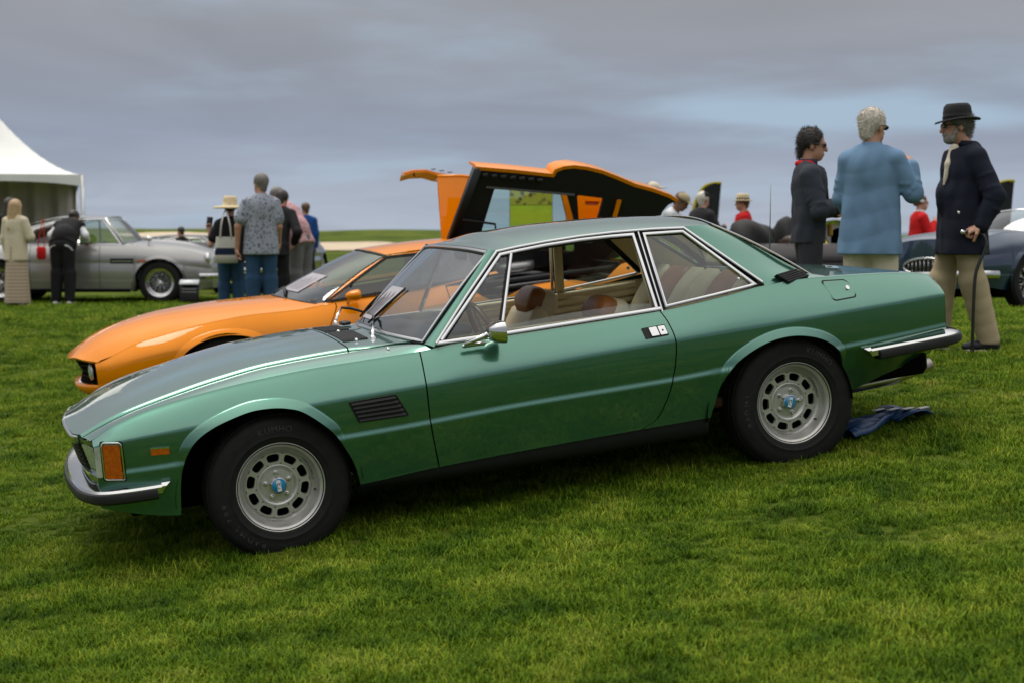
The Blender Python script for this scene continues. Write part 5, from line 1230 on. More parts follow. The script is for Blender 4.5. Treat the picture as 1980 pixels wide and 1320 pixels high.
# ------------------------------------------------------------------ other cars on the field
def slope_quat(x, y, heading, L=2.5, W=1.4):
    """orientation of a car standing on the lawn at x,y; heading = direction of its nose, radians from +X"""
    f = np.array([math.cos(heading), math.sin(heading)]); l = np.array([-f[1], f[0]])
    z = lambda p: float(ground_z(p[0], p[1])); c = np.array([x, y])
    F = np.array([f[0]*L, f[1]*L, z(c + f*L/2) - z(c - f*L/2)]); Lv = np.array([l[0]*W, l[1]*W, z(c + l*W/2) - z(c - l*W/2)])
    F /= np.linalg.norm(F); U_ = np.cross(F, Lv); U_ /= np.linalg.norm(U_); Lv = np.cross(U_, F)
    return Matrix(np.stack([F, Lv, U_], 1).tolist()).to_quaternion()
def classic_car(name, label, x, y, heading, P, m_body, m_glass=None):
    """closed or open classic car; local +X nose, origin at the ground below the front axle"""
    m_glass = m_glass or GLASS; wb = P['wb']
    f = np.array([math.cos(heading), math.sin(heading)]); cx, cy = x - f[0]*wb/2, y - f[1]*wb/2
    q = slope_quat(cx, cy, heading); zc = 0.5*(float(ground_z(x, y)) + float(ground_z(x - f[0]*wb, y - f[1]*wb)))
    Fv = q.to_matrix() @ Vector((1, 0, 0)); car = empty(name, Vector((cx, cy, zc)) + Fv*wb/2); car.rotation_mode = 'QUATERNION'; car.rotation_quaternion = q; tag(car, label, 'car')
    R_ = P.get('tyre', .335); ar = P.get('arch', .40); az = P.get('archz', .30)
    arch = lambda xc: [(xc + ar*math.cos(a)*1.0, az + ar*math.sin(a)) for a in np.linspace(-.35, PI + .35, 15)]
    arches = [[(px, max(.12, pz)) for px, pz in arch(0)], [(px, max(.12, pz)) for px, pz in arch(-wb)]]
    S = Side(P['A'], P['B'], P['C'], P['D'], arches, ridge=.003, bulge=P.get('bulge', (.035, .015)), flare=P.get('flare', .012), fw=.05, fz=(.2, .4))
    x0, x1 = P['A'][0][0] - .01, P['A'][-1][0] + .01; d0, d1 = P['door']
    cf = lambda z: d0 + 0*z; cr_ = lambda z: d1 + 0*z
    S.panel('front_fender', x0, d0 + .004, m_body, car, rows=44, edges=('b',)); S.panel('door', d0 - .004, d1 + .004, m_body, car, rows=40); S.panel('rear_fender', d1 - .004, x1, m_body, car, rows=44, edges=('b',))
    wsb, wst, rfe, rrb = P['ws'], P['wst'], P['rfe'], P['rrb']; zb = P.get('belt', .93); zr = P['roof']; hwb, hwr = P.get('hwb', .66), P.get('hwr', .52); cw = P.get('crown', .05)
    def top(nm, xa, xb, n=36):
        V = []
        for i in range(n):
            xx = xa + (xb - xa)*i/(n-1); ya, za = float(S.yA(xx)), float(S.zA(xx))
            for u in np.linspace(-1, 1, 27): V.append((xx, u*ya, za + P.get('hoodc', cw)*(1 - abs(u)**2.4) + (P.get('scoop', 0)*math.exp(-(u*ya/.16)**4)*float(sstep(wsb + .0, wsb + .15, xx))*float(sstep(xa - .1, xa - .5, xx)))))
        o = mesh(nm, V, grid_faces(n, 27, flip=True), m_body, car); fix_normals(o)
    top('hood', x0, wsb - .02); top('rear_deck', (rrb if rrb is not None else wsb - .9) + .05, x1)
    for nm, xe, sg in (('nose_panel', x0, 1), ('tail_panel', x1, -1)):
        V = []; zA_, yA_ = float(S.zA(xe)), float(S.yA(xe)); nz = 10
        for k in range(nz):
            z = zA_ + (.25 - zA_)*k/(nz-1); yy = float(S.y(np.array([xe]), np.array([max(z, .26)]))[0])
            for u in np.linspace(-1, 1, 21): V.append((xe + sg*P.get('nosebow', .10)*(1 - u*u)*(1 - .3*(k/(nz-1))), u*yy, z + (P.get('hoodc', cw)*(1 - abs(u)**2.4) if k == 0 else 0)))
        o = mesh(nm, V, grid_faces(nz, 21), m_body, car); fix_normals(o)
    # nose details
    gx = x0 + P.get('nosebow', .10) + .004; gw, gz0, gz1 = P.get('grille', (.28, .38, .58))
    pg = [(gw*math.cos(a), (gz0+gz1)/2 + (gz1-gz0)/2*math.sin(a)) for a in np.linspace(0, 2*PI, 29)[:-1]]; fg = lambda p, h: np.array([gx - P.get('nosebow', .1)*(p[0]/.6)**2 + h, p[0], p[1]])
    V, F = slab(pg, fg, -.03, .004); g_ = mesh('grille', V, F, BLACK, car, False); fix_normals(g_); V, F = sweep([fg(p, .006) for p in pg], rect_prof(.022, .016, .006), (1, 0, 0), closed=True); q_ = mesh('grille_surround', V, F, CHROME, g_); fix_normals(q_)
    for k in range(-4, 5):
        yy = gw*.19*k; h_ = (gz1-gz0)/2*math.sqrt(max(0, 1 - (yy/gw)**2)); V, F = tube([fg((yy, (gz0+gz1)/2 - h_), .006), fg((yy, (gz0+gz1)/2 + h_), .006)], .005, 5); mesh('grille_bar', V, F, CHROME, g_)
    for sd in (1, -1):
        hx, hy, hz = P.get('lamp', (x0 - .02, .58, .68)); V, F = lathe([(0, .035), (.05, .03), (.085, .012), (.092, .004)], 24, 'x', (hx, hy*sd, hz)); o = mesh('headlight', V, F, LENS, car); fix_normals(o); V, F = lathe([(.090, .004), (.096, .014), (.106, .010), (.110, -.03)], 24, 'x', (hx, hy*sd, hz)); o2 = mesh('headlight_ring', V, F, CHROME, o); fix_normals(o2)
        V, F = lathe([(0, .03), (.03, .02), (.038, 0), (.04, -.03)], 16, 'x', (hx + .02, (hy - .02)*sd, hz - .17)); o = mesh('side_lamp', V, F, CHROME, car); fix_normals(o)
    def bump_(xb, sg, z):
        hw = P.get('bumpw', .80); pts = spline([(xb - sg*.36, hw), (xb - sg*.14, hw*.97), (xb - sg*.03, hw*.72), (xb, 0), (xb - sg*.03, -hw*.72), (xb - sg*.14, -hw*.97), (xb - sg*.36, -hw)], per=5)
        Pp = np.array([(a, b, z) for a, b in pts]); T = np.gradient(Pp, axis=0); nr = np.stack([T[:, 1], -T[:, 0], 0*T[:, 0]], 1); nr /= np.linalg.norm(nr, axis=1, keepdims=True); nr *= np.sign(((Pp - Pp.mean(0))*nr).sum())
        V, F = sweep(Pp, [(-.045, -.02), (.045, -.02), (.040, .006), (.015, .018), (-.015, .018), (-.040, .006)], nr); o = mesh('bumper', V, F, CHROME, car); fix_normals(o); sharp(o, 40)
    if P.get('bumpers', True): bump_(x0 + P.get('nosebow', .1) + .08, 1, P.get('bz', .42)); bump_(x1 - P.get('nosebow', .1) - .08, -1, P.get('bz', .42) + .02)
    # glasshouse
    def ws(u, t): b = np.array([wsb - .16*u*u, u*hwb, zb + .02*(1-u*u)]); tp = np.array([wst - .06*u*u, u*hwr, zr - .01 - .035*u*u]); return b*(1-t) + tp*t + np.array([.5, 0, .6])*.03*4*t*(1-t)
    V = [ws(u, t) for t in np.linspace(0, 1, 10) for u in np.linspace(-1, 1, 19)]; wo = mesh('windscreen', V, grid_faces(10, 19), m_glass, car); fix_normals(wo)
    lp = [ws(u, 0) for u in np.linspace(-1, 1, 17)] + [ws(1, t) for t in np.linspace(.1, .9, 7)] + [ws(u, 1) for u in np.linspace(1, -1, 17)] + [ws(-1, t) for t in np.linspace(.9, .1, 7)]; V, F = sweep(lp, rect_prof(.022, .010, .004), (.6, 0, .7), closed=True); q_ = mesh('windscreen_frame', V, F, CHROME, wo); fix_normals(q_)
    if P.get('closed', True):
        V = []; n = 34
        for i in range(n):
            t = i/(n-1); xx = wst + (rrb - wst)*t; k = max(0, (wst - xx)/(wst - rfe)); zz = zr if xx > rfe else zr - (zr - zb - .02)*((rfe - xx)/(rfe - rrb))**P.get('fall', 1.5); hw = hwr + (hwb - .04 - hwr)*max(0, (rfe - xx)/(rfe - rrb))
            for u in np.linspace(-1, 1, 21): V.append((xx - .06*u*u*(1-t), u*(hw + .02), zz + .012*math.sin(PI*min(1, t*2)) - .04*abs(u)**3))
        o = mesh('roof', V, grid_faces(n, 21, flip=True), m_body, car); fix_normals(o)
        V = []
        for i in range(12):
            t = .12 + .74*i/11; xx = rfe + (rrb - rfe)*t; zz = zr - (zr - zb - .02)*((rfe - xx)/(rfe - rrb))**P.get('fall', 1.5) + .006; hw = hwr + (hwb - .04 - hwr)*t
            for u in np.linspace(-.78, .78, 11): V.append((xx, u*hw, zz - .04*abs(u)**3))
        o = mesh('rear_window', V, grid_faces(12, 11, flip=True), WSGLASS, car); fix_normals(o)
        for sd in (1, -1):
            m_ = np.array([1, sd, 1]); pa, pb = (wsb - .16, hwb, zb), (wst - .06, hwr, zr - .045)
            V, F = sweep([np.array(pa)*m_, np.array(pb)*m_], rect_prof(.05, .03, .01, -.015), (.3, .9*sd, .3)); o = mesh('windscreen_pillar', V, F, m_body, car); fix_normals(o)
            bx = (wst + rfe)/2 - .1; pg = [(wsb - .20, hwb + .005, zb + .01), (wst - .10, hwr + .015, zr - .06), (rfe + .02, hwr + .015, zr - .065), (rfe - .30*(rfe - rrb)/1.0, hwb - .01, zr - .25*(zr - zb) - .10), ((rfe + rrb)/2 + .05, hwb + .005, zb + .01)]
            o = mesh('side_window', [np.array(p)*m_ for p in pg], [tuple(range(5))], m_glass, car, False); fix_normals(o); V, F = sweep([np.array(p)*m_ for p in pg], rect_prof(.018, .012, .004), (0, sd, .3), closed=True); q_ = mesh('window_trim', V, F, CHROME, o); fix_normals(q_)
            V, F = sweep([np.array((bx, hwb + .008, zb))*m_, np.array((bx + .02, hwr + .018, zr - .055))*m_], rect_prof(.03, .012, .004), (0, sd, .3)); q_ = mesh('window_post', V, F, CHROME, o)
            rp = [np.array(pg[2]), np.array(pg[3]), np.array(pg[4])]; V = []
            for p, e in zip(rp, ((rfe - .05, hwr + .02, zr - .045), (rfe - .55*(rfe - rrb), hwr + .07, zr - .5*(zr-zb)), (rrb + .03, hwb - .03, zb + .0))): V += [p*m_ + np.array([0, .004*sd, 0]), np.array(e)*m_]
            o = mesh('rear_pillar', V, [(0, 2, 3, 1), (2, 4, 5, 3)], m_body, car); fix_normals(o)
        for a_, b_ in ((wsb - .15, d1),): pass
    else:
        V, F = box((wsb + rrb)/2 - .1, 0, zb - .12, abs(wsb - rrb) - .2, 1.1, .10, bev=.03); mesh('cockpit', V, F, BLACK, car)
    for sd in (1, -1):                                   # shoulders beside the cabin
        V = []
        for xx in np.linspace(wsb + .05, (rrb if rrb is not None else wsb - .9) - .1, 16): ya, za = float(S.yA(xx)), float(S.zA(xx)); V += [(xx, ya*sd, za), (xx, (ya*.5 + hwb*.5)*sd, za + .014), (xx, (hwb - .03)*sd, zb + .004)]
        o = mesh('belt_panel', V, grid_faces(16, 3), m_body, car); fix_normals(o)
        for xc in (0, -wb):
            simple_wheel(car, xc, P.get('track', .70), R_, sd, R_, P.get('rim', .215), .17, P.get('m_rim', CHROME), P.get('wheel', 'wire'))
            V = [(xc + (ar + .03)*math.cos(a), yv*sd, az + (ar + .02)*math.sin(a)) for a in np.linspace(-.3, PI + .3, 20) for yv in (.82, .5)]; o = mesh('wheel_housing', V, grid_faces(20, 2), DARK, car); fix_normals(o)
        V, F = sweep([(-ar - .05, .80*sd, .215), (-wb + ar + .05, .80*sd, .215)], rect_prof(.05, .02), (0, sd, 0)); mesh('sill', V, F, DARK, car, False)
    V, F = box(-wb/2, 0, .28, wb*.9, 1.35, .12); mesh('underbody', V, F, DARK, car, False); V, F = box(-wb/2, 0, .30, wb + 1.2, .95, .10); mesh('chassis', V, F, DARK, car, False)
    SEAT = mat('dark_seat_leather', (.05, .03, .02), rough=.5)
    for yc in (.33, -.33):
        s0 = empty('seat', (d1 + .35, yc, .42), None, car); V, F = box(0, 0, .08, .48, .48, .14, bev=.05); mesh('cushion', V, F, SEAT, s0); V, F = box(-.26, 0, .34, .13, .48, .52, rot=rotm(0, -.25, 0), bev=.05); mesh('backrest', V, F, SEAT, s0)
    V, F = box(wsb - .20, 0, zb - .08, .3, 1.15, .12, bev=.03); mesh('dashboard', V, F, BLACK, car)
    return car, S
SILVER = paint('silver_paint', (.30, .29, .28), metal=.45, rough=.38)
DB = dict(wb=2.49, A=[(.80, .50, .70), (.72, .60, .75), (.5, .66, .82), (.2, .70, .875), (0, .715, .895), (-.4, .73, .915), (-.9, .735, .925), (-1.7, .735, .925), (-2.2, .725, .92), (-2.7, .70, .885), (-3.1, .62, .82), (-3.35, .52, .74)],
    B=[(.80, .60, .55), (.6, .72, .58), (.3, .80, .62), (0, .825, .64), (-.6, .815, .645), (-2.0, .82, .65), (-2.5, .83, .66), (-3.0, .76, .64), (-3.35, .60, .60)], C=[(.8, .36), (-3.35, .40)], D=[(.8, .55, .26), (.5, .74, .22), (-.5, .78, .21), (-2.2, .78, .21), (-3.0, .70, .26), (-3.35, .56, .34)],
    door=(-.93, -2.02), ws=-.42, wst=-.84, rfe=-1.55, rrb=-2.95, roof=1.385, belt=.93, hoodc=.075, scoop=.035, arch=.40, archz=.315, tyre=.34, rim=.225, lamp=(.74, .57, .70), nosebow=.12, bz=.44)
silver, DBS = classic_car('silver_coupe', 'silver grey classic grand tourer with chrome wire wheels beside the tent', -5.52, 25.3, 0.0, DB, SILVER)
for sd in (-1, 1):
    for k in range(3):
        z = .655 + .022*k; f_ = DBS.onto(sd); V, F = sweep([f_((-.42, z), .003), f_((-.74, z), .003)], rect_prof(.010, .008), (0, sd, 0)); mesh('side_vent_slat', V, F, CHROME if k == 1 else BLACK, silver, False)
    DBS.patch('side_vent', [(-.40, .638), (-.76, .638), (-.76, .718), (-.40, .718)], BLACK, silver, -.005, .003, sd)
    DBS.patch('side_marker', rounded([(-.20, .665), (-.33, .665), (-.33, .695), (-.20, .695)], .006), AMBER, silver, -.002, .012, sd)
mr = empty('door_mirror', (-.20, -.62, .93), None, silver); V, F = lathe([(0, .06), (.04, .045), (.055, 0), (.05, -.02), (0, -.022)], 18, 'x'); q_ = mesh('mirror_shell', V + np.array([0, 0, .09]), F, CHROME, mr); fix_normals(q_); V, F = tube([(0, 0, -.02), (0, 0, .07)], .010, 8); mesh('mirror_stem', V, F, CHROME, mr)

NAVY = paint('navy_blue_paint', (.008, .030, .075), metal=.3, rough=.3)
BL = dict(wb=2.40, A=[(.78, .52, .76), (.65, .62, .82), (.4, .70, .875), (0, .74, .90), (-.5, .75, .90), (-1.0, .745, .895), (-1.7, .74, .88), (-2.3, .73, .88), (-2.8, .68, .82), (-3.2, .56, .70)],
    B=[(.78, .66, .60), (.5, .79, .64), (0, .855, .67), (-.6, .845, .66), (-1.8, .845, .64), (-2.4, .86, .66), (-2.9, .78, .62), (-3.2, .62, .58)], C=[(.8, .40), (-3.2, .42)], D=[(.8, .60, .30), (.5, .76, .24), (-.5, .80, .22), (-2.2, .80, .22), (-3.2, .60, .34)],
    door=(-.85, -1.75), ws=-.62, wst=-.98, rfe=-1.5, rrb=-2.1, roof=1.24, belt=.90, hoodc=.05, arch=.40, archz=.31, closed=False, lamp=(.72, .60, .72), nosebow=.10, grille=(.30, .42, .60), bz=.40, bumpw=.78)
blue, BLS = classic_car('blue_roadster', 'dark blue open roadster with chrome headlights and bumper', 5.35, 18.2, math.radians(218), BL, NAVY)
MAROON = paint('dark_maroon_paint', (.010, .003, .004), metal=0.0, rough=.5)
MAROON.node_tree.nodes['Principled BSDF'].inputs['Coat Weight'].default_value = 0.35
DKR = dict(BL); DKR.update(closed=False)
maroon, MRS = classic_car('maroon_roadster', 'dark maroon open car with a folded black soft top behind the people', 5.28, 21.2, math.radians(8), DKR, MAROON)
SOFT = mat('black_soft_top', (.007, .0065, .0075), rough=.75, var=.15, vscale=6, bump=.4, bscale=9)
def soft_heap(parent, name, c, rx, ry, rz, seed):
    r = np.random.default_rng(seed); V = []; n, k = 14, 24
    for i in range(n):
        a = PI/2*(i/(n-1))
        for j in range(k):
            b = 2*PI*j/k; w = 1 + .12*math.sin(3*b + seed) + .10*math.sin(5*b + 3*a); V.append((c[0] + rx*w*math.cos(a)**.35*math.cos(b) if i < n-1 else c[0], c[1] + ry*w*math.cos(a)**.35*math.sin(b) if i < n-1 else c[1], c[2] + rz*math.sin(a)*(1 + .12*math.sin(2*b))))
    o = mesh(name, V, grid_faces(n, k, closev=True), SOFT, parent); fix_normals(o); return o
soft_heap(maroon, 'folded_soft_top', (-2.15, 0, .84), .30, .62, .36, 3); soft_heap(maroon, 'front_cover', (-1.62, 0, .84), .16, .5, .40, 5)
DK = dict(DB); DK.update(roof=1.06, belt=.80)
dark, DKS = classic_car('black_coupe', 'black car parked on the grass beyond the silver grey tourer', -5.25, 31.5, math.radians(3), DK, paint('black_paint', (.008, .008, .009), metal=.1))
cream, CRS = classic_car('dark_tourer', 'dark classic car with pale wheels behind the group of visitors', -4.80, 29.3, math.radians(266), dict(DB, m_rim=mat('cream_rim', (.75, .72, .62), rough=.4), wheel='disc', tyre=.36, rim=.25), paint('charcoal_paint', (.012, .012, .014), metal=.2))
# ------------------------------------------------------------------ people, as smooth implicit surfaces
def smin(a, b, k):
    h = np.clip(0.5 + 0.5*(b - a)/k, 0, 1); return b*(1-h) + a*h - k*h*(1-h)
def isosurface(prims, vox, k=0.03, cuts=(), wrinkle=0.0, wf=18.0, seed=0):
    """surface-nets mesh of a smooth union. prims: ('c',p0,r0,p1,r1[,k]) tapered capsule | ('e',centre,radii,rot3x3[,k]) ellipsoid"""
    lo, hi = np.full(3, 1e9), np.full(3, -1e9); bbs = []
    for p in prims:
        if p[0] == 'c':
            a, b = np.array(p[1], float), np.array(p[3], float); r = max(p[2], p[4]); l, h = np.minimum(a, b) - r, np.maximum(a, b) + r
        else:
            R_ = np.array(p[3], float) if p[3] is not None else np.eye(3); ex = np.abs(R_) @ np.array(p[2], float); l, h = np.array(p[1]) - ex, np.array(p[1]) + ex
        bbs.append((l, h)); lo = np.minimum(lo, l); hi = np.maximum(hi, h)
    lo = lo - 3*vox - wrinkle; n = np.ceil((hi + 3*vox + wrinkle - lo)/vox).astype(int) + 1
    D = np.full(n, 0.5, np.float32); ax = [lo[i] + vox*np.arange(n[i]) for i in range(3)]
    for p, (l, h) in zip(prims, bbs):
        m = max(k*1.5, 3*vox); i0 = np.clip(np.floor((l - m - lo)/vox).astype(int), 0, n-1); i1 = np.clip(np.ceil((h + m - lo)/vox).astype(int) + 1, 1, n)
        X, Y, Z = np.meshgrid(ax[0][i0[0]:i1[0]], ax[1][i0[1]:i1[1]], ax[2][i0[2]:i1[2]], indexing='ij')
        if p[0] == 'c':
            a, b = np.array(p[1], float), np.array(p[3], float); e = b - a; L2 = max(1e-9, e @ e); t = np.clip(((X-a[0])*e[0] + (Y-a[1])*e[1] + (Z-a[2])*e[2])/L2, 0, 1)
            d = np.sqrt((X-a[0]-t*e[0])**2 + (Y-a[1]-t*e[1])**2 + (Z-a[2]-t*e[2])**2) - (p[2] + (p[4]-p[2])*t); kk = p[5] if len(p) > 5 else k
        else:
            c = np.array(p[1], float); r = np.array(p[2], float); R_ = np.array(p[3], float) if p[3] is not None else np.eye(3)
            dx, dy, dz = X-c[0], Y-c[1], Z-c[2]; q = [(dx*R_[0, i] + dy*R_[1, i] + dz*R_[2, i])/r[i] for i in range(3)]; g = np.sqrt(q[0]**2 + q[1]**2 + q[2]**2)
            g2 = np.sqrt((q[0]/r[0])**2 + (q[1]/r[1])**2 + (q[2]/r[2])**2); d = np.where(g2 > 1e-6, g*(g - 1)/np.maximum(g2, 1e-6), -r.min()); kk = p[4] if len(p) > 4 else k
        sl = tuple(slice(i0[i], i1[i]) for i in range(3)); D[sl] = smin(D[sl], d.astype(np.float32), kk)
    if wrinkle or cuts:
        X, Y, Z = np.meshgrid(*ax, indexing='ij')
        if wrinkle:
            s = seed; th = np.arctan2(Y - Y.mean(), X - X.mean()); zr = (Z - lo[2])/(n[2]*vox); fall = np.clip(1.25 - zr, .25, 1.0)
            a_ = np.sin(th*6 + 1.4*np.sin(Z*5 + s) + s)*fall + .7*np.sin(th*11 + 2*np.sin(Z*9 + 2*s))*fall; b_ = np.sin(Z*wf*1.5 + 2.2*np.sin(X*6 + Y*5 + s) + s)
            D += (wrinkle*(.55*a_ + .18*(1 - 2*np.abs(b_)))).astype(np.float32)
        for (pt, nr) in cuts:
            nr = np.array(nr, float); nr /= np.linalg.norm(nr); D = np.maximum(D, ((X-pt[0])*nr[0] + (Y-pt[1])*nr[1] + (Z-pt[2])*nr[2]).astype(np.float32))
    ins = D < 0
    cs = np.zeros(tuple(n-1), np.int8)
    for i in (0, 1):
        for j in (0, 1):
            for l in (0, 1): cs += ins[i:n[0]-1+i, j:n[1]-1+j, l:n[2]-1+l]
    act = (cs > 0) & (cs < 8); idx = np.full(act.shape, -1, np.int64); I, J, K = np.nonzero(act); idx[act] = np.arange(len(I)); acc = np.zeros((len(I), 3)); cnt = np.zeros(len(I))
    for axn in range(3):
        o = [a for a in range(3) if a != axn]
        for s1 in (0, 1):
            for s2 in (0, 1):
                off0 = [0, 0, 0]; off0[o[0]] = s1; off0[o[1]] = s2; off1 = list(off0); off1[axn] = 1
                d0 = D[I+off0[0], J+off0[1], K+off0[2]]; d1 = D[I+off1[0], J+off1[1], K+off1[2]]; c = (d0 < 0) != (d1 < 0); t = np.where(c, d0/np.where(c, d0-d1, 1), 0)
                p = np.tile(np.array(off0, float), (len(I), 1)); p[:, axn] = t; acc += np.where(c[:, None], p, 0); cnt += c
    V = lo + vox*(np.stack([I, J, K], 1) + acc/np.maximum(cnt, 1)[:, None]); F = []
    for axn in range(3):
        o = [(1, 2), (2, 0), (0, 1)][axn]; s0 = [slice(1, m-1) for m in n]; s0[axn] = slice(0, n[axn]-1); s1 = list(s0); s1[axn] = slice(1, n[axn])
        a, b = ins[tuple(s0)], ins[tuple(s1)]; ch = a != b; q = np.argwhere(ch)
        if not len(q): continue
        base = q + np.array([s.start for s in s0]); fl = a[ch]
        def cell(da, db): c = base.copy(); c[:, o[0]] -= da; c[:, o[1]] -= db; return idx[c[:, 0], c[:, 1], c[:, 2]]
        qd = np.stack([cell(0, 0), cell(1, 0), cell(1, 1), cell(0, 1)], 1); qd[~fl] = qd[~fl][:, ::-1]; F.append(qd)
    return V, np.concatenate(F)
def fast_mesh(name, V, F, m, parent=None):
    me = bpy.data.meshes.new(name); me.vertices.add(len(V)); me.vertices.foreach_set('co', np.ascontiguousarray(V, np.float32).ravel()); n = len(F)
    me.loops.add(4*n); me.loops.foreach_set('vertex_index', np.ascontiguousarray(F, np.int32).ravel()); me.polygons.add(n); me.polygons.foreach_set('loop_start', np.arange(0, 4*n, 4, dtype=np.int32)); me.polygons.foreach_set('loop_total', np.full(n, 4, np.int32))
    me.polygons.foreach_set('use_smooth', np.ones(n, bool)); me.materials.append(m); me.update(calc_edges=True); me.validate()
    o = bpy.data.objects.new(name, me); COL.objects.link(o)
    if parent: o.parent = parent
    return o
SKIN = mat('skin', (.46, .25, .17), rough=.5, var=.10, vscale=14)
def skin(nm, c): return mat(nm, c, rough=.5, var=.10, vscale=14)
def cloth(nm, c, rough=.85, var=.10, vs=3, bump=.35): return mat(nm, c, rough=rough, var=var, vscale=vs, bump=bump, bscale=7, spec=.25)
def person(label, u, depth, height, yaw, wear, pose=None, head=None, vox=.016, ground=None, group=None, vref=None, skinm=None, hair=None):
    """standing figure. yaw: direction faced, degrees from +X (180 = picture left, 90 = away). Joints in metres for a 1.75 m body: (forward, left, up)"""
    x = (u - 990)/FPX*depth*(1.0); zc = float(ground_z(x, depth)) if ground is None else ground
    s = height/1.75; pose = pose or {}; root = empty('person', (x, depth, zc)); tag(root, label, 'person', group); R_ = rotm(0, 0, math.radians(yaw))
    J = dict(hipL=(0, .09, .93), hipR=(0, -.09, .93), kneeL=(.02, .10, .50), kneeR=(.02, -.10, .50), ankL=(-.01, .11, .09), ankR=(-.01, -.11, .09), pel=(0, 0, .95), waist=(.01, 0, 1.12), chest=(.0, 0, 1.32), neck=(-.01, 0, 1.47), head=(.025, 0, 1.625),
             shL=(-.01, .158, 1.395), shR=(-.01, -.158, 1.395), elL=(-.02, .205, 1.13), elR=(-.02, -.205, 1.13), wrL=(.05, .215, .88), wrR=(.05, -.215, .88))
    lean = math.radians(pose.get('lean', 0)); tilt = math.radians(pose.get('tilt', 0))
    for k in ('waist', 'chest', 'neck', 'head', 'shL', 'shR', 'elL', 'elR', 'wrL', 'wrR'):
        f, l, z = J[k]; kk = (.5 if k == 'waist' else 1.0); a = lean*kk; dz = z - .95; f, dz = f*math.cos(a) + dz*math.sin(a), dz*math.cos(a) - f*math.sin(a); J[k] = (f, l, .95 + dz)
    hy = math.radians(pose.get('headyaw', 0)); hp = math.radians(pose.get('headpitch', 0)) + lean*pose.get('headfollow', .6)
    for k, v in pose.items():
        if k in J: J[k] = v
    if 'headoff' in pose: J['head'] = tuple(np.array(J['head']) + np.array(pose['headoff']))
    W = {k: (R_ @ np.array(v))*s for k, v in J.items()}
    HR = R_ @ rotm(0, 0, hy) @ rotm(0, hp, 0)
    def hp_(p): return W['head'] + HR @ (np.array(p)*s)
    up = W['chest'] - W['pel']; up /= np.linalg.norm(up); lf = W['shL'] - W['shR']; lf /= np.linalg.norm(lf); fw = np.cross(lf, up); TR = np.stack([fw, lf, up], 1)
    lf0 = R_ @ np.array([0, 1.0, 0]); PR = np.stack([R_ @ np.array([1.0, 0, 0]), lf0, np.array([0, 0, 1.0])], 1)
    B_ = pose.get('bulk', 1.0); G = lambda r: r*s
    # --- body: one continuous surface
    def torso(g=0.0, b=1.0): return [('e', W['chest']*1.0, (G(.108*B_)*b + g, G(.145*B_)*b + g, G(.20) + g), TR), ('e', W['waist'], (G(.098*B_)*b + g + G(pose.get('belly', 0)), G(.125*B_)*b + g, G(.17) + g), TR), ('c', W['shL'], G(.052) + g*.7, W['neck']*.9 + W['chest']*.1, G(.060) + g*.5), ('c', W['shR'], G(.052) + g*.7, W['neck']*.9 + W['chest']*.1, G(.060) + g*.5)]
    def arm(sd, g=0.0, sc=1.0): return [('c', W['sh'+sd], G(.052)*sc + g, W['el'+sd], G(.043)*sc + g), ('c', W['el'+sd], G(.046)*sc + g, W['wr'+sd], G(.032)*sc + g)]
    def legs(g=0.0, th=1.0, lo_=1.0):
        L_ = [('e', W['pel'], (G(.105*B_) + g, G(.138*B_) + g, G(.12) + g), PR)]
        for sd in 'LR': L_ += [('c', W['hip'+sd], G(.080*B_)*th + g, W['knee'+sd], G(.060)*th + g), ('c', W['knee'+sd], G(.060)*th*lo_ + g, W['ank'+sd], G(.042)*lo_*th + g)]
        return L_
    hd = [('e', hp_((-.012, 0, .035)), (G(.098), G(.076), G(.088)), HR), ('e', hp_((.018, 0, -.045)), (G(.070), G(.060), G(.075)), HR), ('c', hp_((.055, 0, -.090)), G(.026), hp_((.062, 0, -.078)), G(.024)),
          ('c', hp_((.090, 0, .012)), G(.011), hp_((.108, 0, -.028)), G(.0155), .012*s), ('c', hp_((.080, .03, .022)), G(.016), hp_((.080, -.03, .022)), G(.016), .02*s), ('c', hp_((.082, .020, -.062)), G(.011), hp_((.082, -.020, -.062)), G(.011), .012*s),
          ('e', hp_((-.015, .077, -.008)), (G(.018), G(.010), G(.032)), HR, .008*s), ('e', hp_((-.015, -.077, -.008)), (G(.018), G(.010), G(.032)), HR, .008*s), ('c', W['neck'], G(.058), hp_((-.025, 0, -.06)), G(.052))]
    sk = skinm or SKIN; fine = vox < .012
    V, F = isosurface(hd + torso(-.012*s) + arm('L', -.004*s) + arm('R', -.004*s) + legs(-.012*s), vox, k=.022*s)
    parts = [(V, F)]
    # hands: palm, four fingers and thumb
    for sd in 'LR':
        if pose.get('hide' + sd): continue
        wr, el = W['wr'+sd], W['el'+sd]; d = pose.get('dir'+sd); d = (R_ @ np.array(d)) if d is not None else (wr - el); d = d/np.linalg.norm(d)
        pn = pose.get('palm'+sd); pn = (R_ @ np.array(pn)) if pn is not None else (R_ @ np.array([0, -1.0 if sd == 'L' else 1.0, 0])); pn = pn - d*(pn @ d); pn /= max(1e-6, np.linalg.norm(pn)); sw = np.cross(d, pn)*(1 if sd == 'L' else -1); curl = pose.get('curl'+sd, .45)
        hpz = [('c', wr, G(.028), wr + d*G(.035), G(.026)), ('e', wr + d*G(.062), (G(.050), G(.042), G(.018)), np.stack([d, sw, pn], 1))]
        for i, (ln, off) in enumerate(((.068, .030), (.078, .010), (.072, -.011), (.058, -.030))):
            b0 = wr + d*G(.098) + sw*G(off); a = curl; dirv = d; pts = [b0]
            for seg in (.45, .32, .28):
                dirv = d*math.cos(a) + pn*math.sin(a); pts.append(pts[-1] + dirv*G(ln*seg)); a += curl*1.25
            for q in range(3): hpz.append(('c', pts[q], G(.0098 - .0008*q), pts[q+1], G(.0090 - .0008*q), .006*s))
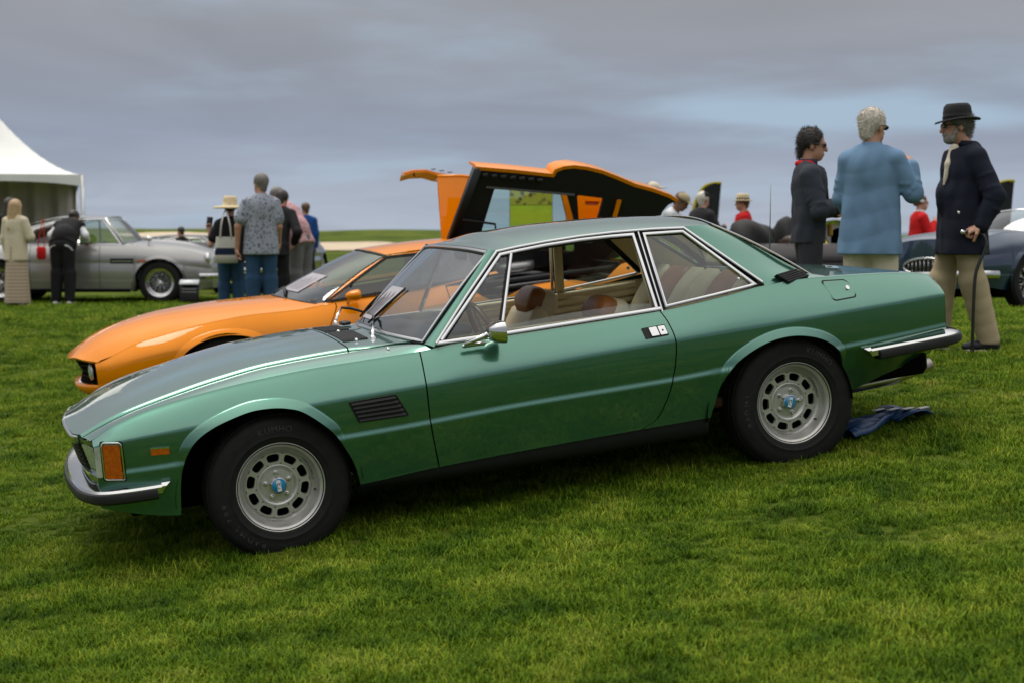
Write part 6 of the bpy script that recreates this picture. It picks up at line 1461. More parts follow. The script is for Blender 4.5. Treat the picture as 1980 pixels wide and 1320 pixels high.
        t0 = wr + d*G(.035) + sw*G(.034); t1 = t0 + (d*.62 + sw*.62 + pn*.35)*G(.042); t2 = t1 + (d*.85 + sw*.05 + pn*.55*(1 + curl))*G(.036); hpz += [('c', t0, G(.014), t1, G(.0115), .008*s), ('c', t1, G(.0115), t2, G(.0095), .006*s)]
        parts.append(isosurface(hpz, .0042*s if fine else .0075*s, k=.010*s))
    Vn, Fn, b = [], [], 0
    for V, F in parts: Vn.append(V); Fn.append(F + b); b += len(V)
    fast_mesh('body', np.concatenate(Vn), np.concatenate(Fn), sk, root)
    EYE = mat('eye_dark', (.02, .015, .012), rough=.2)
    if not pose.get('noface'):
        for sd in (1, -1):
            V, F = isosurface([('e', hp_((.082, .030*sd, .008)), (G(.008), G(.014), G(.007)), HR)], .004*s); fast_mesh('eye', V, F, EYE, root)
        V, F = isosurface([('c', hp_((.091, .020, -.062)), G(.0045), hp_((.091, -.020, -.062)), G(.0045))], .003*s); fast_mesh('mouth', V, F, mat('lips', (.26, .09, .07), rough=.5), root)
    # --- hair
    if hair:
        hm, style = hair; hv = max(.008, vox*.75)*s
        cap = [('e', hp_((-.020, 0, .045)), (G(.104), G(.086), G(.092)), HR)]
        if style == 'short': V, F = isosurface(cap + [('c', hp_((-.075, 0, .0)), G(.045), hp_((-.060, 0, -.05)), G(.045))], hv, .02*s, cuts=[(hp_((.045, 0, .02)), HR @ np.array([1, 0, -.55])), (hp_((0, 0, -.075)), HR @ np.array([.4, 0, -1.0]))], wrinkle=.004*s, wf=70)
        elif style == 'spiky': V, F = isosurface(cap + [('c', hp_((-.02 + .02*math.sin(i*2.1), .03*math.cos(i*1.7), .09)), G(.030), hp_((-.030 + .045*math.sin(i*2.4), .035*math.cos(i*2.9), .120 + .02*math.sin(i*3.3))), G(.016)) for i in range(7)] + [('c', hp_((-.085, 0, .0)), G(.04), hp_((-.095, 0, -.085)), G(.022))], hv, .015*s, cuts=[(hp_((.040, 0, .03)), HR @ np.array([1, 0, -.45])), (hp_((0, 0, -.105)), HR @ np.array([.2, 0, -1.0]))], wrinkle=.005*s, wf=60)
        elif style == 'long': V, F = isosurface(cap + [('c', hp_((-.060, .045, .03)), G(.055), hp_((-.105, .07, -.30)), G(.040)), ('c', hp_((-.060, -.045, .03)), G(.055), hp_((-.105, -.06, -.33)), G(.040)), ('c', hp_((-.075, 0, .03)), G(.06), hp_((-.125, .0, -.36)), G(.045)), ('c', hp_((.01, .075, .03)), G(.028), hp_((-.03, .10, -.20)), G(.030)), ('c', hp_((.01, -.075, .03)), G(.028), hp_((-.03, -.10, -.20)), G(.030))], hv, .02*s, cuts=[(hp_((.062, 0, .03)), HR @ np.array([1, 0, -.25]))], wrinkle=.006*s, wf=46)
        elif style == 'bun': V, F = isosurface(cap + [('e', hp_((-.09, 0, .0)), (G(.05), G(.05), G(.05)), HR)], hv, .02*s, cuts=[(hp_((.045, 0, .03)), HR @ np.array([1, 0, -.5]))], wrinkle=.004*s, wf=60)
        ho = fast_mesh('hair', V, F, hm, root)
        if fine:                                         # short strands over the scalp
            rr = np.random.default_rng(len(label)); ho.data.update(); nv = len(V); NV = np.zeros(nv*3, np.float32); ho.data.vertices.foreach_get('normal', NV); NV = NV.reshape(-1, 3); pick = rr.integers(0, nv, 3200); back = HR @ np.array([-.75, 0, -.55]); mb = MB()
            for i in pick:
                nn = NV[i].astype(float); d0 = nn*(.55 if style == 'spiky' else .35) + back*(.3 if style == 'spiky' else .6) + rr.normal(0, .28, 3); d0 /= np.linalg.norm(d0); sdv = np.cross(d0, nn + 1e-3); sdv /= max(1e-6, np.linalg.norm(sdv)); ln = s*(.022 + .022*rr.random())*(.8 if style == 'spiky' else .8); w0 = .0016*s; p = V[i] - nn*.003; q = p + d0*ln*.55; t_ = q + (d0*.75 + back*.35 - nn*.15)*ln*.5
                mb.add([p - sdv*w0, p + sdv*w0, q + sdv*w0*.8, q - sdv*w0*.8, t_], [(0, 1, 2, 3), (3, 2, 4)])
            st = mb.build('hair_strands', hm, root, smooth=False); st.parent = ho; st['kind'] = 'stuff'
    # --- clothes
    for w in wear:
        kind, m = w[0], w[1]; o_ = w[2] if len(w) > 2 else {}; g = o_.get('g', .012)*s; wr_ = o_.get('wr', .0035)*s; hv = (vox*.9 if vox > .012 else .0085)*s; cuts = []
        if kind in ('shirt', 'jacket', 'tee', 'vest'):
            hem = o_.get('hem', .80); prim = torso(g, o_.get('b', 1.0)); hem_p = W['pel'] + (W['pel'] - W['waist'])/np.linalg.norm(W['pel'] - W['waist'])*G(.95 - hem)
            fl_ = G(o_.get('flare', .0)); fb = o_.get('b', 1.0)
            for q_ in (-1, 1): prim += [('c', W['chest']*.7 + W['waist']*.3 + lf*q_*G(.055*fb), G(.088*B_*fb) + g, hem_p + lf0*q_*G(.060*fb) - (W['waist'] - W['pel'])*.25, G(.098*B_*fb) + g + fl_)]
            for sd in 'LR':
                if kind == 'vest': prim += [('c', W['sh'+sd], G(.062) + g, W['sh'+sd]*.9 + W['chest']*.1, G(.062) + g)]
                elif kind == 'tee': prim += [('c', W['sh'+sd], G(.056) + g*.8, W['sh'+sd]*.35 + W['el'+sd]*.65, G(.054) + g*1.2)]
                else:
                    e_ = o_.get('sleeve', .93); prim += [('c', W['sh'+sd], G(.056) + g*.8, W['el'+sd], G(.047) + g*.8), ('c', W['el'+sd], G(.047) + g*.8, W['el'+sd]*(1-e_) + W['wr'+sd]*e_, G(.036) + g*.7)]
            cuts.append((hem_p, PR @ np.array([0, 0, -1.0]) if not o_.get('tcut') else -TR[:, 2])); cuts.append((W['neck'] + up*G(.025), up + fw*.35))
            if fine and o_.get('folds', True):           # creases across the sleeves
                rf = np.random.default_rng(len(label)*7 + 1)
                if kind in ('shirt', 'jacket'):
                    for sd in 'LR':
                        for (pa, pb, ra0, rb0) in ((W['sh'+sd], W['el'+sd], .056, .047), (W['el'+sd], W['wr'+sd], .047, .036)):
                            dv = pb - pa; dv = dv/np.linalg.norm(dv); e1 = np.cross(dv, [.3, .5, .8]); e1 /= np.linalg.norm(e1); e2 = np.cross(dv, e1)
                            for q_ in range(6):
                                t_ = (.45 + .5*rf.random()) if pb is W['el'+sd] else (.05 + .75*rf.random()); a0 = rf.random()*6.28; rad = (G(ra0 + (rb0 - ra0)*t_) + g*.75)*.95; tl = rf.normal(0, .35); pp = [pa + (pb-pa)*t_ + (e1*math.cos(a0 + k_*.55) + e2*math.sin(a0 + k_*.55))*rad + dv*G(.035)*tl*(k_ - 1.5) for k_ in range(4)]
                                for q2 in range(3): prim.append(('c', pp[q2], G(.0085), pp[q2+1], G(.0085), .014*s))
            V, F = isosurface(prim, hv, .022*s, cuts, wr_, o_.get('wf', 24), seed=len(label)); fast_mesh(kind if kind != 'tee' else 'shirt', V, F, m, root)
            if o_.get('collar'):
                P = [W['neck'] + up*G(.030) + (lf*math.sin(a)*.066 + fw*math.cos(a)*.068)*s for a in np.linspace(.45, 2*PI - .45, 18)]; V, F = sweep(P, [(-.024*s, -.006*s), (.020*s, -.002*s), (.020*s, .006*s), (-.026*s, .012*s)], [(lf*math.sin(a) + fw*math.cos(a)) for a in np.linspace(.45, 2*PI - .45, 18)]); q = mesh('collar', V, F, m if o_['collar'] is True else o_['collar'], root); fix_normals(q)
        elif kind in ('trousers', 'shorts'):
            prim = legs(g, o_.get('th', 1.08), o_.get('lo', 1.2)); cuts = [(W['waist'] - up*G(.04), (0, 0, 1))]
            if kind == 'shorts': cuts.append(((W['kneeL'] + W['kneeR'])/2 - np.array([0, 0, .02*s]), (0, 0, -1)))
            else: cuts.append((np.array([0, 0, .055*s]) if 'cutz' not in o_ else np.array([0, 0, o_['cutz']]), (0, 0, -1)))
            V, F = isosurface(prim, hv, .03*s, cuts, wr_, o_.get('wf', 20), seed=len(label) + 3); fast_mesh('trousers', V, F, m, root)
        elif kind == 'skirt':
            z0, z1 = o_.get('z', (1.02, .10)); V = []; n, kk = 22, 40
            for i in range(n):
                t = i/(n-1); z = z0 + (z1 - z0)*t
                for j in range(kk):
                    a = 2*PI*j/kk; r_ = (.150 + .06*t**.7)*(1 + .05*t*math.sin(9*a) + .03*t*math.sin(5*a + 1)); p = R_ @ np.array([r_*.85*math.cos(a), r_*math.sin(a), 0]) + np.array([0, 0, z]); V.append(p*s)
            q = mesh('skirt', V, grid_faces(n, kk, closev=True), m, root); fix_normals(q)
        elif kind == 'shoes':
            for sd in 'LR':
                a = W['ank'+sd]; fd = pose.get('toe'+sd, (1, 0, 0)); fd = R_ @ np.array(fd, float); fd /= np.linalg.norm(fd); b0 = a + np.array([0, 0, -.045*s]); prim = [('c', b0 - fd*G(.045), G(.040), b0 + fd*G(.10), G(.036)), ('c', b0 + fd*G(.10), G(.036), b0 + fd*G(.165) - np.array([0, 0, .008*s]), G(.028)), ('c', a + np.array([0, 0, .0]), G(.045), b0, G(.045))]
                V, F = isosurface(prim, .010*s, .02*s, [(b0 - np.array([0, 0, .030*s]), (0, 0, -1))]); q = fast_mesh('shoe', V, F, m, root)
                so = isosurface([('c', b0 - fd*G(.050) - np.array([0, 0, .034*s]), G(.040), b0 + fd*G(.15) - np.array([0, 0, .034*s]), G(.036))], .010*s, .01*s, [(b0 - np.array([0, 0, .024*s]), (0, 0, 1)), (b0 - np.array([0, 0, .046*s]), (0, 0, -1))]); sl = fast_mesh('sole', so[0], so[1], o_.get('sole', mat('sole_tan', (.45, .38, .30), rough=.8)), root); sl.parent = q
        elif kind == 'hat':
            br, ch, cr0, bt = o_.get('brim', .15), o_.get('crown', .11), o_.get('cr', .088), o_.get('droop', .01); prof = [(cr0, .0), (cr0*1.0, ch*.45), (cr0*.93, ch*.82), (cr0*.75, ch), (0.3*cr0, ch*.97), (0, ch*.94)]
            V = []; kk = 36
            for r_, o2 in [(br - .004, -bt - .006), (br, -bt), (br*.85 + cr0*.15, -bt*.5 + .004), (cr0*1.04, .004)] + prof:
                for j in range(kk):
                    a = 2*PI*j/kk; up2 = o_.get('curl', 0)*max(0, (r_ - cr0)/(br - cr0 + 1e-6))*math.sin(a)**2; p = (r_*1.10*math.cos(a), r_*.98*math.sin(a), o2 + up2 - .012*o_.get('snap', 0)*max(0, (r_-cr0)/(br-cr0+1e-6))*math.cos(a)); V.append(hp_((p[0] - .012, p[1], p[2] + o_.get('z', .058))))
            q = mesh('hat', V, grid_faces(4 + len(prof), kk, closev=True) , m, root); fix_normals(q)
            if o_.get('band'):
                V, F = lathe([(cr0*1.035, .004), (cr0*1.03, .030)], 36, 'z'); V = np.array([hp_((p[0]*1.10 - .012, p[1]*.98, p[2] + o_.get('z', .058))) for p in V]); b_ = mesh('hat_band', V, F, o_['band'], root); b_.parent = q
        elif kind == 'cap':
            V, F = isosurface([('e', hp_((-.010, 0, .052)), (G(.108), G(.090), G(.085)), HR)], .009*s, .01, [(hp_((0, 0, .045)), HR @ np.array([0, 0, -1.0]))]); q = fast_mesh('cap', V, F, m, root)
            V, F = isosurface([('e', hp_((.115, 0, .052)), (G(.075), G(.068), G(.010)), HR)], .007*s, .01); q2 = fast_mesh('cap_peak', V, F, m, root); q2.parent = q
        elif kind == 'glasses':
            for sd in (1, -1):
                V, F = isosurface([('e', hp_((.094, .033*sd, .010)), (G(.008), G(.028), G(.020)), HR)], .0055*s); gq = fast_mesh('lens', V, F, m, root)
                V, F = tube([hp_((.092, .055*sd, .016)), hp_((.02, .080*sd, .016)), hp_((-.03, .082*sd, .004))], .004*s, 6); mesh('temple_arm', V, F, m, root)
        elif kind == 'beard':
            V, F = isosurface([('e', hp_((.040, 0, -.082)), (G(.055), G(.056), G(.042)), HR), ('c', hp_((.02, .066, -.03)), G(.016), hp_((.045, .05, -.085)), G(.022)), ('c', hp_((.02, -.066, -.03)), G(.016), hp_((.045, -.05, -.085)), G(.022)), ('c', hp_((.084, .026, -.048)), G(.012), hp_((.084, -.026, -.048)), G(.012))], .006*s, .02*s, wrinkle=.003*s, wf=90); fast_mesh('beard', V, F, m, root)
        elif kind == 'scarf':
            P = [W['neck'] + up*G(.015) + (lf*math.sin(a)*.080 + fw*math.cos(a)*.082)*s - up*G(.05)*max(0, math.cos(a)) for a in np.linspace(0, 2*PI, 21)[:-1]]; V, F = tube(P, G(o_.get('r', .014)), 8, closed=True); mesh('scarf', V, F, m, root)
        elif kind == 'tail':                            # free prims given in body space
            pr = [('c', (R_ @ np.array(a))*s, ra_*s, (R_ @ np.array(b))*s, rb_*s) for a, ra_, b, rb_ in o_['prims']]; V, F = isosurface(pr, o_.get('vox', .010)*s, o_.get('k', .015)*s, [((R_ @ np.array(c))*s, R_ @ np.array(n_)) for c, n_ in o_.get('cuts', ())]); fast_mesh(o_['name'], V, F, m, root)
    root['_W'] = 0; del root['_W']
    return root, W, R_, s
# ------------------------------------------------------------------ the visitors
def ground_hit(u, v):
    r = pix_ray(u, v); t = 8.0
    for _ in range(40):
        p = np.array([0, 0, CAM_Z]) + r*t; e = p[2] - float(ground_z(p[0], p[1])); t += e/max(.02, -r[2])*.7
    return p
GREYH = mat('grey_hair', (.66, .61, .54), rough=.75, var=.35, vscale=60); DARKH = mat('dark_hair', (.035, .028, .025), rough=.6, var=.4, vscale=60); BLONDE = mat('blonde_hair', (.42, .28, .14), rough=.5, var=.35, vscale=40); SALT = mat('salt_pepper_hair', (.16, .145, .13), rough=.7, var=.4, vscale=60); BROWNH = mat('brown_hair', (.12, .06, .03), rough=.6, var=.3, vscale=50)
TAN = skin('skin_tan', (.46, .235, .15)); FAIR = skin('skin_fair', (.50, .28, .20)); DEEP = skin('skin_deep', (.20, .10, .065))
BLK = cloth('black_cloth', (.012, .012, .013)); JEANS = cloth('blue_jeans', (.025, .065, .13), var=.25); KHAKI = cloth('khaki_cotton', (.40, .32, .20)); CREAM = cloth('cream_cotton', (.62, .55, .43)); DGREY = cloth('dark_grey_cloth', (.040, .042, .050)); RED = cloth('red_cloth', (.55, .010, .012)); WHITE = cloth('white_cotton', (.72, .72, .75)); NAVYC = cloth('navy_cloth', (.011, .013, .026), var=.15)
DENIM = cloth('denim_shirt', (.135, .232, .360), var=.08, vs=4, bump=.35); SUNG = mat('sunglass_black', (.01, .01, .012), rough=.12, coat=.8)
def patterned(nm, c0, c1, sc):
    m = bpy.data.materials.new(nm); m.use_nodes = True; N, L = m.node_tree.nodes, m.node_tree.links; p = N['Principled BSDF']; p.inputs['Roughness'].default_value = .85
    tc = N.new('ShaderNodeTexCoord'); v = N.new('ShaderNodeTexVoronoi'); v.inputs['Scale'].default_value = sc; n = N.new('ShaderNodeTexNoise'); n.inputs['Scale'].default_value = sc*1.3; L.new(tc.outputs['Object'], n.inputs['Vector']); L.new(tc.outputs['Object'], v.inputs['Vector'])
    a = N.new('ShaderNodeMath'); a.operation = 'MULTIPLY_ADD'; L.new(v.outputs['Distance'], a.inputs[0]); a.inputs[1].default_value = 1.0; L.new(n.outputs['Fac'], a.inputs[2]); r = N.new('ShaderNodeValToRGB'); r.color_ramp.elements[0].position = .62; r.color_ramp.elements[0].color = c0 + (1,); r.color_ramp.elements[1].position = 1.0; r.color_ramp.elements[1].color = c1 + (1,)
    L.new(a.outputs[0], r.inputs[0]); L.new(r.outputs[0], p.inputs['Base Color']); return m
def striped(nm, c0, c1, sc):
    m = bpy.data.materials.new(nm); m.use_nodes = True; N, L = m.node_tree.nodes, m.node_tree.links; p = N['Principled BSDF']; p.inputs['Roughness'].default_value = .9
    tc = N.new('ShaderNodeTexCoord'); w = N.new('ShaderNodeTexWave'); w.bands_direction = 'Z'; w.inputs['Scale'].default_value = sc; w.inputs['Distortion'].default_value = 1.2; w.inputs['Detail'].default_value = 3; L.new(tc.outputs['Object'], w.inputs['Vector']); r = N.new('ShaderNodeValToRGB'); r.color_ramp.elements[0].color = c0 + (1,); r.color_ramp.elements[1].color = c1 + (1,); L.new(w.outputs['Fac'], r.inputs[0]); L.new(r.outputs[0], p.inputs['Base Color']); return m
FLORAL = patterned('grey_patterned_shirt', (.055, .068, .10), (.30, .32, .38), 26); PINK = patterned('pink_patterned_shirt', (.30, .10, .12), (.52, .30, .32), 30); SKIRT = striped('beige_striped_skirt', (.34, .25, .17), (.50, .40, .30), 6)

# --- three men by the tail of the green car
hm, HW, HRm, hs = person('man in black hat and navy blazer leaning on a black cane', 1855, 11.4, 1.75, 180,
    [('trousers', KHAKI, dict(th=1.12, lo=1.32, g=.014, wr=.006)), ('jacket', NAVYC, dict(g=.030, hem=.70, b=1.10, flare=.035, wr=.010, wf=15, sleeve=.96, collar=True)), ('shoes', mat('navy_shoe', (.012, .012, .02), rough=.5)), ('hat', mat('black_felt', (.012, .012, .013), rough=.9), dict(brim=.150, crown=.118, cr=.094, curl=.018, snap=.8, z=.050, band=BLK)), ('beard', mat('grey_beard', (.22, .20, .18), rough=.8, var=.4, vscale=70)), 
     ('tail', CREAM, dict(name='shirt_front', vox=.008, prims=[((.070, .045, 1.465), .034, (.112, .072, 1.35), .030), ((.112, .072, 1.35), .030, (.150, .080, 1.20), .008)])), ('glasses', mat('wire_glasses', (.05, .04, .03), rough=.3, metal=.5), {})] ,
    dict(lean=-2, headoff=(.045, 0, -.005), headpitch=4, belly=.03, bulk=1.08, ankL=(-.19, .10, .09), kneeL=(-.07, .10, .50), ankR=(.12, -.10, .09), kneeR=(.10, -.10, .50), shL=(-.05, .165, 1.395), elL=(-.165, .255, 1.12), wrL=(-.075, .25, .905), dirL=(.75, -.05, -.30), palmL=(-.2, -.4, -.9), curlL=1.05, elR=(-.04, -.21, 1.12), wrR=(.0, -.18, .92)), vox=.0105, skinm=TAN, hair=(SALT, 'short'))
# black cane under his near hand
def cane():
    k = lambda f, z: (HW['wrL']*np.array([0, 1, 0])) + np.array([0, -.004, 0]) + HRm @ np.array([f, 0, 0]) + np.array([0, 0, z])
    P = spline([k(.040, .862), k(.0, .868), k(-.050, .862), k(-.092, .835), k(-.108, .78), k(-.098, .72), k(-.068, .65), k(-.045, .58), k(-.035, .48), k(-.030, .25), k(-.028, .02)], per=5); base = np.array(hm.location); p0 = P[-1] + base; P = P + base - p0
    o = empty('walking_cane', p0); tag(o, 'black walking cane with a curved grip under the hand of the hat wearer', 'cane'); V, F = tube(P, .0125, 10); mesh('shaft', V, F, mat('cane_black', (.012, .012, .013), rough=.3, coat=.5), o); V, F = lathe([(0, .0), (.016, .006), (.02, .02), (.016, .034), (0, .04)], 14, 'x'); q = mesh('knob', V + P[0] - np.array([.035, 0, 0]), F, CHROME, o); fix_normals(q)
    V, F = lathe([(.013, .03), (.016, .0), (.012, -.012), (0, -.012)], 12, 'z'); q = mesh('ferrule', V + P[-1], F, RUBBER, o); fix_normals(q)
cane()
V, F = lathe([(0, .004), (.011, .003), (.012, 0)], 12, 'y'); V = V*np.array([1, -1, 1]) + (HRm @ np.array([.075, .215, 1.0]))*hs; q = mesh('blazer_button', V, F, CHROME, hm); fix_normals(q)
person('grey haired man in a faded denim shirt seen from behind', 1682, 11.0, 1.765, 62,
    [('trousers', CREAM, dict(th=1.15, lo=1.3, wr=.004)), ('shirt', DENIM, dict(g=.026, hem=.745, b=1.06, flare=.025, wr=.010, wf=14, collar=True, sleeve=.90)), ('shoes', mat('brown_shoe', (.08, .04, .02), rough=.5)), ('glasses', SUNG)],
    dict(headyaw=-22, headpitch=6, bulk=1.08, elR=(.06, -.275, 1.165), wrR=(.10, -.245, 1.375), dirR=(.2, .65, .55), palmR=(.3, .2, -.9), curlR=.5, elL=(.02, .215, 1.14), wrL=(.16, .15, .98)), vox=.0105, skinm=TAN, hair=(GREYH, 'short'))
dm, DW, DRm, ds = person('man with spiky hair and folded arms in a dark grey jacket', 1562, 11.8, 1.665, -4,
    [('trousers', DGREY, dict(th=1.12, lo=1.3, wr=.004)), ('jacket', cloth('charcoal_jacket', (.038, .042, .055)), dict(g=.026, hem=.86, b=1.06, wr=.010, wf=16, sleeve=.95, collar=True)), ('shoes', BLK), ('glasses', SUNG), ('scarf', RED, dict(r=.024)),
     ('tail', BLK, dict(name='dark_shirt', prims=[((.085, -.01, 1.40), .05, (.125, 0, 1.18), .035)])), ('tail', mat('badge_gold', (.45, .26, .03), rough=.5), dict(name='show_badge', vox=.008, prims=[((.165, -.03, .995), .022, (.165, -.03, .93), .022)]))],
    dict(headpitch=4, elR=(.055, -.225, 1.105), wrR=(.235, -.06, 1.175), dirR=(.2, .9, .1), palmR=(-.9, .2, 0), curlR=.3, elL=(.09, .235, 1.12), wrL=(.225, .0, 1.12), dirL=(.1, -.9, .25), palmL=(-.8, -.2, -.2), curlL=.35), vox=.0105, skinm=TAN, hair=(DARKH, 'spiky'))
# --- group by the silver car
w1, WW, WRm, ws_ = person('woman in a wide straw sun hat and black top holding up a phone', 447, 20.0, 1.54, 100,
    [('trousers', JEANS, dict(lo=1.25)), ('tee', BLK, dict(g=.022, hem=.86, b=1.08)), ('shoes', WHITE), ('hat', mat('straw', (.62, .50, .30), rough=.9, var=.15, vscale=30, bump=.3, bscale=120), dict(brim=.25, crown=.14, cr=.106, droop=.035, z=.040))],
    dict(bulk=1.14, elL=(.02, .29, 1.10), wrL=(.16, .30, 1.26), dirL=(.1, .1, 1), palmL=(-1, 0, 0), curlL=.5, wrR=(.12, -.16, 1.0)), vox=.017, skinm=FAIR, hair=(DARKH, 'bun'))
def phone():
    p = np.array(w1.location) + WW['wrL'] + np.array([0, 0, .10]) + WRm @ np.array([.02, .0, 0]); V, F = box(0, 0, .04, .075, .010, .15, rot=rotm(0, .12, .2), bev=.003); o = empty('mobile_phone', p); mesh('case', V, F, mat('phone_black', (.01, .01, .012), rough=.3), o); V, F = box(0, .006, .04, .068, .002, .14, rot=rotm(0, .12, .2)); mesh('screen', V, F, mat('phone_screen', (.02, .025, .03), rough=.08), o, False); tag(o, 'black phone held up by the woman in the sun hat', 'phone')
phone()
def tote():
    p = np.array(w1.location) + WRm @ np.array([-.215, .06, .74]); o = empty('tote_bag', p, (0, 0, math.radians(10))); tag(o, 'white and navy canvas tote bag hanging from the shoulder of the woman', 'bag')
    NB = cloth('navy_canvas', (.015, .025, .06)); WB = cloth('white_canvas', (.62, .60, .55))
    for z0, z1, m in ((0, .10, WB), (.10, .19, NB), (.19, .33, WB)):
        w0, w1_ = .30 - .20*z0, .30 - .20*z1; V = []
        for z, w in ((z0, w0), (z1, w1_)):
            for a in np.linspace(0, 2*PI, 25)[:-1]: V.append((w/2*np.sign(math.cos(a))*abs(math.cos(a))**.35, .05*np.sign(math.sin(a))*abs(math.sin(a))**.5, z))
        F = grid_faces(2, 24, closev=True) + ([tuple(range(24))] if z0 == 0 else []); q = mesh('canvas_band', V, F, m, o); fix_normals(q)
    for yy in (-.045, .045):
        V, F = tube(spline([(-.07, yy, .31), (-.05, yy, .50), (.0, yy*.3 + .08, .66), (.05, yy, .50), (.07, yy, .31)], per=5), .010, 6); mesh('strap', V, F, WB, o)
tote()
person('tall grey haired man in a short sleeved patterned shirt and jeans', 506, 19.5, 1.84, 104,
    [('trousers', JEANS, dict(th=1.1, lo=1.3)), ('tee', FLORAL, dict(g=.026, hem=.80, b=1.06, flare=.01, collar=True)), ('shoes', BLK)], dict(headyaw=28, bulk=1.08, elL=(-.02, .27, 1.13), wrL=(.03, .28, .88), wrR=(.10, -.22, .95)), vox=.017, skinm=TAN, hair=(SALT, 'short'))
person('visitor in a black jacket with a red strap half hidden behind the patterned shirt', 534, 20.8, 1.74, 80,
    [('trousers', BLK), ('jacket', BLK, dict(g=.022)), ('shoes', BLK), ('scarf', RED), ('tail', RED, dict(name='red_strap', prims=[((-.15, .12, 1.35), .02, (-.17, -.06, 1.0), .02)]))], dict(lean=24, elR=(.02, -.30, 1.12), wrR=(.12, -.22, .98)), vox=.018, skinm=TAN, hair=(DARKH, 'short'))
person('visitor in a pink patterned shirt bending forward over grey trousers', 584, 21.4, 1.86, 150,
    [('trousers', cloth('mid_grey_cloth', (.15, .145, .15)), dict(lo=1.3)), ('tee', PINK, dict(g=.03, hem=.86, b=1.08, tcut=True)), ('shoes', WHITE)], dict(lean=34, elL=(.33, .22, 1.02), wrL=(.30, .20, .76), elR=(.35, -.22, 1.0), wrR=(.33, -.20, .74)), vox=.018, skinm=FAIR, hair=(SALT, 'short'))
person('distant visitor in a bright blue jacket and dark trousers', 592, 30.0, 1.68, 110, [('trousers', NAVYC), ('jacket', cloth('bright_blue_cloth', (.012, .065, .24)), dict(g=.026, hem=.78)), ('shoes', BLK)], dict(headyaw=15), vox=.022, skinm=TAN, hair=(BROWNH, 'short'))
person('woman with long blonde hair in a cream top and long beige skirt', 33, 23.6, 1.62, 72, [('skirt', SKIRT, dict(z=(1.02, .08))), ('shirt', cloth('cream_knit', (.60, .52, .38)), dict(g=.028, hem=.76, b=1.05, flare=.01)), ('shoes', CREAM)], dict(headyaw=-14, elR=(.02, -.26, 1.14), wrR=(.18, -.16, 1.18)), vox=.018, skinm=FAIR, hair=(BLONDE, 'long'))
person('dark haired visitor in black standing beyond the silver grey tourer', 22, 27.2, 1.72, 60, [('trousers', BLK), ('shirt', BLK, dict(g=.024)), ('shoes', BLK)], dict(headyaw=-10), vox=.020, skinm=DEEP, hair=(DARKH, 'long'))
person('woman in a black vest over a white shirt leaning into the silver grey tourer', 122, 24.05, 1.72, 86, [('trousers', BLK, dict(th=1.12, lo=1.35)), ('shirt', WHITE, dict(g=.018, hem=.84, tcut=True)), ('vest', BLK, dict(g=.034, hem=.93, b=1.08, tcut=True)), ('shoes', WHITE), ('scarf', RED, dict(r=.02))], dict(lean=50, bulk=1.14, elL=(.28, .27, 1.10), wrL=(.46, .24, 1.02), elR=(.28, -.27, 1.10), wrR=(.46, -.24, 1.02), headpitch=18), vox=.017, skinm=DEEP, hair=(DARKH, 'bun'))
hb = HRm; V, F = box(0, 0, 0, .14, .08, .20, bev=.03)
bagp = at_depth(80, 490, 23.85); o = empty('red_handbag', bagp - np.array([0, 0, .1])); tag(o, 'small red bag hanging beside the woman in the black vest', 'bag'); mesh('bag_body', V + np.array([0, 0, .1]), F, RED, o); V, F = tube(spline([(-.05, 0, .19), (-.02, .01, .40), (.03, .03, .62), (.04, .02, .40), (.05, 0, .19)], per=5), .007, 6); mesh('strap', V, F, RED, o)
person('dark haired child behind the bonnet of the silver grey tourer', 352, 28.6, 1.22, 150, [('trousers', BLK), ('tee', BLK, dict(g=.02)), ('shoes', BLK)], {}, vox=.020, skinm=TAN, hair=(DARKH, 'short'))
# --- beyond the orange car
person('man in a pale baseball cap beyond the raised orange engine cover', 1258, 20.4, 1.70, -12, [('trousers', DGREY), ('shirt', cloth('olive_cloth', (.10, .10, .07)), dict(g=.022)), ('shoes', BLK), ('cap', CREAM)], {}, vox=.018, skinm=TAN, hair=(SALT, 'short'))
person('stooping visitor in a beige cap and light shirt beside the orange cover', 1272, 20.6, 1.66, -25, [('trousers', KHAKI), ('shirt', WHITE, dict(g=.022)), ('shoes', BLK), ('cap', KHAKI)], dict(lean=28, headpitch=14), vox=.018, skinm=DEEP, hair=(BROWNH, 'short'))
person('man in a black jacket and flat black cap talking beyond the coupe roof', 1357, 23.3, 1.72, 40, [('trousers', BLK), ('jacket', cloth('washed_black_cloth', (.030, .028, .030)), dict(g=.03, b=1.1)), ('shoes', BLK), ('cap', BLK)], dict(bulk=1.1, elR=(.10, -.24, 1.13), wrR=(.30, -.16, 1.20)), vox=.018, skinm=FAIR, hair=(GREYH, 'short'))
person('man in a straw fedora and bright red shirt facing the black cap', 1436, 24.0, 1.68, 172, [('trousers', KHAKI), ('tee', RED, dict(g=.026, b=1.05)), ('shoes', BLK), ('hat', MATS['straw'], dict(brim=.140, crown=.10, cr=.092, z=.055, band=BLK))], {}, vox=.018, skinm=TAN, hair=(BROWNH, 'short'))
person('woman in a red jacket and white sun visor between denim shirt and blazer', 1776, 23.0, 1.66, 8, [('trousers', WHITE), ('jacket', RED, dict(g=.026, hem=.78, collar=WHITE)), ('shoes', BLK), ('tail', WHITE, dict(name='visor', vox=.008, prims=[((.02, .07, 1.655), .022, (.115, 0, 1.648), .022), ((.02, -.07, 1.655), .022, (.115, 0, 1.648), .022), ((-.08, 0, 1.65), .02, (.0, .08, 1.655), .02), ((-.08, 0, 1.65), .02, (0, -.08, 1.655), .02)]))], dict(elR=(.08, -.24, 1.16), wrR=(.20, -.10, 1.32)), vox=.018, skinm=FAIR, hair=(BROWNH, 'bun'))
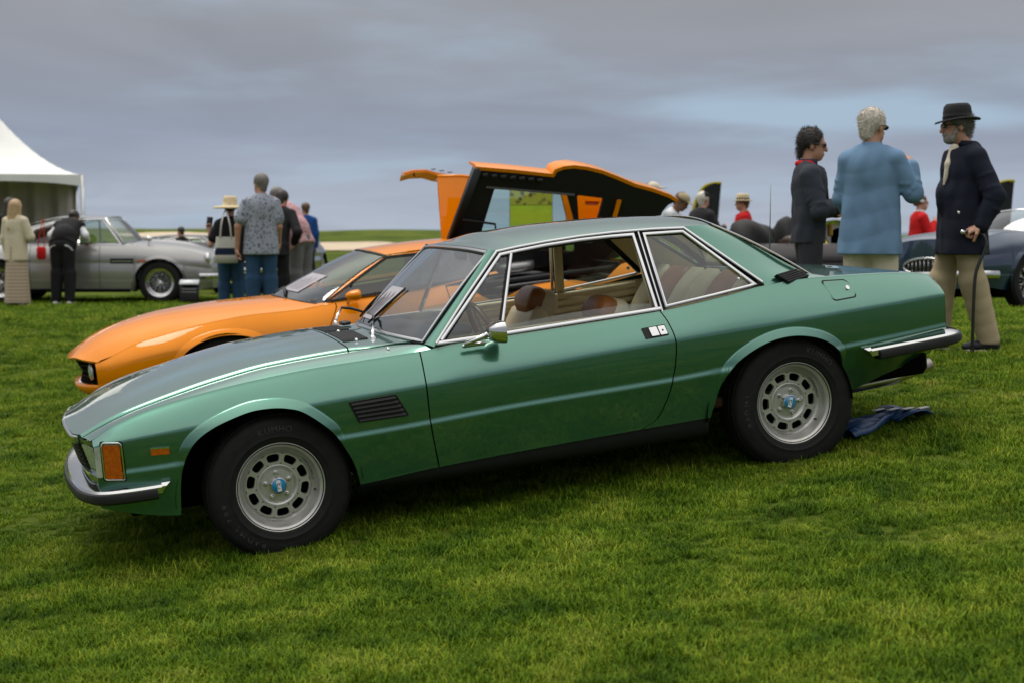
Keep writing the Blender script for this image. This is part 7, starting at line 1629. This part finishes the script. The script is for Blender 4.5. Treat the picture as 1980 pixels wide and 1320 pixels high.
person('child with light brown hair in a yellow top beyond the dark maroon car', 1612, 24.8, 1.16, 100, [('trousers', JEANS), ('tee', cloth('yellow_cloth', (.70, .50, .03)), dict(g=.02)), ('shoes', WHITE)], {}, vox=.02, skinm=FAIR, hair=(mat('light_brown_hair', (.30, .18, .08), rough=.6), 'short'))
person('distant visitor in a coral top behind the blue roadster', 1930, 30.0, 1.60, 90, [('trousers', JEANS), ('tee', cloth('coral_cloth', (.60, .12, .10)), dict(g=.02)), ('shoes', WHITE)], {}, vox=.024, skinm=FAIR, hair=(BLONDE, 'short'))

# ------------------------------------------------------------------ tent, flags, boards, umbrella
def tent():
    d = 31.5; k = d/FPX; xr = (166 - 990)*k; half = 1.86; cx = xr - half; z0 = float(ground_z(cx, d)); ez = 1.48 + (446 - 340)*k; pz = 1.48 + (446 - 200)*k; ta = math.radians(17.5); o = empty('white_tent', (xr - half*math.cos(ta) - half*math.sin(ta), d - half*math.sin(ta) + half*math.cos(ta), z0), (0, 0, ta)); tag(o, 'white peaked marquee tent with fabric back wall', 'tent')
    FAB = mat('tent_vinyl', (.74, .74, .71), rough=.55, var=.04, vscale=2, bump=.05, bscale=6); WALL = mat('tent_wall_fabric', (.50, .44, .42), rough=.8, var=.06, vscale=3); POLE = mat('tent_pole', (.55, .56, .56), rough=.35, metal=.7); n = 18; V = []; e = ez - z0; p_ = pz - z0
    for sd in range(4):
        pass
    N_ = 25; V = []
    for i in range(N_):
        for j in range(N_):
            x, y = -1 + 2*i/(N_-1), -1 + 2*j/(N_-1); r = max(abs(x), abs(y)); rr = (.75*r + .25*min(1.0, math.hypot(x, y)/1.2)); V.append((x*half, y*half, e + (p_ - e)*(1 - r)**1.75 + .10*(1-r) - .05*(1 - r)*r*math.cos(4*math.atan2(y, x))))
    q = mesh('canopy', V, grid_faces(N_, N_), FAB, o); fix_normals(q)
    for a in range(4):
        c_, s_ = math.cos(a*PI/2), math.sin(a*PI/2); V = []
        for t in np.linspace(-1, 1, 21):
            dip = .13 + .10*abs(t)**3
            for z in (e + .01, e - .06, e - dip - .10*(abs(t) > .9)*0): x, y = half*t, -half*1.002; V.append((x*c_ - y*s_, x*s_ + y*c_, z))
        q = mesh('valance', V, grid_faces(21, 3), FAB, o); fix_normals(q)
        x, y = half*.985, -half*.985; V, F = tube([(x*c_ - y*s_, x*s_ + y*c_, 0), (x*c_ - y*s_, x*s_ + y*c_, e)], .04, 10); mesh('pole', V, F, POLE, o)
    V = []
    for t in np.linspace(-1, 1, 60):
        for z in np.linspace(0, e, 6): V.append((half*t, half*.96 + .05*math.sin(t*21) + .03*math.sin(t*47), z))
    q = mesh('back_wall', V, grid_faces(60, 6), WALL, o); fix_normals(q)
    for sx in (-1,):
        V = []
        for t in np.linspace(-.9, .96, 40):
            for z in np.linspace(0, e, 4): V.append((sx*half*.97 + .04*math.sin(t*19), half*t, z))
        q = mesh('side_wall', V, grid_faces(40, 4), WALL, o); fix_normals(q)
    V, F = lathe([(.03, 0), (.05, .10), (.09, .22), (.07, .32), (.02, .42), (0, .5)], 16, 'z', (0, 0, p_ + .05)); q = mesh('finial', V, F, FAB, o); fix_normals(q)
tent()
def feather_flag(u, vtop, d, label):
    k = d/FPX; x = (u - 990)*k; zt = 1.48 + (446 - vtop)*k; z0 = float(ground_z(x, d)); H_ = zt - z0; o = empty('feather_flag', (x, d, z0)); tag(o, label, 'flag', 'feather flags beyond the crowd')
    FB = cloth('flag_black', (.020, .020, .024)); FY = cloth('flag_yellow', (.50, .42, .02)); edge = spline([(-.36, H_ - 1.9), (-.355, H_ - .75), (-.30, H_ - .38), (-.16, H_ - .10), (.02, H_ - .01), (.20, H_)], per=6)
    V = []; 
    for i, (ex, ez) in enumerate(edge):
        t = i/(len(edge)-1); rx = .20 - .10*min(1, (H_ - ez)/1.2)
        for q_ in range(6): w = q_/5; V.append((ex*(1-w) + rx*w, .02*math.sin(w*5 + t*4), ez if w < 1 else ez))
    q = mesh('banner', V, grid_faces(len(edge), 6), FB, o); fix_normals(q); V, F = sweep([(a, .0, b) for a, b in edge], rect_prof(.05, .012, 0, -.006), (0, -1, 0)); q = mesh('sleeve', V, F, FY, o); fix_normals(q)
    V, F = tube([(-.36, 0, 0), (-.36, 0, H_ - 1.9), (-.356, 0, H_ - .75)], .012, 8); mesh('pole', V, F, mat('flag_pole', (.3, .3, .3), metal=.6), o)
feather_flag(1373, 355, 30.0, 'black feather flag with a yellow edge behind the man in the black cap'); feather_flag(1935, 351, 27.0, 'black feather flag with a yellow edge behind the blue roadster')
def display_board():
    d = 17.5; k = d/FPX; c = at_depth(1027, 400, d); z0 = float(ground_z(c[0], d)); o = empty('display_board', (c[0], d, z0)); tag(o, 'display board with black heading and yellow green panel behind the orange covers', 'sign'); zt, zm_, zb_ = 1.48 + (446-366)*k - z0, 1.48 + (446-398)*k - z0, 1.48 + (446-440)*k - z0; w = 83*k
    V, F = box(0, .02, (zt + zb_)/2, w, .02, zt - zb_, bev=.004); mesh('board', V, F, mat('board_dark', (.03, .05, .05), rough=.5), o)
    V, F = box(0, 0, (zt + zm_)/2, w - .01, .012, zt - zm_ - .01); mesh('heading', V, F, patterned('board_print', (.012, .030, .040), (.75, .62, .08), 14), o, False); V, F = box(0, 0, (zm_ + zb_)/2, w - .01, .012, zm_ - zb_); mesh('panel', V, F, mat('board_lime', (.80, .86, .05), rough=.6), o, False)
    for sx in (-1, 1): V, F = tube([(sx*w*.42, .05, 0), (sx*w*.42, .035, zt - .02)], .014, 8); mesh('leg', V, F, BLACK, o)
display_board()
def info_sign():
    p = ground_hit(366, 588); d = 24.2; x = (366 - 990)/FPX*d; z0 = float(ground_z(x, d)); o = empty('info_sign', (x, d, z0)); tag(o, 'small black information sign on the grass by the wire wheel', 'sign')
    V, F = box(0, 0, .19, .30, .02, .30, rot=rotm(-.25, 0, 0), bev=.004); mesh('panel', V, F, BLACK, o); V, F = box(0, .005, .355, .30, .02, .11, rot=rotm(-.9, 0, 0), bev=.004); mesh('grey_top', V, F, mat('sign_grey', (.45, .47, .50), rough=.3), o)  # grey tilted piece along the top of the black panel
    for sx in (-.11, .11): V, F = box(sx, .06, .12, .015, .015, .26, rot=rotm(.3, 0, 0)); mesh('leg', V, F, BLACK, o, False)
    for k_ in range(4): V, F = box(0, -.020 + .011*k_, .25 - .045*k_, .22, .004, .008, rot=rotm(-.25, 0, 0)); mesh('text_line', V, F, mat('sign_text', (.35, .35, .35)), o, False)
info_sign()
def umbrella():
    a, b = ground_hit(1648, 838), ground_hit(1785, 806); ax = (b - a); L_ = np.linalg.norm(ax); ax /= L_; o = empty('folded_umbrella', a); tag(o, 'loosely folded navy umbrella with white trim lying on the grass behind the rear tyre', 'umbrella'); up = np.array([-.10, -.04, 1.0]); up = up - ax*(up @ ax); up /= np.linalg.norm(up); sd = np.cross(up, ax)
    NV = mat('umbrella_navy', (.010, .045, .125), rough=.45, var=.2, vscale=12); WT = mat('umbrella_white', (.60, .60, .60), rough=.6); r = np.random.default_rng(4)
    for k in range(7):                                   # eight-ish loose panels fanned over the ground, wide at the mouth
        t = k/6; ang = -.62 + 1.24*t; tip = ax*(L_*.62); V = []
        for i in range(9):
            q = i/8; c = tip*(1-q) + (ax*(-.16 + .05*math.sin(k*2.3)) + sd*math.sin(ang)*.27)*q
            for j in range(5):
                w = (j/4 - .5)*.11*q + 0; h = .022 + .055*math.sin(PI*j/4)*(.35 + .65*q)*(1 - .35*abs(t - .5)*2) + .02*(1-q) + .012*math.sin(k*1.9 + i); V.append(c + sd*w + up*max(.006, h))
        q_ = mesh('canopy_panel', V, grid_faces(9, 5), NV, o); fix_normals(q_); q_.modifiers.new('t', 'SOLIDIFY').thickness = .003
        if k % 2 == 0:
            m_ = [ax*(L_*(.40 + .05*k)) + sd*(.05 - .03*k) + up*.085, ax*(L_*(.40 + .05*k) + .085) + sd*(.07 - .03*k) + up*.080]; V, F = sweep(m_, rect_prof(.028, .004), up); mesh('white_trim', V, F, WT, o, False)
    V, F = tube([ax*(-.1) + up*.03, ax*(L_*.98) + up*.035], .006, 8); mesh('shaft', V, F, mat('dull_metal', (.2, .2, .2)), o)
    for k in range(3):
        P = spline([ax*L_*.52 + sd*(.04*k - .05) + up*.03, ax*L_*.70 + sd*(.10*k - .10) + up*.075, ax*L_*.92 + sd*(.04*k - .06) + up*.03], per=5); V, F = sweep(P, rect_prof(.10, .006), up); q_ = mesh('loose_fold', V, F, NV, o); fix_normals(q_)
    V, F = tube([ax*L_*.90 + up*.03, ax*(L_*1.02) + up*.035, ax*(L_*1.10) + sd*.02 + up*.03], [.02, .026, .022], 10); mesh('grip', V, F, RUBBER, o)
umbrella()
